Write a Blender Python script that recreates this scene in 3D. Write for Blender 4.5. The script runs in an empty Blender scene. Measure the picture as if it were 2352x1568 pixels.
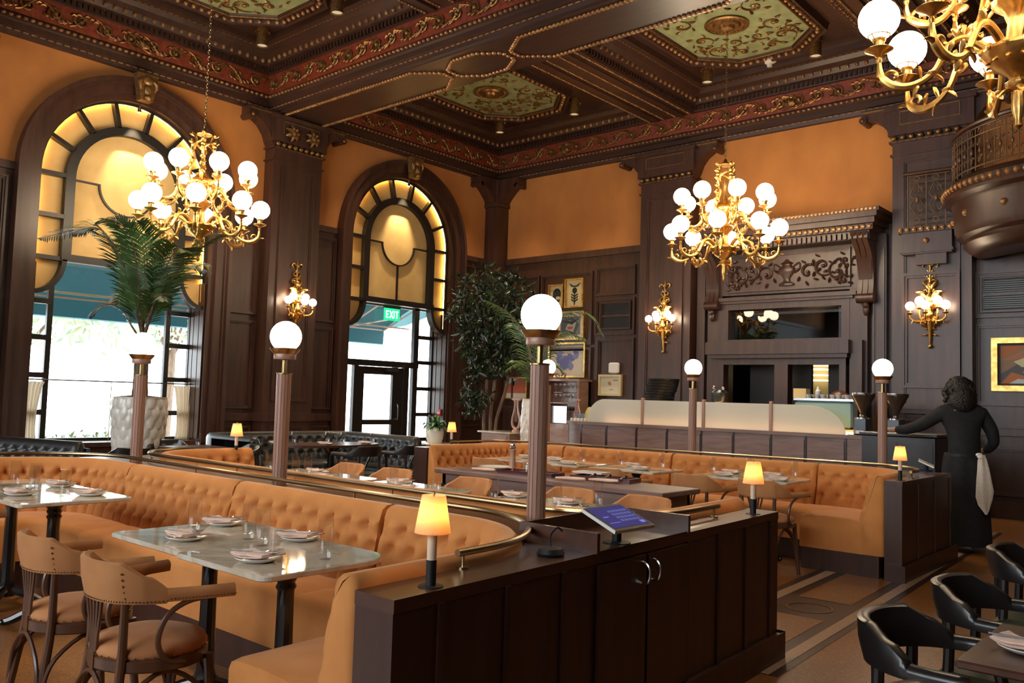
import bpy, math, random
from math import sin, cos, pi, sqrt, atan2, radians, hypot
from mathutils import Vector, Matrix
random.seed(7)
SC = bpy.context.scene
COL = SC.collection

# ---------------------------------------------------------------- mesh builder
class MB:
    def __init__(s):
        s.v = []; s.f = []; s.m = []; s.sm = []
    def add(s, vs, fs, mi=0, smooth=True):
        o = len(s.v); s.v += [tuple(p) for p in vs]
        for f in fs:
            s.f.append([i + o for i in f]); s.m.append(mi); s.sm.append(smooth)
        return s
    def box(s, a, b, mi=0):
        x0, y0, z0 = a; x1, y1, z1 = b
        vs = [(x0,y0,z0),(x1,y0,z0),(x1,y1,z0),(x0,y1,z0),(x0,y0,z1),(x1,y0,z1),(x1,y1,z1),(x0,y1,z1)]
        return s.add(vs, [(0,3,2,1),(4,5,6,7),(0,1,5,4),(1,2,6,5),(2,3,7,6),(3,0,4,7)], mi, False)
    def rbox(s, a, b, r, mi=0):
        """box with chamfered vertical and horizontal edges"""
        x0, y0, z0 = a; x1, y1, z1 = b
        poly = [(x0+r,y0),(x1-r,y0),(x1,y0+r),(x1,y1-r),(x1-r,y1),(x0+r,y1),(x0,y1-r),(x0,y0+r)]
        ins = [(x0+2*r,y0+r),(x1-2*r,y0+r),(x1-r,y0+2*r),(x1-r,y1-2*r),(x1-2*r,y1-r),(x0+2*r,y1-r),(x0+r,y1-2*r),(x0+r,y0+2*r)]
        rings = [[(p[0],p[1],z0) for p in ins],[(p[0],p[1],z0+r) for p in poly],[(p[0],p[1],z1-r) for p in poly],[(p[0],p[1],z1) for p in ins]]
        return s.loft(rings, True, True, mi, False)
    def obox(s, c, h, ang, mi=0):
        """box centred c, half sizes h, rotated about z"""
        ca, sa = cos(ang), sin(ang); vs = []
        for dz in (-1, 1):
            for dx, dy in ((-1,-1),(1,-1),(1,1),(-1,1)):
                x, y = dx*h[0], dy*h[1]
                vs.append((c[0]+x*ca-y*sa, c[1]+x*sa+y*ca, c[2]+dz*h[2]))
        return s.add(vs, [(0,3,2,1),(4,5,6,7),(0,1,5,4),(1,2,6,5),(2,3,7,6),(3,0,4,7)], mi, False)
    def loft(s, rings, closed=True, caps=True, mi=0, smooth=True):
        n = len(rings[0]); vs = [p for r in rings for p in r]; fs = []
        k = n if closed else n-1
        for i in range(len(rings)-1):
            for j in range(k):
                a = i*n+j; b = i*n+(j+1) % n
                fs.append((a, b, b+n, a+n))
        s.add(vs, fs, mi, smooth)
        if caps and closed:
            o = len(s.v)-len(vs)
            s.f.append([o+j for j in range(n)][::-1]); s.m.append(mi); s.sm.append(False)
            s.f.append([o+(len(rings)-1)*n+j for j in range(n)]); s.m.append(mi); s.sm.append(False)
        return s
    def lathe(s, prof, n=20, c=(0,0,0), mi=0, smooth=True, a0=0, flute=0, nf=0, cap=True):
        """prof: list of (r, z)"""
        rings = []
        for r, z in prof:
            ring = []
            for j in range(n):
                a = a0 + 2*pi*j/n
                rr = r*(1 + (flute*cos(nf*a) if nf else 0))
                ring.append((c[0]+rr*cos(a), c[1]+rr*sin(a), c[2]+z))
            rings.append(ring)
        return s.loft(rings, True, cap, mi, smooth)
    def tube(s, pts, r, n=8, mi=0, caps=True, flat=1.0, sm=True):
        """r: number or list; round tube along pts"""
        P = [Vector(p) for p in pts]; m = len(P)
        R = list(r) if isinstance(r, (list, tuple)) else [r]*m
        if 3 <= m <= 12 and sm and (P[0]-P[-1]).length > 1e-5:      # smooth the centre line
            Q, S = [], []; K = 4 if m < 9 else 3
            for i in range(m-1):
                p0, p1, p2, p3 = P[max(i-1,0)], P[i], P[i+1], P[min(i+2,m-1)]
                for k in range(K):
                    t = k/K; Q.append(.5*((2*p1)+(p2-p0)*t+(2*p0-5*p1+4*p2-p3)*t*t+(3*p1-p0-3*p2+p3)*t**3)); S.append(R[i]+(R[i+1]-R[i])*t)
            Q.append(P[-1]); S.append(R[-1]); P, R, m = Q, S, len(Q)
        T = []
        for i in range(m):
            t = P[min(i+1, m-1)]-P[max(i-1, 0)]
            T.append(t.normalized() if t.length > 1e-9 else Vector((0,0,1)))
        up = Vector((0,0,1)) if abs(T[0].z) < .9 else Vector((1,0,0))
        nrm = T[0].cross(up).normalized(); rings = []
        for i in range(m):
            nrm = (nrm - T[i]*nrm.dot(T[i]))
            nrm = nrm.normalized() if nrm.length > 1e-6 else T[i].orthogonal().normalized()
            bn = T[i].cross(nrm)
            rings.append([tuple(P[i]+nrm*(R[i]*cos(2*pi*j/n))+bn*(R[i]*flat*sin(2*pi*j/n))) for j in range(n)])
        return s.loft(rings, True, caps, mi, True)
    def sphere(s, c, r, n=12, m=8, mi=0, sc=(1,1,1)):
        vs = [(c[0], c[1], c[2]+r*sc[2])]
        for i in range(1, m):
            t = pi*i/m
            for j in range(n):
                a = 2*pi*j/n
                vs.append((c[0]+r*sc[0]*sin(t)*cos(a), c[1]+r*sc[1]*sin(t)*sin(a), c[2]+r*sc[2]*cos(t)))
        vs.append((c[0], c[1], c[2]-r*sc[2])); fs = []
        for j in range(n):
            fs.append((0, 1+j, 1+(j+1) % n))
            fs.append((len(vs)-1, 1+(m-2)*n+(j+1) % n, 1+(m-2)*n+j))
        for i in range(m-2):
            for j in range(n):
                a = 1+i*n+j; b = 1+i*n+(j+1) % n
                fs.append((a, a+n, b+n, b))
        return s.add(vs, fs, mi, True)
    def prism(s, poly, z0, z1, mi=0, f=None, smooth=False):
        """poly in (u,v); extruded z0..z1; f maps (u,v,w) to xyz"""
        f = f or (lambda u, v, w: (u, v, w))
        n = len(poly)
        vs = [f(u, v, z0) for u, v in poly]+[f(u, v, z1) for u, v in poly]
        fs = [list(range(n))[::-1], list(range(n, 2*n))]
        s.add(vs, fs, mi, False)
        o = len(s.v)-2*n
        for j in range(n):
            s.f.append([o+j, o+(j+1) % n, o+n+(j+1) % n, o+n+j]); s.m.append(mi); s.sm.append(smooth)
        return s
    def band(s, inner, outer, w0, w1, mi=0, f=None, closed=False):
        """solid strip between two matching (u,v) curves, thick w0..w1"""
        f = f or (lambda u, v, w: (u, v, w))
        rings = [[f(*inner[i], w0), f(*outer[i], w0), f(*outer[i], w1), f(*inner[i], w1)] for i in range(len(inner))]
        if closed: rings.append(rings[0])
        return s.loft(rings, True, not closed, mi, False)
    def build(s, name, mats, parent=None, loc=None, sharp=35):
        me = bpy.data.meshes.new(name)
        me.from_pydata(s.v, [], s.f)
        if not isinstance(mats, (list, tuple)): mats = [mats]
        for m in mats: me.materials.append(m)
        me.polygons.foreach_set('material_index', s.m)
        me.polygons.foreach_set('use_smooth', s.sm)
        me.update()
        if sharp and any(s.sm): me.set_sharp_from_angle(angle=radians(sharp))
        o = bpy.data.objects.new(name, me); COL.objects.link(o)
        if parent is not None: o.parent = parent
        if loc: o.location = loc
        return o

def tag(o, label=None, cat=None, group=None, kind=None):
    if label: o['label'] = label
    if cat: o['category'] = cat
    if group: o['group'] = group
    if kind: o['kind'] = kind
    return o
def thing(name, label, cat, loc=(0,0,0), rz=0, group=None, kind=None):
    o = bpy.data.objects.new(name, None); COL.objects.link(o)
    o.empty_display_size = .1
    o.location = loc; o.rotation_euler = (0, 0, rz)
    return tag(o, label, cat, group, kind)
def dup(root, loc, rz=0, label=None, group=None, sc=None):
    def cp(o, par):
        c = o.copy(); COL.objects.link(c)
        if par is not None: c.parent = par
        for ch in o.children: cp(ch, c)
        return c
    kids = list(root.children)
    r = root.copy(); COL.objects.link(r)
    for ch in kids:
        cp(ch, r)
    r.location = loc; r.rotation_euler = (0, 0, rz)
    if sc: r.scale = sc
    if label: r['label'] = label
    if group: r['group'] = group
    return r
def struct(mb, name, mats, parent=None):
    o = mb.build(name, mats, parent)
    if parent is None: o['kind'] = 'structure'
    return o

# ---------------------------------------------------------------- materials
def nd(nt, t, **kw):
    n = nt.nodes.new(t)
    for k, v in kw.items(): setattr(n, k, v)
    return n
def pmat(name, col, rough=.5, metal=0, **kw):
    m = bpy.data.materials.new(name); m.use_nodes = True
    b = m.node_tree.nodes['Principled BSDF']
    b.inputs['Base Color'].default_value = (*col, 1)
    b.inputs['Roughness'].default_value = rough
    b.inputs['Metallic'].default_value = metal
    for k, v in kw.items():
        b.inputs[k.replace('_', ' ')].default_value = v
    return m
def noisecol(m, c1, c2, scale=(8,8,8), detail=4, lo=.35, hi=.65, nscale=1.0, bump=0, dist=.02, rough=None, distort=0):
    """two-colour noise into base colour, optional bump"""
    nt = m.node_tree; b = nt.nodes['Principled BSDF']
    tc = nd(nt, 'ShaderNodeTexCoord'); mp = nd(nt, 'ShaderNodeMapping')
    mp.inputs['Scale'].default_value = scale
    nz = nd(nt, 'ShaderNodeTexNoise'); nz.inputs['Scale'].default_value = nscale; nz.inputs['Detail'].default_value = detail
    nz.inputs['Distortion'].default_value = distort
    cr = nd(nt, 'ShaderNodeValToRGB')
    cr.color_ramp.elements[0].position = lo; cr.color_ramp.elements[1].position = hi
    cr.color_ramp.elements[0].color = (*c1, 1); cr.color_ramp.elements[1].color = (*c2, 1)
    L = nt.links.new
    L(tc.outputs['Object'], mp.inputs['Vector']); L(mp.outputs['Vector'], nz.inputs['Vector'])
    L(nz.outputs['Fac'], cr.inputs['Fac']); L(cr.outputs['Color'], b.inputs['Base Color'])
    if bump:
        bp = nd(nt, 'ShaderNodeBump'); bp.inputs['Strength'].default_value = bump; bp.inputs['Distance'].default_value = dist
        L(nz.outputs['Fac'], bp.inputs['Height']); L(bp.outputs['Normal'], b.inputs['Normal'])
    return m
def emat(name, col, st, nol=False):
    m = bpy.data.materials.new(name); m.use_nodes = True
    nt = m.node_tree; nt.nodes.clear()
    e = nd(nt, 'ShaderNodeEmission'); o = nd(nt, 'ShaderNodeOutputMaterial')
    e.inputs['Color'].default_value = (*col, 1); e.inputs['Strength'].default_value = st
    nt.links.new(e.outputs[0], o.inputs['Surface'])
    return m
M = {}
M['wood'] = noisecol(pmat('mahogany', (.06,.025,.014), .38, Coat_Weight=.14, Coat_Roughness=.3), (.034,.0125,.0075), (.07,.027,.0155), (9,9,.9), 5, .3, .7, 1.5)
M['woodx'] = noisecol(pmat('mahogany_long_grain', (.06,.025,.014), .4, Coat_Weight=.2, Coat_Roughness=.3), (.03,.012,.008), (.058,.024,.0155), (1,9,9), 5, .3, .7, 1.5)
M['woodtop'] = noisecol(pmat('polished_wood_top', (.08,.03,.016), .34, Coat_Weight=.3, Coat_Roughness=.22), (.045,.015,.008), (.09,.032,.016), (9,1,9), 5, .3, .7, 1.5)
M['woodfront'] = noisecol(pmat('daylit_wood', (.12,.06,.045), .45, Coat_Weight=.2, Coat_Roughness=.3), (.15,.09,.076), (.23,.145,.125), (2,9,14), 5, .3, .7, 1.5)  # grey daylight sheen on the wood is put into the base colour
M['darkpaint'] = pmat('dark_bronze_frame', (.012,.01,.009), .4)
M['woodchair'] = noisecol(pmat('brown_bentwood', (.11,.045,.02), .35, Coat_Weight=.3, Coat_Roughness=.25), (.07,.028,.014), (.125,.052,.026), (9,9,1), 4, .3, .7, 2)
M['blackwood'] = pmat('black_stained_wood', (.012,.01,.01), .33, Coat_Weight=.3, Coat_Roughness=.2)
M['postwood'] = noisecol(pmat('fluted_walnut_post', (.3,.15,.1), .38, Coat_Weight=.3, Coat_Roughness=.25), (.32,.165,.115), (.44,.25,.18), (9,9,.6), 4, .3, .7, 2)
M['fabricwall'] = noisecol(pmat('orange_wall_fabric', (.5,.2,.04), .75, Sheen_Weight=.2), (.37,.125,.022), (.52,.195,.038), (2.2,2.2,1.4), 9, .25, .75, 1, .08, .004)
def velvet(name, c1, c2):
    m = pmat(name, c1, .85, Sheen_Weight=.35, Sheen_Roughness=.35)
    m.node_tree.nodes['Principled BSDF'].inputs['Sheen Tint'].default_value = (1,.75,.5,1)
    return noisecol(m, c1, c2, (7,7,7), 3, .3, .7, 1, 0)
M['velvet'] = velvet('orange_velvet', (.52,.19,.045), (.60,.24,.062))
M['chairfab'] = velvet('tan_chair_mohair', (.40,.165,.055), (.50,.22,.08))
M['seatfab'] = velvet('rust_seat_velvet', (.42,.16,.055), (.52,.22,.085))
M['iron'] = pmat('black_cast_iron', (.006,.006,.007), .25, Coat_Weight=.6, Coat_Roughness=.1)
M['leather'] = noisecol(pmat('black_leather', (.012,.012,.013), .38, Coat_Weight=.15, Coat_Roughness=.25), (.010,.010,.011), (.02,.019,.019), (30,30,30), 3)
M['green'] = pmat('dark_green_leather', (.02,.03,.014), .4)
M['brass'] = pmat('aged_brass', (.45,.32,.14), .28, 1)
M['brassdark'] = pmat('dark_brass_rail', (.42,.31,.17), .28, 1)
M['gold'] = noisecol(pmat('gilt_bronze', (.75,.46,.14), .34, 1), (.46,.25,.06), (.8,.5,.17), (14,14,14), 3, .3, .7, 1, .35, .01)
M['oldgold'] = noisecol(pmat('old_gilding', (.28,.15,.05), .42, .75), (.16,.08,.028), (.36,.2,.07), (25,25,25), 3, .3, .7, 1, .3, .01)
M['bead'] = noisecol(pmat('gilded_bead', (.3,.16,.06), .4, .45), (.3,.14,.055), (.46,.25,.1), (9,9,9), 2)
M['red'] = noisecol(pmat('red_frieze', (.14,.022,.008), .5), (.11,.014,.005), (.25,.04,.011), (16,16,16), 5, .3, .7, 1, .3, .01)
M['greenfield'] = noisecol(pmat('pale_green_ceiling_field', (.3,.34,.17), .6), (.22,.26,.12), (.33,.36,.18), (6,6,6), 4)
M['iron2'] = pmat('bronze_ironwork', (.16,.09,.045), .42, .35)
M['globe'] = emat('lit_opal_globe', (1,.80,.55), 26)
M['postglobe'] = emat('lit_post_globe', (1,.82,.6), 20)
M['bulb'] = emat('lamp_bulb', (1,.55,.22), 110)
M['led'] = emat('amber_led_strip', (1,.55,.13), 22)
M['led2'] = emat('counter_led_strip', (1,.5,.17), 34)
M['spot'] = emat('spot_lens', (1,.85,.6), 60)
M['lens'] = emat('downlight_lens', (1,.8,.5), .6)
M['white'] = pmat('white_china', (.8,.78,.74), .18, Coat_Weight=.4, Coat_Roughness=.08)
M['plastic'] = pmat('white_plastic', (.75,.72,.68), .4)
M['napkin'] = noisecol(pmat('pale_pink_napkin', (.72,.5,.4), .85, Sheen_Weight=.2), (.66,.44,.34), (.76,.54,.43), (20,20,20), 3)
M['towel'] = noisecol(pmat('cream_towel', (.75,.66,.55), .9), (.66,.56,.46), (.78,.7,.6), (60,60,60), 3, .3, .7, 1, .4, .01)
M['curtain'] = pmat('cream_curtain', (.8,.7,.52), .9, Subsurface_Weight=0.0, Transmission_Weight=0.0)
M['steel'] = pmat('steel', (.6,.6,.62), .2, 1)
M['steeldark'] = pmat('dark_steel', (.08,.09,.1), .3, .8)
M['black'] = pmat('matte_black', (.006,.006,.007), .55)
M['clothblack'] = noisecol(pmat('black_cloth', (.007,.008,.01), .85), (.005,.006,.008), (.011,.012,.015), (20,20,20), 3)
M['skin'] = pmat('skin', (.38,.2,.13), .5, Subsurface_Weight=.1)
M['hair'] = noisecol(pmat('black_curly_hair', (.008,.006,.005), .5), (.005,.004,.004), (.014,.010,.008), (60,60,60), 2, .3, .7, 1, .8, .02)
M['leaf'] = noisecol(pmat('palm_leaf', (.03,.09,.02), .4), (.03,.09,.02), (.085,.17,.04), (3,3,3), 3)
M['leafdark'] = noisecol(pmat('ficus_leaf', (.012,.028,.012), .3), (.007,.018,.008), (.022,.05,.02), (5,5,5), 3)
M['leafmid'] = noisecol(pmat('potted_leaf', (.04,.12,.035), .35), (.03,.09,.025), (.08,.2,.06), (9,9,9), 3)
M['trunk'] = noisecol(pmat('bark', (.16,.1,.06), .8), (.1,.06,.04), (.22,.15,.1), (30,30,6), 4, .3, .7, 1, .5, .01)
M['vase'] = noisecol(pmat('cream_ceramic', (.66,.58,.48), .3, Coat_Weight=.4, Coat_Roughness=.12), (.72,.64,.53), (.84,.77,.67), (6,6,6), 3)
M['plaster'] = pmat('dark_soffit', (.02,.012,.009), .6)
M['amber'] = noisecol(pmat('amber_parchment', (.72,.52,.27), .7), (.60,.38,.14), (.72,.48,.19), (4,4,4), 5, .3, .7, 1)
M['redplastic'] = pmat('red_plastic', (.4,.02,.02), .35)
M['greenexit'] = emat('exit_green', (.02,.62,.25), 1.5)
M['exitwhite'] = emat('exit_white', (.8,1,.9), 2.6)
M['pinkwood'] = noisecol(pmat('rosy_sycamore', (.36,.2,.14), .35, Coat_Weight=.3), (.3,.16,.11), (.42,.25,.18), (3,3,9), 4)
M['dome'] = pmat('brown_dome', (.11,.03,.018), .35)
M['kitchen'] = emat('kitchen_light', (1,.8,.45), 2.2)
M['kitchenwall'] = pmat('kitchen_wall', (.6,.5,.25), .5)
M['fishtray'] = pmat('oxblood_lacquer', (.075,.012,.012), .25, Coat_Weight=.4)
M['paper'] = pmat('menu_paper', (.68,.5,.38), .7)
def awning_mat():
    m = bpy.data.materials.new('teal_awning'); m.use_nodes = True; nt = m.node_tree; nt.nodes.clear()
    o = nd(nt, 'ShaderNodeOutputMaterial'); mx = nd(nt, 'ShaderNodeMixShader'); t = nd(nt, 'ShaderNodeBsdfTranslucent'); d = nd(nt, 'ShaderNodeBsdfDiffuse')
    t.inputs['Color'].default_value = (.12,.24,.27,1); d.inputs['Color'].default_value = (.12,.22,.24,1); mx.inputs[0].default_value = .45
    L = nt.links.new
    L(t.outputs[0], mx.inputs[1]); L(d.outputs[0], mx.inputs[2]); L(mx.outputs[0], o.inputs['Surface'])
    return m
M['awning'] = awning_mat()
M['concrete'] = pmat('pavement', (.6,.58,.55), .8)
def glass(name, tint=(1,1,1), fac=.12, rough=0.0):
    """thin clear glass: mostly transparent with fresnel gloss"""
    m = bpy.data.materials.new(name); m.use_nodes = True; nt = m.node_tree; nt.nodes.clear()
    o = nd(nt, 'ShaderNodeOutputMaterial'); mx = nd(nt, 'ShaderNodeMixShader'); t = nd(nt, 'ShaderNodeBsdfTransparent')
    g = nd(nt, 'ShaderNodeBsdfGlossy'); fr = nd(nt, 'ShaderNodeLayerWeight'); fr.inputs['Blend'].default_value = .35
    pw = nd(nt, 'ShaderNodeMath', operation='POWER'); pw.inputs[1].default_value = 3.0
    mu = nd(nt, 'ShaderNodeMath', operation='MULTIPLY_ADD'); mu.inputs[1].default_value = .75; mu.inputs[2].default_value = fac
    mu.use_clamp = True
    t.inputs['Color'].default_value = (*tint, 1); g.inputs['Roughness'].default_value = rough
    L = nt.links.new
    L(fr.outputs['Facing'], pw.inputs[0]); L(pw.outputs[0], mu.inputs[0]); L(mu.outputs[0], mx.inputs[0]); L(t.outputs[0], mx.inputs[1]); L(g.outputs[0], mx.inputs[2]); L(mx.outputs[0], o.inputs['Surface'])
    return m
M['pane'] = glass('window_pane', (.97,.99,.99), 0.03)
M['tumbler'] = glass('tumbler_glass', (.995,.997,.997), .07)
def frosted():
    m = bpy.data.materials.new('frosted_glass'); m.use_nodes = True; nt = m.node_tree; nt.nodes.clear()
    o = nd(nt, 'ShaderNodeOutputMaterial'); mx = nd(nt, 'ShaderNodeMixShader'); t = nd(nt, 'ShaderNodeBsdfTranslucent'); d = nd(nt, 'ShaderNodeBsdfPrincipled')
    t.inputs['Color'].default_value = (.86,.86,.8,1); d.inputs['Base Color'].default_value = (.8,.82,.77,1); d.inputs['Roughness'].default_value = .4
    mx.inputs[0].default_value = .5
    L = nt.links.new
    L(t.outputs[0], mx.inputs[1]); L(d.outputs[0], mx.inputs[2]); L(mx.outputs[0], o.inputs['Surface'])
    return m
M['frost'] = frosted()
def shade_mat():
    m = bpy.data.materials.new('pleated_shade_cloth'); m.use_nodes = True; nt = m.node_tree; nt.nodes.clear()
    o = nd(nt, 'ShaderNodeOutputMaterial'); mx = nd(nt, 'ShaderNodeMixShader'); t = nd(nt, 'ShaderNodeBsdfTranslucent'); d = nd(nt, 'ShaderNodeBsdfDiffuse')
    t.inputs['Color'].default_value = (.9,.5,.2,1); d.inputs['Color'].default_value = (.8,.58,.42,1); mx.inputs[0].default_value = .5
    L = nt.links.new
    L(t.outputs[0], mx.inputs[1]); L(d.outputs[0], mx.inputs[2]); L(mx.outputs[0], o.inputs['Surface'])
    return m
M['shade'] = shade_mat()
def curtain_mat():
    m = M['curtain']; nt = m.node_tree; nt.nodes.clear()
    o = nd(nt, 'ShaderNodeOutputMaterial'); mx = nd(nt, 'ShaderNodeMixShader'); t = nd(nt, 'ShaderNodeBsdfTranslucent'); d = nd(nt, 'ShaderNodeBsdfDiffuse')
    t.inputs['Color'].default_value = (.8,.72,.58,1); d.inputs['Color'].default_value = (.75,.62,.45,1); mx.inputs[0].default_value = .6
    L = nt.links.new
    L(t.outputs[0], mx.inputs[1]); L(d.outputs[0], mx.inputs[2]); L(mx.outputs[0], o.inputs['Surface'])
curtain_mat()
def marble():
    m = pmat('veined_marble', (.62,.58,.5), .05, Coat_Weight=.3, Coat_Roughness=.02)
    nt = m.node_tree; b = nt.nodes['Principled BSDF']; L = nt.links.new
    tc = nd(nt, 'ShaderNodeTexCoord'); nz = nd(nt, 'ShaderNodeTexNoise'); nz.inputs['Scale'].default_value = 2.2; nz.inputs['Detail'].default_value = 9; nz.inputs['Distortion'].default_value = 1.6
    cr = nd(nt, 'ShaderNodeValToRGB'); e = cr.color_ramp.elements
    e[0].position = .40; e[0].color = (.68,.6,.48,1); e[1].position = .62; e[1].color = (.72,.65,.54,1)
    x = e.new(.49); x.color = (.52,.42,.29,1); x = e.new(.455); x.color = (.58,.52,.43,1); x = e.new(.53); x.color = (.6,.55,.46,1)
    L(tc.outputs['Object'], nz.inputs['Vector']); L(nz.outputs['Fac'], cr.inputs['Fac']); L(cr.outputs['Color'], b.inputs['Base Color'])
    return m
M['marble'] = marble()
def terrazzo(name, c1, c2, rough=.35):
    m = pmat(name, c1, rough, Coat_Weight=.2, Coat_Roughness=.25)
    nt = m.node_tree; b = nt.nodes['Principled BSDF']; L = nt.links.new
    tc = nd(nt, 'ShaderNodeTexCoord'); vo = nd(nt, 'ShaderNodeTexVoronoi'); vo.inputs['Scale'].default_value = 110
    nz = nd(nt, 'ShaderNodeTexNoise'); nz.inputs['Scale'].default_value = 1.3; nz.inputs['Detail'].default_value = 5
    cr = nd(nt, 'ShaderNodeValToRGB'); e = cr.color_ramp.elements
    e[0].color = (*c1, 1); e[1].color = (*c2, 1); e[0].position = .2; e[1].position = .8
    sp = nd(nt, 'ShaderNodeSeparateColor'); ad = nd(nt, 'ShaderNodeMath', operation='MULTIPLY_ADD'); ad.inputs[1].default_value = .5
    L(tc.outputs['Object'], vo.inputs['Vector']); L(tc.outputs['Object'], nz.inputs['Vector'])
    L(vo.outputs['Color'], sp.inputs[0]); L(sp.outputs[0], ad.inputs[0])
    mu = nd(nt, 'ShaderNodeMath', operation='MULTIPLY'); mu.inputs[1].default_value = .5
    L(nz.outputs['Fac'], mu.inputs[0]); L(mu.outputs[0], ad.inputs[2]); L(ad.outputs[0], cr.inputs['Fac']); L(cr.outputs['Color'], b.inputs['Base Color'])
    return m
M['floor'] = terrazzo('ochre_terrazzo', (.13,.046,.010), (.34,.14,.036))
M['floordark'] = terrazzo('dark_mosaic_band', (.025,.012,.008), (.055,.028,.019))
M['floorpale'] = terrazzo('pale_mosaic_line', (.30,.19,.12), (.46,.31,.21))

# ---------------------------------------------------------------- camera, world
def set_camera():
    yaw, pitch, roll = radians(41.14), radians(3.72), radians(1.72)
    f = Vector((-sin(yaw)*cos(pitch), cos(yaw)*cos(pitch), sin(pitch)))
    r = Vector((cos(yaw), sin(yaw), 0)); u = r.cross(f)
    r2 = r*cos(roll)+u*sin(roll); u2 = u*cos(roll)-r*sin(roll)
    cam = bpy.data.cameras.new('camera'); cam.sensor_width = 36; cam.lens = 1968/2352*36
    cam.clip_start = .05; cam.clip_end = 200
    o = bpy.data.objects.new('camera', cam); COL.objects.link(o)
    mt = Matrix((r2, u2, -f)).transposed().to_4x4(); mt.translation = (0, 0, 1.42)
    o.matrix_world = mt
    SC.camera = o
set_camera()
def set_world():
    w = bpy.data.worlds.new('daylight'); SC.world = w; w.use_nodes = True
    nt = w.node_tree; bg = nt.nodes['Background']
    bg.inputs['Color'].default_value = (.90,.96,1.0,1); bg.inputs['Strength'].default_value = 8.0
set_world()
vs = SC.view_settings
vs.view_transform = 'Standard'; vs.look = 'None'; vs.gamma = 1; vs.use_curve_mapping = False; vs.exposure = 0.1
cy = SC.cycles
cy.use_denoising = True
try: cy.denoiser = 'OPENIMAGEDENOISE'
except Exception: pass
cy.use_adaptive_sampling = True; cy.adaptive_threshold = .02
cy.max_bounces = 6; cy.diffuse_bounces = 4; cy.glossy_bounces = 3; cy.transmission_bounces = 4; cy.transparent_max_bounces = 8
cy.caustics_reflective = False; cy.caustics_refractive = False
cy.sample_clamp_indirect = 4; cy.use_light_tree = True
# ================================================================ room shell
XL, YB = -12.0, 13.12
fl = lambda u, v, w: (w, u, v)        # left wall plane: u=y, v=z, w=x
fb = lambda u, v, w: (u, w, v)        # back wall plane: u=x, v=z, w=y
ZO = 4.22                             # top of the wood panelling
W1, W2 = 5.45, 10.58                  # window centres on the left wall
RO = 1.24                             # opening half width
def archpts(cy, R, zb, n=24, zs=ZO):
    return [(cy-R, zb)]+[(cy-R*cos(pi*i/n), zs+R*sin(pi*i/n)) for i in range(n+1)]+[(cy+R, zb)]
# floor
mb = MB(); mb.box((-16, -5, -.1), (7, 17, 0)); struct(mb, 'floor', M['floor'])
# mosaic band along the aisle
def floor_band():
    mb = MB(); md = MB()
    def xs(x, y): return x + .06 - .052*(y-5)
    def strip(b, a, c, y0, y1, z):
        b.add([(xs(a,y0),y0,z),(xs(c,y0),y0,z),(xs(c,y1),y1,z),(xs(a,y1),y1,z)], [(0,1,2,3)], 0, False)
    strip(md, -2.86, -2.02, 4.4, 11.5, .002)
    for a, c in ((-2.79,-2.70),(-2.15,-2.07)): strip(mb, a, c, 4.4, 11.5, .004)
    o = MB()
    for y0, y1 in ((4.4,5.75),(6.35,7.55),(8.2,11.5)): strip(o, -2.62, -2.23, y0, y1, .004)
    struct(md, 'floor_band_dark', M['floordark']); struct(mb, 'floor_band_pale_lines', M['floorpale'])
    for k in range(40):
        a, b = 2*pi*k/40, 2*pi*(k+1)/40; cx, cyy = xs(-2.43, 6.05), 6.05
        o.add([(cx+.16*cos(a),cyy+.16*sin(a),.005),(cx+.16*cos(b),cyy+.16*sin(b),.005),(cx+.145*cos(b),cyy+.145*sin(b),.005),(cx+.145*cos(a),cyy+.145*sin(a),.005)], [(0,1,2,3)], 0, False)
    struct(o, 'floor_band_ochre_fields', M['floor'])
floor_band()
# left wall: wood below, fabric above
mb = MB()
mb.prism([(-5,0),(W1-RO,0),(W1-RO,ZO),(-5,ZO)], -12.5, XL, 0, fl)
mb.prism([(W1+RO,0),(W2-RO,0),(W2-RO,ZO),(W1+RO,ZO)], -12.5, XL, 0, fl)
mb.prism([(W2+RO,0),(13.6,0),(13.6,ZO),(W2+RO,ZO)], -12.5, XL, 0, fl)
mb.prism([(W1-RO,0),(W1+RO,0),(W1+RO,.6),(W1-RO,.6)], -12.5, XL, 0, fl)
def arch_top(a, b, cy):
    n = 24
    poly = [(a,ZO)]+[(cy-RO*cos(pi*i/n), ZO+RO*sin(pi*i/n)) for i in range(n+1)]+[(b,ZO),(b,6.9),(a,6.9)]
    mb.prism(poly, -12.5, XL, 1, fl)
arch_top(-5, 8.05, W1); arch_top(8.05, 13.6, W2)
# panel mouldings
def pframe(b, f, u0, u1, v0, v1, w, t=.05, d=.03, sgn=1, mi=0):
    """raised picture-frame moulding on plane w; sgn = direction into the room"""
    for (a0,a1,c0,c1) in ((u0,u1,v0,v0+t),(u0,u1,v1-t,v1),(u0,u0+t,v0+t,v1-t),(u1-t,u1,v0+t,v1-t)):
        b.prism([(a0,c0),(a1,c0),(a1,c1),(a0,c1)], w, w+sgn*d, mi, f)
    s = t*.55
    for (a0,a1,c0,c1) in ((u0,u1,v0,v0+s),(u0,u1,v1-s,v1),(u0,u0+s,v0+s,v1-s),(u1-s,u1,v0+s,v1-s)):
        b.prism([(a0,c0),(a1,c0),(a1,c1),(a0,c1)], w+sgn*d, w+sgn*d*1.7, mi, f)
for u0, u1 in ((2.6,3.85),(7.02,7.5),(8.56,9.02),(12.2,12.9)):
    pframe(mb, fl, u0, u1, 1.12, 2.5, XL); pframe(mb, fl, u0, u1, 2.6, 4.05, XL); pframe(mb, fl, u0, u1, .25, .85, XL)
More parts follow.
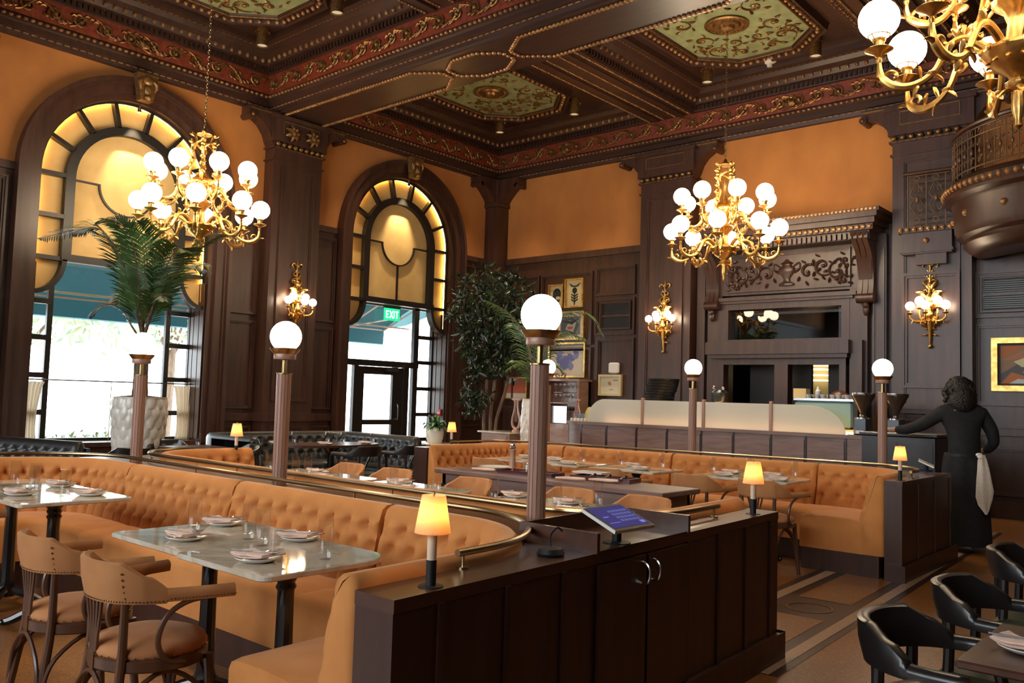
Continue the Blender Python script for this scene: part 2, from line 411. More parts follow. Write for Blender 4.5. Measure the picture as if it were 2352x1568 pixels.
for u0, u1 in ((-5,3.93),(6.97,9.06),(12.1,13.1)):
    mb.prism([(u0,.93),(u1,.93),(u1,1.05),(u0,1.05)], XL, XL+.06, 0, fl)
    mb.prism([(u0,4.14),(u1,4.14),(u1,4.24),(u0,4.24)], XL, XL+.05, 0, fl)
    mb.prism([(u0,0),(u1,0),(u1,.2),(u0,.2)], XL, XL+.05, 0, fl)
struct(mb, 'wall_left', [M['wood'], M['fabricwall']])
# back wall with kitchen hatch opening
mb = MB()
def bx(x0, x1, z0, z1, mi=0): mb.box((x0, YB, z0), (x1, YB+.35, z1), mi)
bx(-12.5, -6.75, 0, ZO); bx(-4.68, 7, 0, ZO); bx(-6.75, -4.68, 0, 1.0); bx(-6.75, -4.68, 2.12, 2.44); bx(-6.75, -4.68, 2.96, ZO)
bx(-12.5, 7, ZO, 6.9, 1)
for (u0,u1,v0,v1) in ((-11.4,-10.75,2.75,3.85),(-10.7,-9.45,2.45,3.85),(-10.7,-9.45,1.0,2.4),(-9.38,-8.5,3.36,3.9),(-9.38,-8.5,2.62,3.3),(-9.32,-8.5,1.38,2.56),(-11.4,-10.75,1.35,2.65),
                      (-2.95,-1.9,2.7,3.34),(-2.95,-1.9,1.5,2.62),(-1.75,-.6,1.5,3.34),(-2.95,-.6,.3,.95)):
    pframe(mb, fb, u0, u1, v0, v1, YB, .06, .03, -1)
for u0, u1 in ((-11.65,-8.3),(-2.9,7)):
    mb.prism([(u0,4.12),(u1,4.12),(u1,4.24),(u0,4.24)], YB, YB-.06, 0, fb)
    mb.prism([(u0,1.1),(u1,1.1),(u1,1.2),(u0,1.2)], YB, YB-.06, 0, fb)
    mb.prism([(u0,1.2),(u1,1.2),(u1,1.24),(u0,1.24)], YB, YB-.09, 0, fb)
    mb.prism([(u0,0),(u1,0),(u1,.22),(u0,.22)], YB, YB-.05, 0, fb)
struct(mb, 'wall_back', [M['wood'], M['fabricwall']])
# unseen sides: a plain right wall and a wall behind the camera with added window openings, shaped to let in fill daylight
mb = MB(); mb.box((7, -5, 0), (7.3, 13.6, 6.9)); struct(mb, 'wall_right', M['wood'])
mb = MB()
for x0, x1 in ((-12.5,-11.5),(-8.4,-7.6),(-4.4,-3.6),(-.4,7.3)): mb.box((x0, -5.3, 0), (x1, -5, 6.9))
mb.box((-12.5, -5.3, 5.6), (7.3, -5, 6.9)); mb.box((-12.5, -5.3, 0), (7.3, -5, 2.1))
struct(mb, 'wall_front', M['wood'])

# ---------------------------------------------------------------- arch casings
def casing(cy, name, zb):
    mb = MB()
    for ri, ro, w1 in ((1.215,1.30,-11.96),(1.30,1.43,-11.90),(1.43,1.47,-11.87),(1.47,1.53,-11.83)):
        a = archpts(cy, ri, zb, 32); b = archpts(cy, ro, zb, 32)
        mb.band(a, b, -12.46, w1, 0, fl)
    return struct(mb, name, M['wood'])
TRIM = [casing(W1, 'trim_1', .6), casing(W2, 'trim_2', 0)]
for k, (cy) in enumerate((W1, W2)):      # carved keystone at the crown of each arch
    mb = MB()
    mb.prism([(cy-.09,5.42),(cy+.09,5.42),(cy+.15,5.8),(cy-.15,5.8)], -11.83, -11.7, 0, fl)
    mb.sphere((-11.69,cy,5.7),.07,10,8,0,(.6,1.2,1)); mb.sphere((-11.69,cy,5.56),.06,10,8,0,(.8,.9,1.4)); mb.sphere((-11.67,cy,5.45),.05,10,8)
    for s in (-1,1): mb.tube([(-11.7,cy+s*.05,5.72),(-11.68,cy+s*.12,5.66),(-11.69,cy+s*.1,5.56)],[.025,.03,.012],6)
    mb.build('keystone', M['oldgold'], TRIM[k])

# ---------------------------------------------------------------- amber screens in the arches
def screen(cy, name):
    root = thing(name, None, None, (0,0,0), 0, None, 'structure')
    x0, x1 = -12.16, -12.06
    m = MB()
    # bars
    n = 28
    ring = lambda R, zb: archpts(cy, R, zb, n)
    m.band(ring(.74, 3.1), ring(.865, 3.1), x0, x1, 0, fl)                     # inner ring
    m.band(ring(1.19, 2.62), ring(1.218, 2.62), x1-.035, x1, 0, fl)             # outer edge
    for k in range(1, 7):
        t = pi*k/7; c, s = cos(t), sin(t); px, pz = -s*.027, c*.027
        m.prism([(cy-c*.85-px*0-(-s)*0+s*.027, ZO+s*.85+c*.027),(cy-c*.85-s*.027, ZO+s*.85-c*.027),(cy-c*1.2-s*.027, ZO+s*1.2-c*.027),(cy-c*1.2+s*.027, ZO+s*1.2+c*.027)], x0, x1, 0, fl)
    for z in (ZO, 3.66, 3.09):
        for sg in (-1, 1):
            a, b = sorted((cy+sg*.86, cy+sg*1.2))
            m.prism([(a,z-.028),(b,z-.028),(b,z+.028),(a,z+.028)], x0, x1, 0, fl)
    m.prism([(cy-.87,3.06),(cy+.87,3.06),(cy+.87,3.16),(cy-.87,3.16)], x0, x1+.02, 0, fl)
    for sg in (-1, 1):                                                            # drooping quarter arcs
        A = [(cy+sg*(1.215-.36*sin(t)), 3.08-.43*(cos(t))) for t in [pi/2*i/10 for i in range(11)]]
        B = [(cy+sg*(1.215-.42*sin(t)), 3.08-.49*(cos(t))) for t in [pi/2*i/10 for i in range(11)]]
        m.band(A, B, x0-.02, x1+.02, 0, fl)
    m.build('bars', M['darkpaint'], root)
    p = MB()
    pts = archpts(cy, 1.2, 3.08, 28)
    p.prism(pts, x0-.03, x0-.005, 0, fl)
    for sg in (-1, 1):
        q = [(cy+sg*1.2, 3.08)]+[(cy+sg*(1.2-.36*sin(t)), 3.08-.43*cos(t)) for t in [pi/2*i/10 for i in range(11)]]
        p.prism(q if sg > 0 else q[::-1], x0-.03, x0-.005, 0, fl)
    p.build('amber_panel', M['amber'], root)
    t = MB()                                                                      # thin decorative line
    xx0, xx1 = x0-.005, x0+.03
    for sg in (-1, 1):
        a, b = sorted((cy+sg*.4, cy+sg*.74)); t.prism([(a,4.185),(b,4.185),(b,4.21),(a,4.21)], xx0, xx1, 0, fl)
    A = [(cy-.405*cos(pi*i/20), 4.21-.405*sin(pi*i/20)) for i in range(21)]; B = [(cy-.38*cos(pi*i/20), 4.21-.38*sin(pi*i/20)) for i in range(21)]
    t.band(A, B, xx0, xx1, 0, fl)
    t.prism([(cy-.013,3.15),(cy+.013,3.15),(cy+.013,3.82),(cy-.013,3.82)], xx0, xx1, 0, fl)
    t.build('tracery_line', M['darkpaint'], root)
    e = MB()
    a = archpts(cy, 1.2, 2.72, 28); b = archpts(cy, 1.212, 2.72, 28)
    e.band(a, b, x0+.012, x0+.04, 0, fl)
    e.build('light_strip', M['led'], root)
    return root
screen(W1, 'window_1_screen'); screen(W2, 'window_2_screen')
for k, cy in enumerate((W1, W2)):         # small adjustable spot lamp under each keystone
    r = thing('spot_lamp', 'tiny spot lamp shining down the amber screen of the '+('larger left window' if k == 0 else 'arch over the exit door'), 'lamp', (-11.92, cy, 5.36))
    mb = MB(); mb.tube([(0,0,.07),(0,0,0)], .008, 6); mb.lathe([(.012,.0),(.026,-.01),(.03,-.06),(.024,-.065)], 12); mb.build('housing', M['steel'], r)
    mb = MB(); mb.lathe([(.001,-.0655),(.022,-.066),(.022,-.067),(.001,-.068)], 12); mb.build('lens', M['spot'], r)
    l = bpy.data.lights.new('spot_beam', 'SPOT'); l.energy = 190; l.color = (1,.8,.5); l.spot_size = radians(52); l.spot_blend = .7; l.shadow_soft_size = .02
    o = bpy.data.objects.new('spot_beam', l); COL.objects.link(o); o.location = (-11.90, cy, 5.28)
    o.rotation_euler = Vector((-.26, .0, -1.1)).to_track_quat('-Z', 'Y').to_euler()

# ---------------------------------------------------------------- glazing
def window_one():
    r = thing('window_1', None, None, kind='structure'); cy = W1
    x0, x1 = -12.44, -12.38
    m = MB()
    for y in (cy-.84, cy+.84): m.prism([(y-.035,.62),(y+.035,.62),(y+.035,3.2),(y-.035,3.2)], x0, x1, 0, fl)
    for y in (cy-1.22, cy+1.2): m.prism([(y-.02,.62),(y+.03,.62),(y+.03,3.2),(y-.02,3.2)], x0, x1, 0, fl)
    for z in (1.03, 1.53, 2.04, 2.53):
        for sg in (-1, 1):
            a, b = sorted((cy+sg*.84, cy+sg*1.22)); m.prism([(a,z-.035),(b,z-.035),(b,z+.035),(a,z+.035)], x0, x1+.02, 0, fl)
    m.prism([(cy-1.24,3.1),(cy+1.24,3.1),(cy+1.24,3.22),(cy-1.24,3.22)], x0, x1, 0, fl)
    m.prism([(cy-1.24,.6),(cy+1.24,.6),(cy+1.24,.68),(cy-1.24,.68)], x0, x1+.05, 0, fl)
    m.build('frame', M['darkpaint'], r)
    g = MB(); g.prism([(cy-1.22,.66),(cy+1.22,.66),(cy+1.22,3.15),(cy-1.22,3.15)], -12.412, -12.408, 0, fl); g.build('pane', M['pane'], r)
    s = MB(); s.box((-12.4, cy-1.2, .58), (-11.9, cy+1.2, .64)); s.build('sill', M['wood'], r)
    j = MB()
    for sg in (-1, 1):
        y = cy+sg*1.2
        for xa, xb in ((-12.37,-12.28),(-12.26,-12.13),(-12.11,-12.0)):
            a, b = sorted((y, y-sg*.012)); j.box((xa, a, .66), (xb, b, 3.0 if xb > -12.2 else 3.1))
    j.build('jamb_panel', M['wood'], r)
window_one()
def door_one():
    r = thing('door_1', None, None, kind='structure'); cy = W2
    x0, x1 = -12.44, -12.36
    m = MB()
    def bar(y0, y1, z0, z1, d=0): m.prism([(y0,z0),(y1,z0),(y1,z1),(y0,z1)], x0, x1+d, 0, fl)
    bar(9.36, 9.42, 0, 3.15); bar(11.74, 11.8, 0, 3.15); bar(9.34, 11.8, 3.05, 3.16)
    bar(9.83, 9.93, 0, 1.95); bar(11.03, 11.16, 0, 1.95); bar(9.36, 11.38, 1.92, 2.03, .02); bar(11.26, 11.38, 0, 3.1)
    for z in (.55, 1.03, 1.53, 2.04, 2.53): bar(11.36, 11.78, z-.035, z+.035, .02)
    bar(9.4, 9.86, .0, .12); bar(11.14, 11.3, 0, .12)
    m.build('door_frame', M['darkpaint'], r)
    d = MB()
    def leaf(y0, y1, z0, z1): d.prism([(y0,z0),(y1,z0),(y1,z1),(y0,z1)], -12.43, -12.37, 0, fl)
    leaf(9.94, 10.07, .02, 1.91); leaf(10.76, 11.02, .02, 1.91); leaf(10.07, 10.76, 1.77, 1.91); leaf(10.07, 10.76, .84, .93); leaf(10.07, 10.76, .02, .2)
    o = d.build('door_leaf', M['darkpaint'], r)
    h = MB(); h.tube([(-12.37,10.86,.95),(-12.31,10.86,.95),(-12.31,10.86,1.2),(-12.37,10.86,1.2)], .012, 8); h.build('door_handle', M['steel'], o)
    c = MB(); c.box((-12.36,10.55,1.83),(-12.3,10.85,1.89)); c.tube([(-12.3,10.6,1.9),(-12.2,10.8,1.92),(-12.3,11.0,1.96)], .01, 6); c.build('door_closer', M['steeldark'], o)
    g = MB()
    def pane(y0, y1, z0, z1): g.prism([(y0,z0),(y1,z0),(y1,z1),(y0,z1)], -12.402, -12.398, 0, fl)
    pane(9.42, 11.26, 2.03, 3.05); pane(10.07, 10.76, .2, .84); pane(10.07, 10.76, .93, 1.77); pane(11.38, 11.76, .05, 3.05); pane(9.42, 9.83, .1, 1.93); pane(11.16, 11.26, .1, 1.93)
    g.build('pane', M['pane'], r)
    j = MB()
    for sg in (-1, 1):
        y = cy+sg*1.2
        for xa, xb in ((-12.35,-12.26),(-12.24,-12.12),(-12.1,-12.0)):
            a, b = sorted((y, y-sg*.012)); j.box((xa, a, .15), (xb, b, 3.0))
    j.build('jamb_panel', M['wood'], r)
door_one()
# EXIT sign
def exit_sign():
    r = thing('exit_sign', 'green EXIT sign hanging inside the glass above the door', 'sign', (-12.26, 10.58, 2.9))
    m = MB(); m.box((-.008,-.19,-.115),(.008,.19,.115)); m.build('sign_plate', M['greenexit'], r)
    h = MB(); h.box((-.02,-.2,.115),(.02,.2,.15)); h.build('housing', M['steeldark'], r)
    t = MB()
    def st(y0, z0, y1, z1, w=.022):
        d = Vector((y1-y0, z1-z0)); n = Vector((-d.y, d.x)).normalized()*w/2
        t.prism([(y0-n.x,z0-n.y),(y1-n.x,z1-n.y),(y1+n.x,z1+n.y),(y0+n.x,z0+n.y)], .008, .012, 0, fl)
    # the sign faces +x; reading left to right runs along +y
    b, h_ = -.07, .07
    y = -.14
    st(y,b,y,h_); st(y,h_-.011,y+.06,h_-.011); st(y,0,y+.05,0); st(y,b+.011,y+.06,b+.011)
    y = -.055; st(y,b,y+.075,h_); st(y,h_,y+.075,b)
    y = .05; st(y,b,y,h_)
    y = .08; st(y,h_-.011,y+.075,h_-.011); st(y+.0375,b,y+.0375,h_)
    t.build('lettering', M['exitwhite'], r)
exit_sign()
# fire alarm pull on the door jamb
r = thing('fire_alarm', 'small red fire alarm pull box on the panelled jamb right of the door', 'alarm', (-12.1, 11.765, 1.08))
m = MB(); m.rbox((-.05,-.03,-.065),(.05,.01,.065),.008); m.build('box', M['redplastic'], r)
m = MB(); m.box((-.035,-.036,-.02),(.035,-.03,.005)); m.build('pull_bar', M['plastic'], r)
# curtain rod and two cafe curtains of the left window
r = thing('curtain_rod', 'thin metal rod across the left window carrying two cafe curtains', 'curtain rod', (-12.28, W1, 1.47))
m = MB(); m.tube([(0,-1.18,0),(0,1.18,0)], .009, 8); m.build('rod', M['steeldark'], r)
m = MB(); m.sphere((0,1.17,0),.018,8,6); m.sphere((0,-1.17,0),.018,8,6); m.build('finial', M['brassdark'], r)
m = MB(); m.tube([(0,0,-.0),(0,0,-.85)], .006, 6); m.build('support', M['brass'], r)
def curtain(y0, y1, lab):
    r = thing('cafe_curtain', lab, 'curtain', (-12.28, (y0+y1)/2, 1.44)); w = (y1-y0)
    n = 60; A = []
    for k, z in enumerate((0, -.06, -.12, -.4, -.65, -.8)):
        s = (1, .85, .8, .62, .6, .7)[k]
        A.append([(.022*cos(2*pi*6*i/n)*(1 if k else .5)+.004*sin(i), (i/n-.5)*w*s + (w*(1-s)*.2 if y0 > 6 else -w*(1-s)*.2), z) for i in range(n+1)])
    m = MB(); m.loft(A, False, False); m.build('cloth', M['curtain'], r, sharp=0)
    m = MB()
    for i in range(5):
        y = (i/4-.5)*w*.9; m.tube([(0.0,y+.018*cos(t),.03+.018*sin(t)) for t in [2*pi*k/10 for k in range(11)]], .003, 5)
    m.build('rings', M['brassdark'], r)
curtain(4.24, 4.56, 'cream cafe curtain gathered at the left end of the window rod')
curtain(6.36, 6.68, 'cream cafe curtain gathered at the right end of the window rod')

# ---------------------------------------------------------------- outside
mb = MB(); mb.box((-45,-12,-.25),(-12.5,32,-.12)); struct(mb, 'pavement_outside', M['concrete'])
def awning(y0, y1, lab):
    r = thing('awning', lab, 'awning', (-12.55, (y0+y1)/2, 0)); w = (y1-y0)/2
    m = MB(); n = 8
    prof = [(0,3.5),(-.5,3.36),(-1.1,3.1),(-1.7,2.8),(-1.72,2.46)]
    m.loft([[(x,-w,z) for x,z in prof],[(x,w,z) for x,z in prof],[(x,w,z+.02) for x,z in prof],[(x,-w,z+.02) for x,z in prof]], False, False, 0, False)
    for s in (-1,1): m.add([(0,s*w,3.5),(-.5,s*w,3.36),(-1.1,s*w,3.1),(-1.7,s*w,2.8),(-1.0,s*w,2.86),(0,s*w,3.1)], [(0,1,2,3,4,5)], 0, False)
    m.build('canopy', M['awning'], r)
    f = MB()
    for y in (-w*.98,-w*.33,w*.33,w*.98): f.tube([(0,y,3.45),(-1.69,y,2.77)], .02, 6)
    f.tube([(-1.69,-w,2.78),(-1.69,w,2.78)], .02, 6); f.tube([(-.9,-w,2.78),(-.9,w,2.78)], .02, 6)
    for y in (-w*.98, w*.33): f.tube([(0,y,2.9),(-1.69,y,2.77)], .016, 6)
    f.build('awning_frame', M['plastic'], r)
awning(3.4, 7.6, 'teal awning outside the larger left window')
awning(9.0, 12.1, 'teal awning outside over the exit door')
def leafcloud(mb, c, rad, n, size, seed, squash=1, mi=0):
    rnd = random.Random(seed)
    for i in range(n):
        while True:
            p = Vector((rnd.uniform(-1,1), rnd.uniform(-1,1), rnd.uniform(-1,1)))
            if p.length < 1: break
        p = Vector((c[0]+p.x*rad[0], c[1]+p.y*rad[1], c[2]+p.z*rad[2]))
        d = Vector((rnd.gauss(0,1), rnd.gauss(0,1), rnd.gauss(0,1)-.6)).normalized()
        s = d.cross(Vector((rnd.gauss(0,1), rnd.gauss(0,1), rnd.gauss(0,1)))).normalized()
        L = size*rnd.uniform(.6,1.3); w = L*.36
        nrm = d.cross(s)*L*.08
        mb.add([p, p+d*L*.45+s*w*.5+nrm, p+d*L, p+d*L*.45-s*w*.5+nrm], [(0,1,2),(0,2,3)], mi, True)
M['farleaf'] = noisecol(pmat('street_tree_leaf', (.2,.3,.14), .6), (.24,.34,.2), (.5,.58,.42), (1,1,1), 3)
def tree(x, y, h, r_, lab, seed):
    t = thing('street_tree', lab, 'tree', (x, y, -.12), 0, 'street trees outside the windows')
    m = MB(); m.tube([(0,0,0),(.05,.05,h*.4),(0,.1,h*.75)], [.14,.11,.05], 8)
    for k in range(4): a = k*1.7; m.tube([(0,.05,h*.45),(cos(a)*r_*.35,sin(a)*r_*.35,h*.7)], [.06,.02], 6)
    m.build('trunk', M['trunk'], t)
    m = MB(); rnd = random.Random(seed)
    for k in range(9):
        a = rnd.uniform(0,6.28); q = r_*.55*rnd.random()
        leafcloud(m, (cos(a)*q, sin(a)*q, h*(.6+.4*rnd.random())), (r_*.5,r_*.5,r_*.4), 170, .3, seed*10+k)
    m.build('crown', M['farleaf'], t)
tree(-20, 6.8, 4.6, 2.6, 'pale street tree behind the glass of the left window, beside the palm', 3)
tree(-22.5, 11.5, 5.2, 2.6, 'pale street tree glimpsed between the left window bars at right', 5)
hb = MB(); rnd = random.Random(9)
for k in range(14): leafcloud(hb, (-14.6+rnd.uniform(-.2,.2), 3.9+k*.24, .28+.1*rnd.random()), (.4,.25,.35), 90, .14, 50+k)
o = hb.build('hedge', M['farleaf']); tag(o, 'low leafy hedge outside under the left window', 'hedge')
# ================================================================ ceiling
def sweep(mb, rect, prof, mi=0):
    x0, x1, y0, y1 = rect
    rings = [[(x0+o,y0+o,z),(x1-o,y0+o,z),(x1-o,y1-o,z),(x0+o,y1-o,z)] for o, z in prof]
    mb.loft(rings, True, False, mi, False)
def beads(mb, pts, gap, r, sc=(1,1,1), n=8, m=6, mi=0):
    for a, b in zip(pts[:-1], pts[1:]):
        a, b = Vector(a), Vector(b); L = (b-a).length; k = max(1, int(L/gap))
        for i in range(k): mb.sphere(a+(b-a)*((i+.5)/k), r, n, m, mi, sc)
def blocks(mb, pts, gap, h, mi=0):
    for a, b in zip(pts[:-1], pts[1:]):
        a, b = Vector(a), Vector(b); L = (b-a).length; k = max(1, int(L/gap)); ang = atan2((b-a).y, (b-a).x)
        for i in range(k): mb.obox(a+(b-a)*((i+.5)/k), h, ang, mi)
def rectpath(rect, o, z):
    x0, x1, y0, y1 = rect
    return [(x0+o,y0+o,z),(x1-o,y0+o,z),(x1-o,y1-o,z),(x0+o,y1-o,z),(x0+o,y0+o,z)]
LOWER = [(0,5.86),(.05,5.87),(.06,5.94),(.09,5.95),(.09,6.03),(.12,6.05),(.12,6.12),(.11,6.14)]
FRZ = [(.11,6.14),(.15,6.42)]
UPL = [(.15,6.42),(.19,6.43)]
UPPER = [(0,6.43),(.02,6.52),(.10,6.53),(.14,6.60),(.24,6.64),(.28,6.70),(.38,6.72),(.40,6.80)]
def scroll_run(mb, a, b, z, out, h=.135, gap=.31):
    """acanthus scroll relief along a..b on a near-vertical frieze; out = unit vector into the room"""
    a, b = Vector(a), Vector(b); L = (b-a).length; d = (b-a)/L; out = Vector(out); k = int(L/gap)
    P = lambda s, v, w=.012: a+d*s+Vector((0,0,z+v))+out*w
    for i in range(k):
        s0 = (i+.5)*L/k; sg = 1 if i % 2 else -1
        pts = []
        for j in range(15):
            t = j/14; ang = pi*(.9+2.6*t); r = h*.72*(1-.78*t)
            pts.append(P(s0+r*cos(ang), sg*(r*sin(ang)*.95+.01)))
        mb.tube(pts, [.017*(1-.45*j/14) for j in range(15)], 5)
        mb.sphere(P(s0, 0, .015), .034, 7, 5, 0, (1,1,1))
        pts = [P(s0-h*.72+(gap)*t*.9-.05, -sg*h*.75*cos(pi*t)) for t in (0,.25,.5,.75,1)]
        mb.tube(pts, [.010,.016,.018,.014,.006], 5)
        for q in (-.9, -.5, .2, .6, .95):
            c = P(s0+q*gap*.5, sg*h*.62*(1-abs(q)*.6), .014)
            mb.tube([c, c+d*.035+Vector((0,0,sg*.03)), c+d*.075+Vector((0,0,sg*.015))], [.006,.019,.004], 5)
def palmette(mb, c, d, out, s=.13):
    c, d, out = Vector(c), Vector(d), Vector(out)
    for k in range(-3, 4):
        a = k*.42; v = d*sin(a)+Vector((0,0,cos(a)))
        mb.tube([c+out*.015, c+v*s*.6+out*.035, c+v*s*(1.15-.08*abs(k))+out*.02], [.008,.02,.004], 5)
    for sg in (-1,1): mb.tube([c+out*.015, c+d*sg*s*.8-Vector((0,0,s*.35))+out*.03, c+d*sg*s*1.5+out*.02], [.012,.015,.004], 5)
RIGHT = 6.4
FAR = (XL, RIGHT, 8.5, YB); NEAR = (XL, RIGHT, 3.2, 7.62); FRONT = (XL, RIGHT, -5, 2.3)
COFF = [(-12+.17, -8.2, None), (-7.3, -3.85, None), (-2.95, 1.1, None), (2.0, RIGHT-.17, None)]
mb = MB(); rz = MB(); bd = MB(); fz = MB()
for row in (FAR, NEAR, FRONT):
    sweep(mb, row, LOWER); sweep(mb, row, UPL); sweep(rz, row, FRZ)
    if row is not FRONT:
        beads(bd, rectpath(row, .13, 6.09), .085, .024, (1.25,1.25,.9), 6, 5)
        blocks(bd, rectpath(row, .065, 5.925), .10, (.032,.006,.008))
        x0, x1, y0, y1 = row; o = .135
        scroll_run(fz, (x0+o,y1-o,0), (3.2,y1-o,0), 6.28, (0,-1,0))
        scroll_run(fz, (x0+o,y0+.2,0), (x0+o,y1-.2,0), 6.28, (1,0,0))
        for cx in ((-10.1,-5.58,-1.2) if row is FAR else ()): palmette(fz, (cx,y1-o,6.2), (1,0,0), (0,-1,0))
        palmette(fz, (x0+o,(y0+y1)/2,6.2), (0,1,0), (1,0,0))
ya, yb = 8.5, 7.62                                                              # beam between the two rows: its two faces
for (x0, x1) in ((XL, RIGHT),): mb.box((x0, yb, 5.84), (x1, ya, 5.86))
mb.box((XL, 2.3, 5.84), (RIGHT, 3.2, 5.86))
mb.box((-12.6, -5.3, 6.8), (7.3, 13.6, 7.0))
rows = []
for row in (FAR, NEAR, FRONT):
    y0, y1 = row[2]+.17, row[3]-.17
    xs = [c[:2] for c in COFF]
    for a, b in xs:
        sweep(mb, (a, b, y0, y1), UPPER)
        rows.append((a, b, y0, y1, row))
        if row is not FRONT:
            R_ = (a, b, y0, y1)
            beads(bd, rectpath(R_, .135, 6.575), .135, .03, (1,1,1.25), 7, 5)
            blocks(mb, rectpath(R_, .03, 6.485), .075, (.02,.02,.032))
            blocks(bd, rectpath(R_, .30, 6.708), .09, (.028,.006,.008))
    e = row[0]+.17
    for (a, b) in ((-8.2,-7.3),(-3.85,-2.95),(1.1,2.0)): mb.box((a, row[2]+.1, 6.42), (b, row[3]-.1, 6.43))
    for (a, b) in ((-8.2,-7.3),(-3.85,-2.95)):                                     # gilt rope lines under the cross beams
        if row is FRONT: continue
        for xx in (a+.05, (a+b)/2-.12, (a+b)/2+.12, b-.05): beads(bd, [(xx,row[2]+.2,6.41),(xx,row[3]-.2,6.41)], .055, .022, (.8,1.15,.8), 6, 4)
        for xx in (a+.2, b-.2): mb.box((xx-.05, row[2]+.2, 6.39), (xx+.05, row[3]-.2, 6.425))
# gilt rope mouldings on the main beam soffit with the lozenge at the crossing
def rope(pts, r=.028, gap=.062): beads(bd, pts, gap, r, (1.15,1.15,.75), 6, 4)
for cx in (-7.75, -3.4):
    for sg in (-1, 1):
        yy = 8.06+sg*.34
        rope([(cx-sg*0-.62,yy,5.825),(cx-.2 if sg > 0 else cx-.2,yy,5.825)][:0] or [(cx-.95,8.06+sg*.34,5.825),(cx-.62,8.06+sg*.1,5.825)])
        rope([(cx+.95,8.06+sg*.34,5.825),(cx+.62,8.06+sg*.1,5.825)])
        rope([(cx-.5,8.06+sg*.12,5.825),(cx-.2,8.06+sg*.32,5.825),(cx+.2,8.06+sg*.32,5.825),(cx+.5,8.06+sg*.12,5.825)])
    rope([(cx-.62,7.96,5.825),(cx-.62,8.16,5.825)]); rope([(cx+.62,7.96,5.825),(cx+.62,8.16,5.825)])
    rope([(cx-.5,7.94,5.825),(cx-.5,8.18,5.825)]); rope([(cx+.5,7.94,5.825),(cx+.5,8.18,5.825)])
for a, b in ((-11.7,-8.7),(-6.8,-4.35),(-2.45,3)):
    for sg in (-1,1): rope([(a,8.06+sg*.36,5.825),(b,8.06+sg*.36,5.825)])
struct(mb, 'ceiling', M['woodx']); struct(rz, 'ceiling_frieze', M['red'])
struct(fz, 'ceiling_frieze_scrolls', M['oldgold']); struct(bd, 'ceiling_beading', M['bead'])

# ---------------------------------------------------------------- octagonal painted medallions
def octpts(hx, hy, c, z=0):
    return [(-hx,-hy+c,z),(-hx+c,-hy,z),(hx-c,-hy,z),(hx,-hy+c,z),(hx,hy-c,z),(hx-c,hy,z),(-hx+c,hy,z),(-hx,hy-c,z)]
def medallion(x, y, lab):
    r = thing('ceiling_medallion', lab, 'ceiling medallion', (x, y, 6.8), 0, None)
    m = MB(); m.prism([p[:2] for p in octpts(.88,1.25,.47)], -.025, -.015); m.build('painted_field', M['greenfield'], r)
    m = MB(); rings = []
    for o, z in ((.0,-.02),(.02,-.05),(.06,-.06),(.07,-.04),(.16,-.05),(.18,-.09),(.22,-.1),(.24,-.02),(.25,0)): rings.append(octpts(.88+o,1.25+o,.47+o*.6,z))
    m.loft(rings, True, False, 0, False); m.build('frame', M['woodx'], r)
    m = MB(); q = octpts(1.0,1.37,.54,-.07); beads(m, q+[q[0]], .115, .034, (1,1,1.1), 8, 6); m.build('bead_moulding', M['bead'], r)
    m = MB(); q = octpts(.915,1.285,.49,-.057); m.tube(q+[q[0]], .014, 6); m.build('gilt_edge', M['oldgold'], r)
    m = MB(); rnd = random.Random(int(x*10))
    m.lathe([(.30,-.02),(.31,-.05),(.28,-.065),(.27,-.05),(.2,-.045),(.18,-.075),(.12,-.07),(.1,-.11),(.04,-.13),(.01,-.14)], 28)
    for k in range(28): a = 2*pi*k/28; m.sphere((.245*cos(a),.245*sin(a),-.05), .018, 6, 4)
    for sx in (-1,1):
        for sy in (-1,1):
            for (cx,cyy,R,w) in ((.55,.32,.17,1),(.5,.78,.2,-1),(.2,.62,.14,1),(.24,1.02,.13,-1),(.66,.6,.1,-1)):
                pts = []
                for j in range(16):
                    t = j/15; a = w*(.4+5.2*t)+cx*3; rr = R*(1-.75*t); pts.append((sx*(cx+rr*cos(a)), sy*(cyy+rr*sin(a)), -.035))
                m.tube(pts, [.006+.012*sin(pi*j/15) for j in range(16)], 5)
                m.sphere((sx*cx, sy*cyy, -.03), .04, 7, 5, 0, (1,1,.6))
                for k in range(5):
                    a = k*1.25+cx*5; p = Vector((sx*(cx+R*1.0*cos(a)), sy*(cyy+R*1.0*sin(a)), -.03)); d = Vector((cos(a+.8)*sx, sin(a+.8)*sy, 0))
                    if abs(p.x+d.x*.09) < .84 and abs(p.y+d.y*.09) < 1.2: m.tube([p, p+d*.05-Vector((0,0,.012)), p+d*.1], [.006,.02,.003], 5)
    m.build('gilt_arabesque', M['oldgold'], r)
medallion(-10.1, 10.8, 'octagonal green and gilt ceiling medallion in the corner coffer')
medallion(-5.58, 10.8, 'octagonal green and gilt ceiling medallion that the far chandelier hangs from')
medallion(-10.1, 5.45, 'octagonal green and gilt ceiling medallion that the left chandelier hangs from')
medallion(-5.58, 5.45, 'octagonal ceiling medallion overhead in the near middle coffer, out of frame')
medallion(-1.0, 5.45, 'octagonal ceiling medallion above the nearest chandelier')
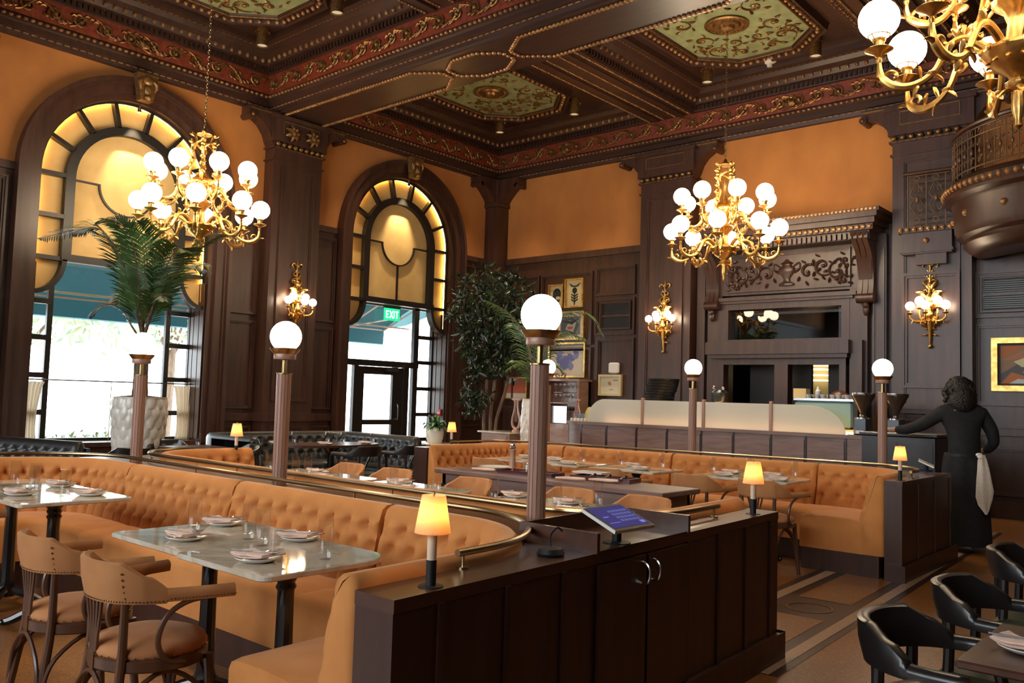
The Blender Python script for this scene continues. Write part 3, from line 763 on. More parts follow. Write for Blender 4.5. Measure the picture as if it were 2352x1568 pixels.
# cylinder downlights
can0 = None
def can(x, y, lab, on=60):
    global can0
    if can0 is None:
        r = can0 = thing('ceiling_downlight', lab, 'downlight', (x, y, 6.74), 0, 'cylinder downlights in the ceiling coffers')
        m = MB(); m.lathe([(.10,.06),(.10,.0),(.085,0),(.085,-.2),(.092,-.2),(.092,-.215),(.075,-.215),(.075,-.19)], 18, cap=False)
        for k in range(10): a = 2*pi*k/10; m.sphere((.1*cos(a),.1*sin(a),-.01), .014, 6, 4)
        m.build('housing', M['oldgold'], r)
        m = MB(); m.lathe([(.001,-.19),(.075,-.19),(.075,-.195),(.001,-.196)], 18); m.build('lens', M['lens'], r)
    else: r = dup(can0, (x, y, 6.74), 0, lab)
    if on:
        l = bpy.data.lights.new('downlight_beam', 'SPOT'); l.energy = on; l.color = (1,.78,.52); l.spot_size = radians(64); l.spot_blend = .9; l.shadow_soft_size = .07
        o = bpy.data.objects.new('downlight_beam', l); COL.objects.link(o); o.location = (x, y, 6.5)
DL = 420
for x, y, lab in ((-11.1,6.85,'downlight beside the left medallion, near the left wall beam'),(-9.3,6.85,'downlight at the top edge between the left medallion and the red beam'),
                  (-11.0,12.05,'downlight with two red dots, in the corner coffer by the left wall'),(-9.2,12.05,'downlight in the corner coffer beside the cross beam'),
                  (-6.55,12.05,'downlight below the chandelier medallion, left of its chain'),(-4.8,12.05,'downlight right of the far chandelier medallion'),
                  (-11.1,9.5,'downlight hidden behind the main beam, by the left wall'),(-9.2,9.5,'downlight hidden behind the main beam, by the cross beam'),
                  (-6.55,9.5,'downlight hidden behind the main beam, right of the cross beam'),(-4.8,9.5,'downlight hidden behind the main beam, far right'),
                  (-6.5,4.2,'downlight overhead out of frame, left of two'),(-4.6,4.2,'downlight overhead out of frame, right of two')):
    can(x, y, lab, DL)
r = thing('sprinkler_head', 'small white sprinkler cone on the ceiling below the far medallion', 'sprinkler', (-5.62,12.3,6.74))
m = MB(); m.lathe([(.1,.08),(.1,-.02),(.045,-.055),(.035,-.1),(.01,-.105)], 14); m.build('cover', M['plastic'], r)
m = MB(); m.lathe([(.01,-.105),(.01,-.12),(.025,-.122),(.025,-.128),(.005,-.13)], 10); m.build('deflector', M['steel'], r)

# ================================================================ pilasters
def pilaster(f, u0, u1, w, wf, sgn, name, rosettes=False, flare=(1,1), ztop=5.86):
    mb = MB(); gb = MB(); d = wf-w
    def P(a, b, c, e, x=wf, base=w): mb.prism([(a,c),(b,c),(b,e),(a,e)], base, x, 0, f)
    P(u0, u1, 0, 5.86)
    P(u0-.05, u1+.05, 0, .28, wf+sgn*.05); P(u0-.03, u1+.03, .93, 1.06, wf+sgn*.05)
    pframe(mb, f, u0+.14, u1-.14, 1.25, 5.0, wf, .05, .02, sgn); pframe(mb, f, u0+.14, u1-.14, .4, .85, wf, .05, .02, sgn)
    P(u0-.03, u1+.03, 5.08, 5.11, wf+sgn*.02); P(u0-.04, u1+.04, 5.27, 5.30, wf+sgn*.04)
    # egg row
    n = 9
    for i in range(n):
        p = f(u0-.02+(u1-u0+.04)*(i+.5)/n, 5.335, wf+sgn*.05); gb.sphere(p, .042, 8, 6, 0, (1,1,.85))
    for i in range(12): 
        uu = u0+(u1-u0)*(i+.5)/12; gb.prism([(uu-.028,5.272),(uu+.028,5.272),(uu+.028,5.285),(uu-.028,5.285)], wf+sgn*.04, wf+sgn*.048, 0, f)
    P(u0-.05, u1+.05, 5.38, 5.74, wf+sgn*.05); P(u0-.09, u1+.09, 5.74, 5.80, wf+sgn*.1); 
    pframe(gb, f, u0+.12, u1-.12, 5.52, 5.72, wf+sgn*.05, .012, .01, sgn)
    # scroll brackets to both sides under the cornice
    for k, sg in enumerate((-1, 1)):
        if not flare[k]: continue
        e = u0 if sg < 0 else u1; S = .62
        poly = [(e,5.30),(e+sg*.08*S,5.40),(e+sg*.14*S,5.5),(e+sg*.3*S,5.62),(e+sg*.5*S,5.70),(e+sg*.62*S,5.69),(e+sg*.74*S,5.74),(e+sg*.74*S,5.86),(e,5.86)]
        mb.prism(poly if sg > 0 else poly[::-1], w, wf-sgn*.02, 0, f)
        c = (e+sg*.68*S, 5.70)
        mb.prism([(c[0]+.055*cos(t), c[1]+.055*sin(t)) for t in [2*pi*i/14 for i in range(14)]], w, wf+sgn*.02, 0, f)
        gb.sphere(f(c[0], c[1], wf+sgn*.02), .026, 8, 6)
        gb.prism([(e,5.80),(e+sg*.72*S,5.80),(e+sg*.72*S,5.825),(e,5.825)], wf-sgn*.03, wf+sgn*.0, 0, f)
    if rosettes:
        for q in (.3, .72):
            c = f(u0+(u1-u0)*q, 5.55, wf+sgn*.07)
            gb.sphere(c, .075, 10, 8)
            for k in range(7):
                a = 2*pi*k/7; v = Vector(f(cos(a), sin(a), 0)); o_ = Vector(f(0,0,sgn*.04)); c_ = Vector(c)
                gb.tube([c_, c_+v*.08+o_, c_+v*.14], [.02,.035,.008], 6)
    o = struct(mb, name, M['wood']); gb.build('gilt_ornament', M['oldgold'], o)
    return o
pilaster(fl, 7.56, 8.48, XL, -11.74, 1, 'pilaster', True)
pilaster(fl, 2.3, 3.1, XL, -11.74, 1, 'pilaster')
pilaster(fb, -8.27, -7.25, YB, 12.86, -1, 'pilaster')
pilaster(fb, -3.97, -2.93, YB, 12.86, -1, 'pilaster')
# slim corner post with its two brackets
mb = MB(); gb = MB()
mb.box((XL, 12.78, 0), (-11.66, YB, 5.86)); mb.box((XL, 12.74, 5.3), (-11.62, YB, 5.38))
for f, e, sg, w0, w1 in ((fl, 12.78, -1, XL, -11.72), (fb, -11.66, 1, YB, 12.84)):
    poly = [(e,5.36),(e+sg*.06,5.46),(e+sg*.2,5.6),(e+sg*.3,5.68),(e+sg*.4,5.67),(e+sg*.46,5.74),(e+sg*.46,5.86),(e,5.86)]
    mb.prism(poly if sg > 0 else poly[::-1], w0, w1, 0, f)
    mb.prism([(e+sg*.42+.05*cos(t), 5.70+.05*sin(t)) for t in [2*pi*i/12 for i in range(12)]], w0, w1, 0, f)
o = struct(mb, 'pilaster', M['wood'])

# ================================================================ carved chimneypiece framing the kitchen hatch
def chimneypiece():
    r = thing('kitchen_surround', 'carved wooden surround with consoles and relief framing the kitchen hatch', 'surround', (0, 0, 0), 0, None, 'structure')
    mb = MB(); gb = MB()
    kk = [0]
    def P(a, b, c, e, y0, y1=YB, m=mb): kk[0] += 1; q = .0013*kk[0]; m.box((a, y0-q, c), (b, y1, e))
    # cornice hood
    P(-6.98,-4.05,4.16,4.24,12.42); P(-6.93,-4.1,4.08,4.16,12.48); P(-6.88,-4.15,4.0,4.08,12.56); P(-6.8,-4.22,3.88,4.0,12.64)
    P(-6.78,-4.26,3.2,3.9,12.98); P(-7.0,-4.03,4.24,4.3,12.46)
    blocks(mb, [(-6.8,12.62,3.93),(-4.22,12.62,3.93)], .075, (.024,.03,.045))
    beads(gb, [(-6.88,12.545,4.04),(-4.15,12.545,4.04)], .085, .032, (1,.7,1.1), 8, 6)
    beads(gb, [(-6.98,12.45,4.27),(-4.05,12.45,4.27)], .06, .028, (1.2,.6,.8), 6, 5)
    # side posts
    for a, b in ((-6.98,-6.72),(-4.62,-4.36)): P(a, b, 0, 3.9, 12.99)
    P(-4.3,-4.1,0,4.0,13.02); P(-7.2,-7.05,0,4.0,13.02)
    pframe(mb, fb, -4.28, -4.12, 1.3, 3.8, 13.02, .03, .02, -1)
    # transom light frame, lintel, hatch frames
    for (a,b,c,e) in ((-6.72,-4.62,2.96,3.06),(-6.72,-4.62,2.40,2.47),(-6.72,-6.6,2.4,3.06),(-4.74,-4.62,2.4,3.06)): P(a, b, c, e, 12.99)
    P(-6.78,-4.56,3.06,3.1,12.95); P(-6.85,-4.5,3.10,3.16,12.92)
    P(-6.9,-4.56,2.22,2.42,12.78); P(-6.86,-4.6,2.16,2.22,12.84)
    for (a,b,c,e) in ((-6.76,-4.66,2.06,2.16),(-6.76,-6.66,1.0,2.16),(-5.78,-5.56,1.0,2.16),(-4.76,-4.66,1.0,2.16),(-6.76,-4.66,.95,1.02)): P(a, b, c, e, 12.97)
    P(-4.56,-4.40,1.0,2.42,12.9)
    mb.build('framing', M['wood'], r); gb.build('egg_and_bead_rows', M['bead'], r)
    # consoles
    for cx in (-6.86, -4.36):
        c = MB(); prof = []
        A = [(12.99,2.98),(12.9,3.0),(12.86,3.1),(12.9,3.25),(12.88,3.5),(12.78,3.72),(12.62,3.86),(12.56,3.98),(12.99,3.98)]
        for a, b in ((-.115,-.045),(-.035,.035),(.045,.115)):
            c.prism([(p[0], p[1]) for p in A], cx+a, cx+b, 0, lambda u, v, w: (w, u, v), True)
        c.prism([(12.99,2.98),(12.92,3.02),(12.92,3.2),(12.8,3.74),(12.66,3.9),(12.99,3.95)], cx-.1, cx+.1, 0, lambda u, v, w: (w, u, v))
        c.lathe([(.01,-.125),(.075,-.125),(.075,.125),(.01,.125)], 14)
        k = len(c.v)-14*4
        for i in range(k, len(c.v)):
            x, y, z = c.v[i]; c.v[i] = (cx+z, 12.9+x, 3.04+y)
        c.sphere((cx,12.92,2.87), .06, 10, 8, 0, (.8,.7,1.6)); c.sphere((cx,12.9,2.93), .05, 8, 6)
        o = c.build('console', M['wood'], r)
    # relief panel
    m = MB(); pframe(m, fb, -6.62, -4.6, 3.24, 3.84, 12.98, .04, .025, -1); m.build('relief_border', M['wood'], r)
    g = MB(); yz = 12.965; cx0, cz0 = -5.6, 3.52
    V = lambda u, v, w=0: (cx0+u, yz-w, cz0+v)
    # urn
    k = len(g.v); g.lathe([(.13,-.21),(.13,-.18),(.06,-.15),(.05,-.1),(.13,0),(.14,.06),(.08,.1),(.075,.13),(.11,.14),(.04,.18),(.02,.21)], 14)
    for i in range(k, len(g.v)):
        x, y, z = g.v[i]; g.v[i] = (cx0+x, yz+y*.35, cz0+z)
    for s in (-1,1):
        g.tube([V(s*.1,.08),V(s*.2,.14),V(s*.21,.05),V(s*.13,-.02)], [.014,.016,.014,.01], 6)
        for (cu, cv, R, w, n0) in ((.34,-.02,.15,1,0),(.58,.06,.16,-1,1),(.8,-.04,.15,1,2),(.93,.12,.09,-1,0),(.9,-.17,.08,1,1)):
            pts = [V(s*(cu+R*(1-.8*j/16)*cos(w*(n0+5.6*j/16))), cv+R*(1-.8*j/16)*sin(w*(n0+5.6*j/16)), .012) for j in range(17)]
            g.tube(pts, [.01+.012*sin(pi*j/16) for j in range(17)], 6)
            g.sphere(V(s*cu, cv, .012), .03, 7, 5)
            for q in range(7):
                a = q*.9+n0; p = Vector(V(s*(cu+R*.95*cos(a)), cv+R*.95*sin(a), .01)); d = Vector((s*cos(a+.7), 0, sin(a+.7)))
                if abs(p.z+d.z*.09-cz0) < .27: g.tube([p, p+d*.045-Vector((0,.02,0)), p+d*.085], [.006,.019,.003], 5)
    g.build('arabesque_relief', M['wood'], r)
    # dark room behind
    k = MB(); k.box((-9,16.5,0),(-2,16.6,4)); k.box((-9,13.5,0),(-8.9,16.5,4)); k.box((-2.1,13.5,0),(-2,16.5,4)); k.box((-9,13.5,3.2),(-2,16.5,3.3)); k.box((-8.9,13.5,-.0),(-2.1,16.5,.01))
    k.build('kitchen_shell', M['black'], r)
    k = MB(); k.box((-5.97,14.9,1.3),(-5.64,14.95,2.35)); k.build('lit_kitchen_wall', M['kitchenwall'], r)
    k = MB()
    for z in (1.86,1.95,2.05,2.12): k.box((-5.97,14.6,z),(-5.64,14.85,z+.025))
    k.build('fluorescent_tubes', M['kitchen'], r)
    k = MB(); k.box((-6.7,13.3,2.9),(-4.6,13.34,2.94)); k.build('dark_beam', M['wood'], r)
    g = MB(); g.box((-6.66,13.1,2.46),(-4.68,13.11,2.98)); g.build('transom_glass', M['pane'], r)
    d = MB(); d.box((-6.5,13.6,1.0),(-5.44,13.66,2.3)); d.box((-5.17,13.6,1.0),(-4.5,13.66,2.3)); d.build('dark_shutter', M['black'], r)
chimneypiece()

# ================================================================ balcony on the right
def balcony():
    r = thing('balcony', 'curved musicians balcony with ornate iron railing at upper right', 'balcony', (-1.645, 12.95, 0))
    R = 1.5
    def arc(rad, z, a0=pi, a1=2*pi, n=40): return [(rad*cos(a0+(a1-a0)*i/n), rad*sin(a0+(a1-a0)*i/n), z) for i in range(n+1)]
    m = MB(); prof = [(0.2,3.62),(1.1,3.5),(1.22,3.5),(1.32,3.56),(1.38,3.62),(1.36,3.68),(1.44,3.72),(1.48,3.8),(1.5,4.12),(1.52,4.16),(1.6,4.2),(1.6,4.24),(1.63,4.28),(1.63,4.34),(1.56,4.4),(1.5,4.44),(1.3,4.45),(.2,4.45)]
    m.loft([arc(a, z) for a, z in prof], False, False, 0, True); m.build('floor_and_belly', M['wood'], r)
    m = MB(); beads(m, arc(1.61,4.3,n=48), .12, .042, (1,1,1.1), 8, 6); blocks(m, arc(1.55,4.19,n=48), .08, (.025,.01,.008))
    for k in range(7): a = pi+pi*(k+.5)/7; m.sphere((1.49*cos(a),1.49*sin(a),3.97), .045, 10, 6)
    m.build('egg_moulding', M['bead'], r)
    m = MB(); m.tube(arc(R,5.06), .032, 8); m.tube(arc(R,5.0), .014, 6); m.build('handrail', M['wood'], r)
    m = MB(); m.tube(arc(R,4.5), .014, 6); m.tube(arc(R,4.9), .01, 6)
    n = 30
    for i in range(n+1):
        a = pi+pi*i/n; c, s = cos(a), sin(a)
        m.tube([(R*c,R*s,4.45),(R*c,R*s,5.0)], .008, 5)
        if i < n:
            am = a+pi/n/2
            for z0, sg in ((4.58,1),(4.82,-1)):
                for q in (-1,1):
                    pts = []
                    for j in range(12):
                        t = j/11; b = q*(-.5+5.0*t); rr = .05*(1-.7*t)
                        aa = am+q*(.018)+ (rr*cos(b))*q*.55/R; pts.append((R*cos(aa), R*sin(aa), z0+sg*rr*1.3*sin(abs(b)+.2)))
                    m.tube(pts, .007, 4)
            m.tube([(R*cos(am),R*sin(am),4.5),(R*cos(am),R*sin(am),4.9)], .006, 4)
            m.sphere((R*cos(am),R*sin(am),4.7), .022, 6, 5, 0, (1,1,1.8)); m.tube([(R*cos(am)+.0,R*sin(am),4.93+.02*sin(t)) if 0 else (R*cos(am+.02*cos(t)),R*sin(am+.02*cos(t)),4.95+.03*sin(t)) for t in [2*pi*k/8 for k in range(9)]], .005, 4)
    m.build('iron_railing', M['iron2'], r)
    m = MB(); m.lathe([(.001,3.49),(.11,3.49),(.11,3.52),(.001,3.52)], 18, (-.55,-.65,.06)); m.build('recessed_light', M['plastic'], r)
    # flat return beside the pilaster
    r2 = thing('balcony_return', 'short straight balustrade on a ledge left of the curved balcony', 'balustrade', (-3.42, 12.72, 0))
    m = MB(); m.box((-.42,-.06,3.9),(.32,.14,3.98)); m.box((-.38,-.02,3.6),(.28,.14,3.9)); m.box((-.2,.02,3.45),(.2,.14,3.6)); m.box((-.4,-.04,3.62),(.3,.14,3.66)); m.build('ledge', M['wood'], r2)
    m = MB(); beads(m, [(-.42,-.07,3.94),(.32,-.07,3.94)], .09, .035, (1,1,1.1), 8, 6); m.sphere((-.05,-.03,3.78), .04, 10, 6); m.build('egg_moulding', M['bead'], r2)
    m = MB(); m.tube([(-.3,0,4.0),(-.3,0,4.72)], .009, 5); m.tube([(-.05,0,4.0),(-.05,0,4.72)], .009, 5); m.tube([(.2,0,4.0),(.2,0,4.72)], .009, 5)
    for z in (4.02,4.12,4.62,4.72): m.tube([(-.3,0,z),(.25,0,z)], .009, 5)
    for u in (-.175,.075):
        m.tube([(u+.04*cos(t),0,4.67+.035*sin(t)) for t in [2*pi*k/10 for k in range(11)]], .007, 5); m.tube([(u+.04*cos(t),0,4.07+.035*sin(t)) for t in [2*pi*k/10 for k in range(11)]], .007, 5)
        for q in (-1,1):
            for z0, sg in ((4.24,1),(4.52,-1)):
                m.tube([(u+q*(.055+.04*(1-.7*j/12)*cos(2+5*j/12)),0,z0+sg*.05*(1-.7*j/12)*sin(2+5*j/12)) for j in range(13)], .009, 5)
                m.tube([(u+q*.02,0,z0-sg*.08),(u+q*.05,0,z0-sg*.02),(u+q*.085,0,z0+sg*.06),(u+q*.05,0,z0+sg*.12),(u+q*.03,0,z0+sg*.16)], .008, 5)
        m.sphere((u,0,4.38), .03, 6, 5, 0, (1,.6,1.8))
    m.build('iron_panel', M['iron2'], r2)
    m = MB(); m.tube([(-.36,0,4.76),(.34,0,4.76)], .024, 8); m.build('handrail', M['wood'], r2)
balcony()
# ================================================================ horseshoe booths
def upath(x0, x1, yb, ye0, ye1, r, n1=14, na=14, nb=60):
    """U in plan from the right end to the left end; returns points and arc flags"""
    s = 1 if yb > ye0 else -1; P = []; G = []
    for i in range(n1): P.append((x0, ye0+(yb-s*r-ye0)*i/n1)); G.append(('s', 0))
    for i in range(na): t = pi/2*i/na; P.append((x0-r+r*cos(t), yb-s*r+s*r*sin(t))); G.append(('a0', i/na))
    for i in range(nb): P.append((x0-r+(x1+r-(x0-r))*i/nb, yb)); G.append(('b', 0))
    for i in range(na): t = pi/2*i/na; P.append((x1+r-r*sin(t), yb-s*r+s*r*cos(t))); G.append(('a1', i/na))
    for i in range(n1+1): P.append((x1, yb-s*r+(ye1-(yb-s*r))*i/n1)); G.append(('s', 0))
    return P, G, s
def outer_of(P, G, xr, xl, ym, x0, x1, yb, r, s):
    Q = []
    for (x, y), (g, t) in zip(P, G):
        if g == 's': Q.append((xr if abs(x-x0) < 1e-6 else xl, y))
        elif g == 'b': Q.append((x, ym))
        elif g == 'a0':
            if t < .5: Q.append((xr, (yb-s*r)+(ym-(yb-s*r))*t*2))
            else: Q.append((xr+(x0-r-xr)*(t-.5)*2, ym))
        else:
            if t < .5: Q.append((x1+r+(xl-(x1+r))*t*2, ym))
            else: Q.append((xl, ym+((yb-s*r)-ym)*(t-.5)*2))
    return Q
def resample(P, ds):
    out = []; acc = 0; L = [0]
    for a, b in zip(P[:-1], P[1:]): L.append(L[-1]+hypot(b[0]-a[0], b[1]-a[1]))
    n = max(2, int(L[-1]/ds)); j = 0
    for i in range(n+1):
        s = L[-1]*i/n
        while j < len(L)-2 and L[j+1] < s: j += 1
        t = (s-L[j])/max(1e-9, L[j+1]-L[j]); a, b = P[j], P[j+1]
        d = Vector((b[0]-a[0], b[1]-a[1])).normalized()
        out.append((a[0]+(b[0]-a[0])*t, a[1]+(b[1]-a[1])*t, d, s))
    # smooth tangents
    res = []
    for i in range(n+1):
        d = Vector((0,0))
        for k in range(-3, 4): d += out[min(max(i+k,0),n)][2]
        d.normalize(); res.append((out[i][0], out[i][1], d, out[i][3]))
    return res, L[-1]
def tuft(u, z, rows=(.755,.655,.555)):
    """quilted height 0..1; u in button spacings along the bench"""
    b = rows[0]-rows[1]; v = (rows[0]-z)/b
    if v <= 0:
        h = abs(sin(pi*u))**.5; dd = min(abs(u-round(u)), .5)
    elif v >= 2:
        h = abs(sin(pi*u))**.5; dd = abs(u-round(u))
    else: h = (abs(sin(pi*(u-v/2)))*abs(sin(pi*(u+v/2))))**.55
    g = 0
    for k in (0, 1, 2):
        uu = u+(.5 if k == 1 else 0); du = (uu-round(uu))*.13; dz = z-rows[k]
        g = max(g, math.exp(-(du*du+dz*dz)/.0006))
    if v < 0: h = h*.8+.2*min(1, -v)
    return (.55 if 0 < v < 2 else .85)*h - 1.0*g
def backrest(root, P, T, s_cuts, mat, ds=.0165, ztop=.86, zs=.43, sgn=1, leather=False, name='backrest', a_=.145):
    R, L = resample(P, ds)
    cuts = [0]+s_cuts+[L]
    sec = [(0,.186),(0,.80),(.012,.835),(.04,.858),(.08,.855),(.108,.835),(.122,.80)]
    sc = ztop/.86
    for a, b in zip(cuts[:-1], cuts[1:]):
        idx = [i for i, p in enumerate(R) if a-1e-6 <= p[3] <= b+1e-6]
        rings = []
        for i in idx:
            x, y, d, s = R[i]; n = Vector((-d.y, d.x))*sgn
            e = min(s-a, b-s); em = min(1, max(0, e/.035)); sh = .022*(1-min(1, e/.02))**2
            ring = []
            for o, z in sec: ring.append((o+(sh if o < .06 else -sh), z-sh*(1 if z > .7 else 0)))
            nz = 26
            for k in range(1, nz+1):
                z = .80-(.80-zs)*k/nz
                o = .122+.075*(k/nz)+(.046*em if not leather else .03*em)*(tuft(s/a_, z)*min(1, k/3)-.2) - sh
                ring.append((o, z))
            ring.append((.185, .40)); ring.append((.172, .186))
            pr = []
            for o, z in ring:
                X, Y = T(x+n.x*o, y+n.y*o); pr.append((X, Y, z*sc if z > .6 else z))
            rings.append(pr)
        m = MB(); m.loft(rings, True, True, 0, True); m.build(name, mat, root, sharp=60)
def seat(root, A, B, T, cuts, mat, zt=.47, plinth=True):
    n = len(A); c = [0]+cuts+[n-1]
    for i0, i1 in zip(c[:-1], c[1:]):
        rings = []; m = MB()
        K = list(range(i0, i1+1))
        for q, i in enumerate(K):
            (ax, ay), (bx_, by) = A[i], B[i]
            e = 1 if (q == 0 or q == len(K)-1) else 0
            ring = []
            for t, z in ((0,.185),(0,zt-.01),(.2,zt+.005),(.6,zt+.008),(.88,zt),(.97,zt-.012),(1.0,zt-.04),(1.0,.185),(.9,.185)):
                ring.append((*T(ax+(bx_-ax)*t, ay+(by-ay)*t), z-(.008*e if z > .4 else 0)))
            rings.append(ring)
        # open a hairline seam between cushions
        m.loft(rings, True, True, 0, True); m.build('seat_cushion', mat, root, sharp=50)
    if plinth:
        m = MB(); rings = []
        for (ax, ay), (bx_, by) in zip(A, B):
            p = T(ax+(bx_-ax)*-.24, ay+(by-ay)*-.24); q = T(ax+(bx_-ax)*.97, ay+(by-ay)*.97)
            rings.append([(*p,0),(*q,0),(*q,.184),(*p,.184)])
        m.loft(rings, True, True, 0, False); m.build('plinth', M['wood'], root)
def divider_half(root, P, Q, T, cut=.0):
    m = MB(); rings = []
    for p, q in zip(P, Q):
        a, b = T(*p), T(*q); rings.append([(*a,.78),(*b,.78),(*b,.82),(*a,.82)])
    m.loft(rings, True, True, 0, False); m.build('top', M['woodtop'], root)
    m = MB(); rings = []
    for p, q in zip(P, Q):
        k = .985
        a, b = T(p[0]+(q[0]-p[0])*.02, p[1]+(q[1]-p[1])*.02), T(p[0]+(q[0]-p[0])*k, p[1]+(q[1]-p[1])*k); rings.append([(*a,0),(*b,0),(*b,.78),(*a,.78)])
    m.loft(rings, True, True, 0, False); m.build('body', M['wood'], root)
XR, XLF = -1.91, -7.36
def shear(x, y):
    w = min(1, max(0, (x+7.2)/5.2)); return (x-.052*(y-1.7)*w, y)
def rot_c(x, y):
    a = .095; cx, cyy = -2.3, 8.9; dx, dy = x-cx, y-cyy
    w = min(1, max(0, (y-7.2)/1.4))
    return (x, y+a*(x-cx)*w)
RAILZ = .875
def rail(P, lab, T, name='brass_rail', stan=6, ends=True):
    r = thing(name, lab, 'rail', (0,0,0))
    m = MB(); pts = [(*T(*p), RAILZ) for p in P]
    m.tube(pts, .0135, 10); m.build('tube', M['brassdark'], r)
    n = len(pts); ks = [int((n-1)*k/(stan-1)) for k in range(stan)]
    ks[0] += 2; ks[-1] -= 2
    for k in ks:
        m = MB(); x, y, z = pts[k]; m.tube([(x,y,.82),(x,y,RAILZ)], .0055, 8); m.lathe([(.001,.826),(.022,.826),(.022,.82),(.001,.82)], 14, (x,y,0)); m.build('stanchion', M['brassdark'], r)
    return r
# ---- island nearest the camera: two booths back to back
YA, YBk, YM = 2.99, 3.40, 3.21
PA, GA, sA = upath(-2.09, -7.18, YA, 1.7, 1.7, .68); QA = outer_of(PA, GA, XR, XLF, YM, -2.09, -7.18, YA, .68, sA)
PB, GB, sB = upath(-2.10, -7.18, YBk, 4.7, 4.5, .58); QB = outer_of(PB, GB, XR, XLF, YM, -2.10, -7.18, YBk, .58, sB)
div = thing('booth_divider', 'dark wood divider with panelled side in the foreground, carrying the globe posts', 'divider', (0,0,0))
divider_half(div, PA, QA, shear); divider_half(div, PB, QB, shear)
for y in [1.9+.335*k for k in range(9)]:
    if 2.75 < y < 3.5: continue
    m = MB(); x = shear(XR, y)[0]+.001; m.box((x-.02, y-.011, .14), (x+.006, y+.011, .78)); m.build('panel_batten', M['wood'], div)
m = MB(); m.add([], [])
for (ya_, yb_) in ((1.66,4.76),):
    a, b = shear(XR, ya_), shear(XR, yb_)
    m.prism([(a[0]-.04,ya_),(a[0]+.025,ya_),(b[0]+.025,yb_),(b[0]-.04,yb_)], 0, .15)
    m.prism([(a[0]-.17,ya_-.0),(a[0]+.025,ya_-.0),(a[0]+.025,1.72),(a[0]-.17,1.72)], 0, .15); m.prism([(b[0]-.2,4.70),(b[0]+.025,4.70),(b[0]+.025,yb_),(b[0]-.2,yb_)], 0, .15)
m.build('baseboard', M['wood'], div)
bq = thing('tufted_banquette', 'orange tufted velvet banquette behind the nearest marble tables', 'banquette', (0,0,0), 0, None)
LA = (2.99-.68-1.7)+1.068
backrest(bq, PA, shear, [LA+.52, LA+1.93, LA+3.35], M['velvet'])
iA, _, _ = upath(-2.26, -7.0, YA-.17, 1.70, 1.70, .52); iB, _, _ = upath(-2.80, -6.5, 2.43, 1.72, 1.72, .10)
seat(bq, iA, iB, shear, [28+9, 28+30, 28+50], M['velvet'])
bq2 = thing('tufted_banquette', 'orange tufted banquette with its back to the nearest booth, facing the long dark table', 'banquette', (0,0,0), 0, None)
backrest(bq2, PB, shear, [LA+.7, LA+2.1, LA+3.4], M['velvet'], .02, .88, sgn=-1)
iA, _, _ = upath(-2.24, -7.0, YBk+.17, 4.70, 4.50, .45); iB, _, _ = upath(-2.80, -6.5, 3.98, 4.68, 4.48, .10)
seat(bq2, iA, iB, shear, [28+9, 28+30, 28+50], M['velvet'])
rA, _, _ = upath(-2.085, -7.26, 3.06, 2.16, 2.16, .75, 10, 18, 40)
rail(rA, 'brass rail curving along the back of the nearest orange banquette', shear)
rB, _, _ = upath(-2.06, -7.24, 3.345, 4.22, 4.0, .6, 10, 14, 40)
rail(rB, 'second brass rail, just behind the globe posts of the near divider', shear)
# till counter set into the divider
till = thing('till_cabinet', 'dark cabinet with two bow handles under the tilted tablet', 'cabinet', (0,0,0))
m = MB()
def sq(m, x0, x1, y0, y1, z0, z1):
    p = [(x0-.052*(y0-1.7),y0),(x1-.052*(y0-1.7),y0),(x1-.052*(y1-1.7),y1),(x0-.052*(y1-1.7),y1)]; m.prism(p, z0, z1)
m = MB(); sq(m, -1.912, -1.898, 2.80, 3.17, .16, .772); m.build('door', M['wood'], till)
h1 = MB(); h1.tube([(-1.975,3.135,.745),(-1.945,3.135,.735),(-1.935,3.135,.70),(-1.945,3.135,.665),(-1.975,3.135,.655)], .006, 8); h1.build('handle', M['steel'], till)
m = MB(); sq(m, -1.912, -1.898, 3.19, 3.56, .16, .772); m.build('door', M['wood'], till)
h1 = MB(); h1.tube([(-1.985,3.235,.745),(-1.955,3.235,.735),(-1.945,3.235,.70),(-1.955,3.235,.665),(-1.985,3.235,.655)], .006, 8); h1.build('handle', M['steel'], till)
m = MB(); sq(m, -2.28, -1.90, 2.78, 2.80, .82, .90); sq(m, -2.28, -1.90, 3.56, 3.58, .82, .90); sq(m, -2.30, -2.28, 2.78, 3.58, .82, .90); sq(m, -2.28, -1.91, 2.80, 3.56, .821, .826); m.build('raised_rim', M['woodtop'], till)
def quadslab(m, c, t, mi=0):
    """thin slab from four corners (BL, BR, TR, TL) and thickness along its normal"""
    c = [Vector(p) for p in c]; n = (c[1]-c[0]).cross(c[3]-c[0]).normalized()
    vs = c+[p-n*t for p in c]
    m.add(vs, [(0,1,2,3),(7,6,5,4),(0,4,5,1),(1,5,6,2),(2,6,7,3),(3,7,4,0)], mi, False); return n
def lerp4(c, u, v):
    c = [Vector(p) for p in c]; return (c[0]*(1-u)+c[1]*u)*(1-v)+(c[3]*(1-u)+c[2]*u)*v
M['screen'] = emat('tablet_screen', (.055,.045,.16), 1.0); M['screenui'] = emat('tablet_ui', (.2,.2,.62), 1.0); M['screenkey'] = emat('tablet_keys', (.11,.11,.3), 1.0)
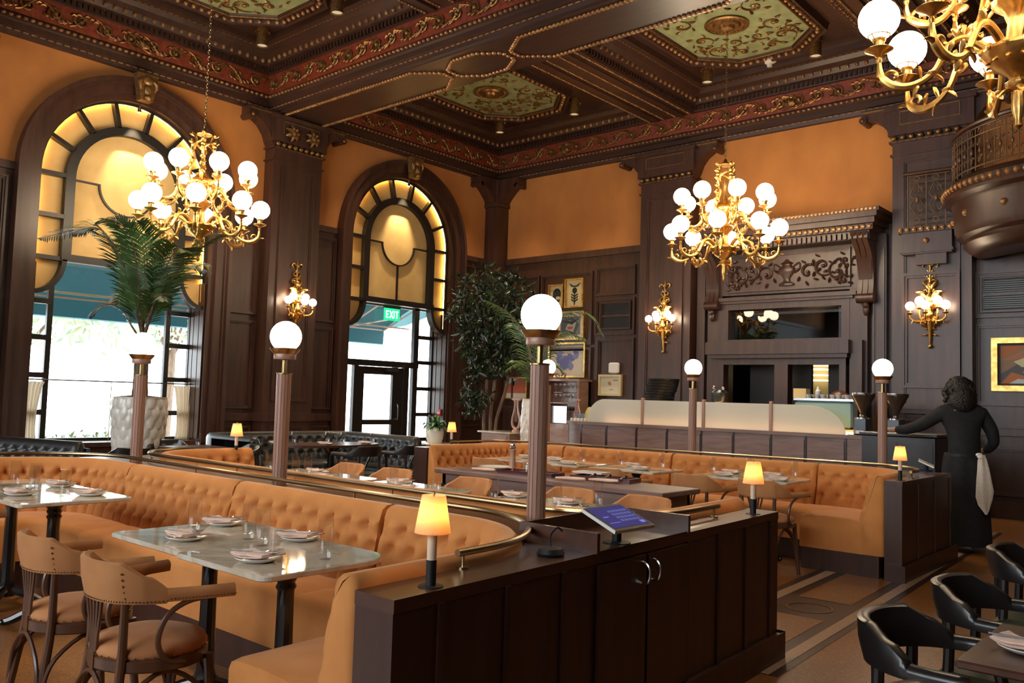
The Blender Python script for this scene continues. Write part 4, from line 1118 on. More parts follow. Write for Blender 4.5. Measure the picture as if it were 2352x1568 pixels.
def tablet(C4, lab, ui=True):
    tb = thing('tablet', lab, 'tablet', (0,0,0))
    m = MB(); n = quadslab(m, C4, .014); m.build('casing', M['plastic'], tb)
    o = n*.001
    q = lambda a, b, c, d, k=1: [lerp4(C4,a,b)+o*k, lerp4(C4,c,b)+o*k, lerp4(C4,c,d)+o*k, lerp4(C4,a,d)+o*k]
    m = MB(); quadslab(m, q(.01,.01,.99,.99), .0005); m.build('bezel', M['black'], tb)
    m = MB(); quadslab(m, q(.05,.08,.95,.92,2), .0005); m.build('screen', M['screen'], tb)
    if ui:
        m = MB(); quadslab(m, q(.80,.14,.91,.24,3), .0005); quadslab(m, q(.1,.26,.36,.275,3), .0005); quadslab(m, q(.14,.5,.27,.53,3), .0005); m.build('button', M['screenui'], tb)
        m = MB()
        for i in range(5):
            for j in range(4): quadslab(m, q(.42+i*.1,.28+j*.13,.5+i*.1,.36+j*.13,3), .0005)
        m.build('keys', M['screenkey'], tb)
    m = MB(); b = (lerp4(C4,.5,.5)-n*.012); m.tube([tuple(b), (b.x, b.y, .822)], .02, 10); m.lathe([(.06,0),(.06,.008),(.02,.012)], 16, (b.x,b.y,.822)); m.build('stand', M['black'], tb)
tablet([(-1.93,2.865,.905),(-1.925,3.15,.905),(-2.155,3.22,.965),(-2.145,2.93,.965)], 'tilted tablet with a purple screen on the near divider till')
m = MB(); m.lathe([(.05,0),(.055,.01),(.045,.028),(.02,.034)], 16); m.tube([(0,0,.03),(-.02,.02,.07),(-.01,.05,.10),(-.0,.07,.085)], .004, 6)
cr = thing('card_reader', 'small black card reader with a looped cable beside the near tablet', 'card reader', (-2.06,2.62,.82)); m.build('body', M['black'], cr)

# ---- far island: one booth facing the camera
PC, GC, sC = upath(-2.38, -7.12, 8.62, 7.5, 6.75, .58); QC = outer_of(PC, GC, -2.235, -7.34, 8.98, -2.38, -7.12, 8.62, .58, sC)
ID = lambda x, y: (x, y)
d2 = thing('booth_divider', 'dark wood divider enclosing the far orange booth, its end post beside the aisle', 'divider', (0,0,0))
divider_half(d2, PC, QC, rot_c)
m = MB(); m.box((-2.23,7.46,0),(-2.205,9.1,.14)); m.box((-2.36,7.455,0),(-2.2,7.5,.14)); m.build('baseboard', M['wood'], d2)
for y in (7.95,8.45,8.95):
    m = MB(); m.box((-2.25,y-.012,.14),(-2.229,y+.012,.78)); m.build('panel_batten', M['wood'], d2)
b3 = thing('tufted_banquette', 'orange tufted banquette along the far side, below the counter', 'banquette', (0,0,0))
LC = (8.62-.58-7.5)+.911
backrest(b3, PC, rot_c, [LC+.35, LC+1.9, LC+3.3], M['velvet'], .02)
iA, _, _ = upath(-2.55, -6.95, 8.45, 7.50, 6.75, .45); iB, _, _ = upath(-3.10, -6.4, 7.90, 7.52, 6.77, .12)
seat(b3, iA, iB, rot_c, [28+6, 28+30, 28+48], M['velvet'])
rC, _, _ = upath(-2.3, -7.2, 8.72, 7.95, 7.2, .62, 10, 14, 40)
rail(rC, 'brass rail along the back of the far orange banquette', rot_c)
tablet([(-2.525,8.97,.915),(-2.585,9.19,.92),(-2.43,9.13,.865),(-2.37,8.91,.86)], 'tablet seen edge-on as a white line on the far divider by the server', False)
m = MB(); m.box((-2.9,8.96,.0),(-2.0,9.3,.80)); m.build('x', M['black']) if 0 else None
# ================================================================ globe post lamps
def post_proto(x, y, lab):
    r = thing('globe_post_lamp', lab, 'post lamp', (x, y, .82), 0, 'globe post lamps on the booth dividers')
    m = MB(); n = 14; prof = []
    rings = []
    for z in (0, .76):
        ring = []
        for j in range(n*4):
            q = j % 4; a = 2*pi*(j//4+(.0,.12,.16,.96)[q])/n; rr = (.0425,.0425,.046,.046)[q]
            ring.append((rr*cos(a), rr*sin(a), z))
        rings.append(ring)
    m.loft(rings, True, True, 0, False); m.build('fluted_post', M['postwood'], r)
    m = MB(); m.lathe([(.047,.758),(.049,.76),(.049,.766),(.047,.768),(.015,.768),(.0145,.86)], 20); m.build('brass_stem', M['brass'], r)
    m = MB(); m.lathe([(.01,.85),(.068,.855),(.07,.86),(.07,.89),(.068,.893)], 28); m.build('wood_collar', M['postwood'], r)
    m = MB(); m.lathe([(.06,.888),(.073,.89),(.097,.922),(.098,.926),(.09,.926),(.06,.905)], 28); m.build('brass_dish', M['brass'], r)
    m = MB(); m.sphere((0,0,1.003), .1, 32, 20); m.build('globe', M['postglobe'], r)
    return r
p0 = post_proto(-2.62, 3.21, 'nearest globe post lamp, standing beside the tilted tablet')
for x, y, lab in ((-4.75,3.21,'globe post lamp in front of the left pilaster sconce'),(-6.72,3.21,'leftmost globe post lamp, in front of the big palm planter'),
                  (-4.95,8.88,'globe post lamp in front of the frosted counter screen'),(-2.89,9.06,'rightmost globe post lamp, in front of the coffee grinders'),
                  (-6.98,8.72,'globe post lamp mostly hidden behind the nearest post')):
    dup(p0, (x, y, .82 if y > 4 else (.765 if x > -6 else .745)), 0, lab)
# ================================================================ little pleated table lamps
def lamp_proto(x, y, z, lab):
    r = thing('table_lamp', lab, 'table lamp', (x, y, z), 0, 'small pleated table lamps')
    m = MB(); m.lathe([(.04,0),(.04,.003),(.017,.004)], 24); m.build('base', M['black'], r)
    m = MB(); m.lathe([(.0165,.003),(.0165,.083),(.0150,.083)], 20); m.build('sleeve', M['black'], r)
    m = MB(); m.lathe([(.0155,.083),(.0155,.2),(.001,.2)], 20); m.build('stem', M['curtainstem'], r)
    m = MB(); n = 120; rings = []
    for t in (0, .02, .5, .98, 1):
        R = .0565+(.037-.0565)*t; z_ = .167+.117*t
        rings.append([(R*(1+.022*cos(40*2*pi*j/n))*cos(2*pi*j/n), R*(1+.022*cos(40*2*pi*j/n))*sin(2*pi*j/n), z_) for j in range(n)])
    m.loft(rings, True, False, 0, True); m.build('pleated_shade', M['shade'], r, sharp=0)
    m = MB(); m.sphere((0,0,.228), .013, 12, 8); m.build('bulb', M['bulb'], r)
    m = MB(); m.lathe([(.003,.2),(.003,.285),(.005,.288),(.002,.295),(.0005,.297)], 8); m.build('finial', M['brass'], r)
    return r
M['curtainstem'] = pmat('cream_stem', (.8,.62,.45), .4)
l0 = lamp_proto(-1.975, 1.908, .82, 'nearest pleated table lamp, at the end of the foreground divider')
for x, y, lab in ((-2.11,4.47,'pleated table lamp glowing yellow at the far end of the near divider'),(-2.30,7.66,'orange table lamp on the end post of the far booth by the server'),
                  (-7.10,4.32,'pleated table lamp at the left end of the middle booth, under the pilaster'),(-7.24,7.25,'pleated table lamp at the left end of the far booth, near the potted plant')):
    dup(l0, (x, y, .82), 0, lab)
# ================================================================ bentwood armchairs
def bandcurve(C=((.28,.19),(.262,.10),(.238,.01),(.205,-.085),(.15,-.155),(.08,-.192),(0,-.203)), k=8):
    H = [Vector(c) for c in C]; H = H+[Vector((-c.x, c.y)) for c in H[-2::-1]]; P = []; m = len(H)
    for i in range(m-1):
        p0, p1, p2, p3 = H[max(i-1,0)], H[i], H[i+1], H[min(i+2,m-1)]
        for j in range(k):
            t = j/k; q = .5*((2*p1)+(p2-p0)*t+(2*p0-5*p1+4*p2-p3)*t*t+(3*p1-p0-3*p2+p3)*t**3); P.append((q.x, q.y))
    P.append(tuple(H[-1])); return P
def chair_band(root, mat, name, z0=.655, zt=.80, za=.705, th=.034, ysplit=-.03, nails=None, arms=None, curve=None):
    P = bandcurve(curve) if curve else bandcurve()
    def ring(i, lo, hi):
        x, y = P[i]; a = Vector(P[min(i+1, len(P)-1)])-Vector(P[max(i-1, 0)]); n = Vector((a.y, -a.x)).normalized()   # outward
        if n.dot(Vector((x, y+.02))) < 0: n = -n
        lean = -.025 if hi > .75 else 0
        o = []
        for w, z in ((-.5,lo),(-.6,(lo+hi)/2),(-.45,hi-.008),(0,hi),(.45,hi-.008),(.62,(lo+hi)/2),(.5,lo),(0,lo-.004)):
            k = lean*(z-lo)/.14
            o.append((x+n.x*(w*th-k*.0)+0, y+n.y*w*th+(lean*(z-lo)/.14), z))
        return o
    back = MB(); arm = [MB(), MB()]
    idx = [i for i, p in enumerate(P) if p[1] <= ysplit]
    i0, i1 = idx[0], idx[-1]
    rings = []
    for i in range(i0, i1+1):
        e = min(i-i0, i1-i); k = min(1, e/11.0)
        hi = za+(zt-za)*(k**.85); rings.append(ring(i, z0, hi))
    back.loft(rings, True, True, 0, True); back.build(name, mat, root, sharp=50)
    for q, rg in enumerate((range(0, i0+1), range(i1, len(P)))):
        rg = list(rg); arm[q].loft([ring(i, za-.045, za) for i in rg], True, True, 0, True); arm[q].build('arm', arms or mat, root, sharp=50)
    if nails:
        m = MB()
        for i in range(i0, i1+1):
            r_ = ring(i, z0, zt); p = r_[6]; c = Vector((p[0], p[1], z0+.008)); m.sphere(c, .0045, 6, 4)
        for i in (i0+11, i1-11):
            for k in range(5):
                r_ = ring(i, z0, zt); p = r_[5]; q_ = r_[6] if k < 2 else r_[5]; m.sphere((q_[0], q_[1]-.025*(.02+.022*k)/.14+(.025*.5 if k >= 2 else 0), z0+.02+.022*k), .0045, 6, 4)
        for rg in (range(0, i0), range(i1, len(P))):
            for i in rg: r_ = ring(i, za-.045, za); p = r_[6]; m.sphere((p[0], p[1], za-.035), .004, 6, 4)
        m.build('nails', nails, root)
def bentwood(lab, loc, rz, group):
    r = thing('bentwood_armchair', lab, 'chair', loc, rz, group)
    chair_band(r, M['chairfab'], 'backrest', nails=M['brass'])
    W = M['woodchair']
    m = MB(); rings = []
    sh = lambda rr, z: [(rr*cos(t)*.98, .0+rr*sin(t)*.9+(.01 if sin(t) > 0 else 0), z) for t in [2*pi*k/32 for k in range(32)]]
    for rr, z in ((.215,.455),(.222,.47),(.21,.488),(.16,.503),(.08,.51),(.005,.512)): rings.append(sh(rr, z))
    m.loft(rings, True, True, 0, True); m.build('seat', M['seatfab'], r, sharp=60)
    m = MB(); rings = [sh(.222,.41), sh(.226,.415), sh(.226,.45), sh(.216,.456)]; m.loft(rings, True, True, 0, True); m.build('seat_frame', W, r)
    m = MB(); rnd = 40
    for k in range(rnd): t = 2*pi*k/rnd; m.sphere((.22*cos(t), .203*sin(t)+(.01 if sin(t) > 0 else 0), .462), .004, 6, 4)
    m.build('seat_nails', M['brass'], r)
    for s in (-1, 1):                                                   # rear legs run up to the band
        m = MB(); m.tube([(s*.19,-.215,0),(s*.16,-.18,.25),(s*.145,-.155,.43),(s*.15,-.155,.66)], [.016,.018,.017,.014], 10); m.build('leg', W, r)
        m = MB(); m.tube([(s*.19,.2,0),(s*.175,.175,.22),(s*.165,.16,.43)], [.014,.018,.019], 10); m.build('leg', W, r)
        m = MB(); pts = [(s*.262,.10,.665),(s*.25,.03,.655),(s*.238,-.03,.62),(s*.23,-.06,.56),(s*.226,-.06,.5),(s*.224,-.025,.45),(s*.22,.04,.435)]
        m.tube(pts, .0105, 8); m.build('arm_brace', W, r)
    m = MB()                                                            # fan splat
    for k in range(-2, 3): m.tube([(k*.008,-.195,.44),(k*.014,-.197,.52),(k*.026,-.2,.6),(k*.034,-.203,.66)], [.008,.0075,.007,.008], 6)
    m.box((-.024,-.205,.41),(.024,-.18,.47)); m.build('splat', W, r)
    m = MB()                                                            # curved braces under the seat
    def hoop(a, b, h): 
        m.tube([(a[0],a[1],.1+0*h),(a[0]*.97+b[0]*.03,a[1]*.97+b[1]*.03,.2),(a[0]*.85+b[0]*.15,a[1]*.85+b[1]*.15,.32),((a[0]+b[0])/2,(a[1]+b[1])/2,.40),(a[0]*.15+b[0]*.85,a[1]*.15+b[1]*.85,.32),(a[0]*.03+b[0]*.97,a[1]*.03+b[1]*.97,.2),(b[0],b[1],.1)], .0095, 7)
    c = [(-.178,-.2),(.178,-.2),(.175,.18),(-.175,.18)]
    for i in range(4): hoop(c[i], c[(i+1) % 4], 0)
    m.build('leg_braces', W, r)
    return r
ch = bentwood('bentwood armchair at the nearest marble table, foremost in the foreground', (-3.17,1.60,0), radians(-3), 'tan bentwood armchairs')
for x, y, rz, lab in ((-3.83,1.615,-2,'bentwood armchair next to the foremost one, on its left, tucked at the nearest table'),(-5.62,1.62,4,'bentwood armchair cut off by the left edge, at the left marble table'),
    (-6.02,4.63,180,'tan armchair at the middle booth, furthest left of those facing the camera'),(-5.40,4.62,184,'second tan armchair from the left at the middle booth tables'),
    (-4.52,4.62,180,'tan armchair facing the camera, directly behind the pleated foreground lamp'),(-3.62,4.68,182,'tan armchair facing the camera, just right of the nearest globe post'),
    (-3.04,4.70,178,'tan armchair facing the camera, directly behind the tilted tablet'),
    (-5.95,6.62,0,'tan armchair at the far booth, left of the pepper mill'),(-5.30,6.66,-3,'tan armchair at the far booth, hidden behind the pepper mill and shakers'),
    (-4.55,6.72,2,'tan armchair with its back turned, behind the middle of the long table'),(-3.76,6.90,0,'tan armchair with its back turned, behind the right end of the long table'),
    (-3.16,6.96,-4,'tan armchair with its back turned, behind the glowing table lamp')):
    dup(ch, (x, y, 0), radians(rz), lab)
# ================================================================ dark captain chairs at lower right
def captain(lab, loc, rz):
    r = thing('captain_chair', lab, 'chair', loc, rz, 'dark captain chairs at lower right'); B = M['blackwood']
    chair_band(r, B, 'back_rail', .655, .785, .70, .04, -.02, None, B, ((.235,.12),(.236,.06),(.232,0),(.205,-.085),(.15,-.155),(.08,-.192),(0,-.203)))
    m = MB(); m.rbox((-.2,-.19,.43),(.2,.2,.48),.02); m.build('seat', M['green'], r)
    m = MB(); m.rbox((-.205,-.195,.39),(.205,.205,.43),.01); m.build('seat_frame', B, r)
    for s in (-1,1):
        m = MB(); m.tube([(s*.19,-.19,0),(s*.17,-.15,.43),(s*.165,-.14,.68)], [.018,.02,.018], 10); m.build('leg', B, r)
        m = MB(); m.tube([(s*.215,.17,0),(s*.21,.14,.43),(s*.233,.08,.67)], [.018,.02,.018], 10); m.build('leg', B, r)
    m = MB(); m.tube([(0,-.195,.42),(0,-.203,.67)], .016, 8); m.build('spindle', B, r)
    m = MB()
    for s in (-1,1): m.tube([(s*.18,-.17,.2),(s*.212,.15,.2)], .011, 7)
    m.tube([(-.2,0,.2),(.2,0,.2)], .011, 7); m.build('stretcher', B, r)
    return r
c0 = captain('dark captain chair nearest the white plate at lower right', (-.73,2.86,0), radians(-90))
for x, y, rz, lab in ((-.72,3.62,-92,'second dark captain chair along the aisle, behind the one by the plate'),(-.76,4.68,-90,'third dark captain chair along the aisle, at the right edge'),
                      (-.62,5.95,-90,'furthest dark captain chair, barely showing at the right edge'),(-.44,2.06,-84,'dark chair whose rail top crosses the bottom right corner')):
    dup(c0, (x, y, 0), radians(rz), lab)
# ================================================================ tables
def mtable(lab, x0, x1, y0, y1, rr=(.03,.03,.03,.03), top=M['marble'], zt=.76, group='white marble tables', ped=True, th=.022):
    cx, cyy = (x0+x1)/2, (y0+y1)/2
    r = thing('marble_table' if top is M['marble'] else 'dining_table', lab, 'table', (cx, cyy, 0), 0, group)
    poly = []; a, b = (x1-x0)/2, (y1-y0)/2
    for (sx, sy, rad, st) in ((1,1,rr[0],0),(-1,1,rr[1],1),(-1,-1,rr[2],2),(1,-1,rr[3],3)):
        for k in range(7):
            t = pi/2*(st+k/6); poly.append((sx*(a-rad)+rad*cos(t), sy*(b-rad)+rad*sin(t)))
    m = MB(); ins = lambda d: [(p[0]*(1-d/a), p[1]*(1-d/b)) for p in poly]
    m.loft([[(u,v,zt-th) for u,v in ins(.004)],[(u,v,zt-th+.004) for u,v in poly],[(u,v,zt-.004) for u,v in poly],[(u,v,zt) for u,v in ins(.004)]], True, True, 0, False)
    m.build('tabletop', top, r)
    m = MB(); m.lathe([(.045,.10),(.05,.13),(.038,.16),(.034,.55),(.034,.62),(.042,.635),(.034,.65),(.042,.665),(.036,.68),(.05,.70),(.05,zt-th-.012)], 20, flute=.03, nf=10); m.build('pedestal', M['iron'], r)
    m = MB(); m.box((-.2,-.03,zt-th-.014),(.2,.03,zt-th)); m.box((-.03,-.2,zt-th-.014),(.03,.2,zt-th)); m.build('support_plate', M['iron'], r)
    m = MB(); m.lathe([(.05,.06),(.055,.11),(.03,.13)], 16)
    for k in range(4):
        t = pi/4+pi/2*k; c, s = cos(t), sin(t)
        m.tube([(.03*c,.03*s,.1),(.12*c,.12*s,.075),(.2*c,.2*s,.035),(.25*c,.25*s,.02)], [.032,.028,.026,.02], 8); m.sphere((.25*c,.25*s,.02), .028, 8, 6, 0, (1,1,.7))
    m.build('base', M['iron'], r)
    return r
mtable('nearest white marble table, with the rounded right corner', -3.285, -2.66, 1.75, 2.38, (.16,.02,.02,.05))
mtable('white marble table butted against the nearest one on its left', -3.92, -3.295, 1.77, 2.42, (.02,.03,.03,.02))
mtable('white marble table further left with glasses by the left edge', -5.72, -5.07, 1.79, 2.42)
mtable('white marble table cut by the left edge of the photo', -6.40, -5.73, 1.79, 2.42)
mtable('marble table behind the near divider, under the left pilaster side', -6.2, -5.13, 3.80, 4.40, (.1,.03,.03,.03))
mtable('marble table behind the near divider reflecting an orange lamp', -5.02, -4.14, 3.80, 4.42, (.1,.03,.03,.03))
mtable('marble table behind the nearest globe post and the tablet', -3.84, -2.78, 3.86, 4.52, (.16,.03,.03,.03))
mtable('marble table of the far booth behind the pepper mill', -6.35, -5.10, 6.88, 7.48)
mtable('marble table in the middle of the far booth', -5.0, -4.27, 6.93, 7.52)
mtable('marble table of the far booth with the rounded right end', -3.98, -3.06, 7.12, 7.80, (.2,.03,.03,.03))
lt = thing('long_table', 'long dark wood table between the two orange booths', 'table', (-4.46,5.73,0))
m = MB(); m.rbox((-1.19,-.28,.72),(1.19,.28,.76),.006); m.build('tabletop', M['woodfront'], lt)
m = MB(); m.box((-1.12,-.24,.62),(1.12,-.2,.72)); m.box((-1.12,.2,.62),(1.12,.24,.72)); m.box((-1.12,-.24,.62),(-1.08,.24,.72)); m.box((1.08,-.24,.62),(1.12,.24,.72)); m.build('apron', M['woodfront'], lt)
for sx in (-1,1):
    for sy in (-1,1):
        m = MB(); m.loft([[(sx*1.03+dx*k,sy*.18+dy*k,z) for dx,dy in ((-1,-1),(1,-1),(1,1),(-1,1))] for k,z in ((.035,0),(.05,.4),(.085,.60),(.085,.63))], True, True, 0, False); m.build('leg', M['blackwood'], lt)
dk = thing('dark_table', 'dark table corner at lower right under the white plate', 'table', (-.28,2.86,0))
m = MB(); m.rbox((-.36,-.26,.722),(.36,.30,.745),.005); m.build('tabletop', M['woodtop'], dk)
m = MB(); m.lathe([(.2,0),(.2,.02),(.05,.05),(.04,.6),(.12,.70),(.12,.722)], 18); m.build('pedestal', M['iron'], dk)
# ================================================================ table settings
g0 = None
def tumbler(x, y, z, where, h=.142, s=1):
    global g0
    if g0 is None:
        g0 = thing('water_glass', 'x', 'glass', (x,y,z), 0, 'clear water glasses on the tables')
        m = MB(); m.lathe([(.001,.0),(.022,.0),(.0255,.006),(.031,.06),(.0315,.1),(.028,.155),(.0268,.155),(.0302,.1),(.0297,.06),(.0245,.026),(.001,.022)], 28); m.build('tumbler', M['tumbler'], g0)
        r = g0; r['label'] = 'clear tall water glass '+where; return
    dup(g0, (x, y, z), 0, 'clear tall water glass '+where)
pl0 = nk0 = fk0 = kn0 = None
def setting(x, y, z, rz, where, cut=2):
    global pl0, nk0, fk0, kn0
    if pl0 is None:
        pl0 = thing('side_plate', 'x', 'plate', (x,y,z), 0, 'white side plates on the tables')
        m = MB(); m.lathe([(.001,.003),(.05,.003),(.052,0),(.056,0),(.07,.006),(.084,.014),(.086,.016),(.085,.018),(.066,.010),(.052,.007),(.001,.007)], 32); m.build('dish', M['white'], pl0)
        nk0 = thing('folded_napkin', 'x', 'napkin', (x,y,z), 0, 'pale pink napkins folded on the plates')
        m = MB()
        n = 10
        for k, (w, d, z0, z1, off, r_) in enumerate(((.086,.062,.018,.024,(0,0),0),(.08,.04,.0245,.032,(-.002,-.018),.04))):
            rings = []
            for zz, kk in ((z0,.97),(z0+.002,1),(z1-.001,1),(z1,.97)):
                ring = []
                for j in range(4*n):
                    q = j//n; t = (j % n)/n; cs = [(-1,-1),(1,-1),(1,1),(-1,1)]; a, b = cs[q], cs[(q+1) % 4]
                    u, v = (a[0]+(b[0]-a[0])*t)*w*kk, (a[1]+(b[1]-a[1])*t)*d*kk
                    ring.append((off[0]+u*cos(r_)-v*sin(r_), off[1]+u*sin(r_)+v*cos(r_), zz+.003*sin(u*40+k)+.010*(abs(u)/.085)**3))
                rings.append(ring)
            m.loft(rings, True, True, 0, True)
        m.build('cloth', M['napkin'], nk0, sharp=60)
        fk0 = thing('fork', 'x', 'fork', (x,y,z), 0, 'forks on the napkins')
        m = MB(); m.tube([(-.09,0,.038),(-.02,0,.036),(.03,0,.038),(.045,0,.042)], [.0035,.0022,.002,.005], 6)
        for k in range(4): m.tube([(.045,-.006+.004*k,.041),(.06,-.0075+.005*k,.039),(.088,-.0075+.005*k,.046)], .0013, 5)
        m.build('tines_and_handle', M['steel'], fk0)
        kn0 = thing('table_knife', 'x', 'knife', (x,y,z), 0, 'table knives on the napkins')
        m = MB(); m.tube([(-.1,0,.038),(-.01,0,.038)], [.0042,.0032], 6); m.add([(-.01,-.004,.039),(.09,-.005,.041),(.105,.004,.042),(-.01,.004,.039),(-.01,-.004,.037),(.09,-.005,.039),(.105,.004,.0405),(-.01,.004,.037)], [(0,1,2,3),(7,6,5,4),(0,4,5,1),(1,5,6,2),(2,6,7,3),(3,7,4,0)], 0, False)
        m.build('blade_and_handle', M['steel'], kn0)
        P, N, F, K_ = pl0, nk0, fk0, kn0
    else:
        P, N = dup(pl0, (x,y,z), 0), dup(nk0, (x,y,z), rz)
        F, K_ = (dup(fk0, (x,y,z), 0), dup(kn0, (x,y,z), 0)) if cut else (None, None)
    P['label'] = 'white side plate '+where; N.rotation_euler.z = rz; N['label'] = 'folded pale pink napkin on the plate '+where
    if F:
        c, s = cos(rz), sin(rz)
        F.location = (x-s*.0, y+c*.0, z); F.rotation_euler.z = rz+.35; F['label'] = 'fork on the napkin '+where
        K_.location = (x+s*.016, y-c*.016, z); K_.rotation_euler.z = rz+.28; K_['label'] = 'table knife on the napkin '+where
TZ = .76
for x, y, w in ((-6.08,2.12,'at the left edge of the photo, leftmost of four'),(-5.84,2.15,'on the left marble table, second from the left edge'),(-5.665,2.08,'on the left marble table, third from the left edge'),(-5.33,2.13,'near the right end of the left marble table'),
                (-3.72,2.07,'at the left of the nearest marble tables, tallest against the seat'),(-3.38,2.14,'in the middle of the nearest tables, left of a pair'),(-3.21,2.10,'in the middle of the nearest tables, right of a pair'),(-2.80,2.12,'by the rounded corner of the nearest marble table'),
                (-6.1,4.02,'behind the divider, just left of the left pilaster post lamp'),(-5.66,3.97,'behind the divider, left of a pair right of that post'),(-5.53,3.99,'behind the divider, right of a pair right of that post'),(-5.22,4.08,'behind the divider, on the right end of the sunlit table'),
                (-4.60,4.05,'behind the divider, left on the table reflecting a lamp'),(-4.26,4.14,'behind the divider, right on the table reflecting a lamp'),(-3.68,4.08,'just left of the nearest globe post'),(-3.22,4.14,'just right of the nearest globe post'),(-3.14,4.46,'behind the tilted tablet'),
                (-5.2,7.10,'on the far booth table right of the nearest post'),(-4.79,7.18,'on the far booth middle table, left'),(-4.42,7.35,'on the far booth middle table, right'),(-3.9,7.40,'on the far booth rounded table, left'),(-3.66,7.66,'on the far booth table, partly behind the glowing lamp'),(-3.2,7.62,'on the far booth rounded table, right end')):
    tumbler(x, y, TZ, w)
for x, y, rz, w in ((-6.1,1.95,10,'at the left edge of the photo'),(-5.50,1.95,5,'on the front edge of the left marble table'),(-5.82,2.30,0,'at the back of the left marble table'),(-5.28,2.26,15,'behind the right glass of the left table'),
                    (-3.53,1.93,-5,'at the front left of the nearest tables'),(-3.80,2.27,20,'at the back left of the nearest tables'),(-2.93,1.90,10,'in front on the nearest table, foremost of all'),(-3.22,2.30,15,'at the back right of the nearest tables'),
                    (-5.75,4.25,0,'on the sunlit table behind the divider, left'),(-5.42,4.05,10,'on the sunlit table behind the divider, front'),(-4.78,4.27,5,'on the table reflecting a lamp, back'),(-4.46,4.02,20,'on the table reflecting a lamp, front'),
                    (-3.74,4.37,0,'left of the nearest globe post, back'),(-3.52,4.03,15,'left of the nearest globe post, front'),(-3.30,4.37,-5,'right of the nearest globe post, back'),(-3.02,4.05,15,'right of the nearest globe post, front')):
    setting(x, y, TZ, radians(rz), w)
for x, y, rz, w in ((-6.05,7.25,0,'behind the pepper mill at left'),(-5.70,7.3,0,'behind the nearest globe post'),(-5.28,6.99,12,'on the far table right of the post'),
                    (-4.78,7.40,5,'on the far booth middle table, back'),(-4.50,7.1,12,'on the far booth middle table, front'),(-3.80,7.60,0,'on the far rounded table, back left'),(-3.72,7.28,8,'on the far rounded table, front left'),(-3.42,7.68,0,'beside the glowing lamp in the far booth'),(-3.20,7.30,10,'on the far rounded table, front right')):
    setting(x, y, TZ, radians(rz), w, 0)
setting(-.50, 2.84, .745, radians(-12), 'on the dark table at lower right')
# long table: mill, shakers, trays, menus
r = thing('pepper_mill', 'tall wooden pepper mill with a steel cap on the long dark table', 'pepper mill', (-5.0,5.78,.76))
m = MB(); m.lathe([(.033,0),(.034,.02),(.028,.03),(.03,.06),(.025,.11),(.023,.15),(.027,.19),(.029,.2),(.024,.205)], 20); m.build('body', M['postwood'], r)
m = MB(); m.lathe([(.026,.205),(.028,.215),(.022,.225),(.024,.24),(.018,.255),(.001,.258)], 18); m.build('cap', M['steel'], r)
for k, (dx, lab) in enumerate(((0,'left salt shaker beside the pepper mill'),(.06,'right shaker, the second from the pepper mill'))):
    r = thing('shaker', lab, 'shaker', (-4.84+dx,5.80+dx*.6,.775)); m = MB(); m.lathe([(.02,0),(.022,.005),(.019,.06),(.001,.06)], 14); m.build('glass_body', M['white'], r)
    m = MB(); m.lathe([(.02,.06),(.02,.07),(.012,.078),(.001,.079)], 14); m.build('steel_cap', M['steel'], r)
for k, (x, y, lab) in enumerate(((-4.72,5.70,'oxblood tray on the long table, carrying the shakers'),(-4.06,5.86,'oxblood tray on the long table with brass clasps, right of the near post'))):
    r = thing('lacquer_tray', lab, 'tray', (x, y, .76), radians(8)); m = MB(); m.box((-.27,-.11,0),(.27,.11,.012)); m.box((-.27,-.11,.012),(.27,-.095,.035)); m.box((-.27,.095,.012),(.27,.11,.035)); m.box((-.27,-.095,.012),(-.255,.095,.035)); m.box((.255,-.095,.012),(.27,.095,.035)); m.build('tray_body', M['fishtray'], r)
    if k:
        m = MB()
        for q in (-.12,.02,.16): m.tube([(q,-.05,.03),(q+.03,0,.05),(q,.05,.03)], .006, 6)
        m.build('clasp', M['iron'], r)
for k, (x, y, rz, lab) in enumerate(((-4.22,5.60,14,'folded pink napkin roll on the long table, left'),(-3.98,5.72,10,'folded pink napkin roll on the long table, right'),(-5.18,5.60,4,'pale napkin at the left of the long table in front of the plates'))):
    r = thing('napkin_roll', lab, 'napkin', (x, y, .762), radians(rz)); m = MB()
    m.tube([(-.13,0,.014),(-.05,.004,.016),(.05,-.003,.018),(.13,.0,.02)], [.012,.02,.022,.016], 10, 0, True, .7); m.build('cloth', M['napkin'], r)
r = thing('serving_plate', 'large white oval plate stack at the left of the long table', 'plate', (-5.22,5.80,.76)); m = MB(); m.lathe([(.001,.006),(.08,.006),(.09,0),(.1,.004),(.15,.03),(.152,.034),(.1,.014),(.001,.012)], 30); m.build('dish', M['white'], r)
r = thing('menu_card', 'white menu cards lying on the right tray of the long table', 'menu', (-4.28,5.98,.80), radians(6)); m = MB(); m.box((-.14,-.09,0),(.14,.09,.012)); m.build('pages', M['plastic'], r)
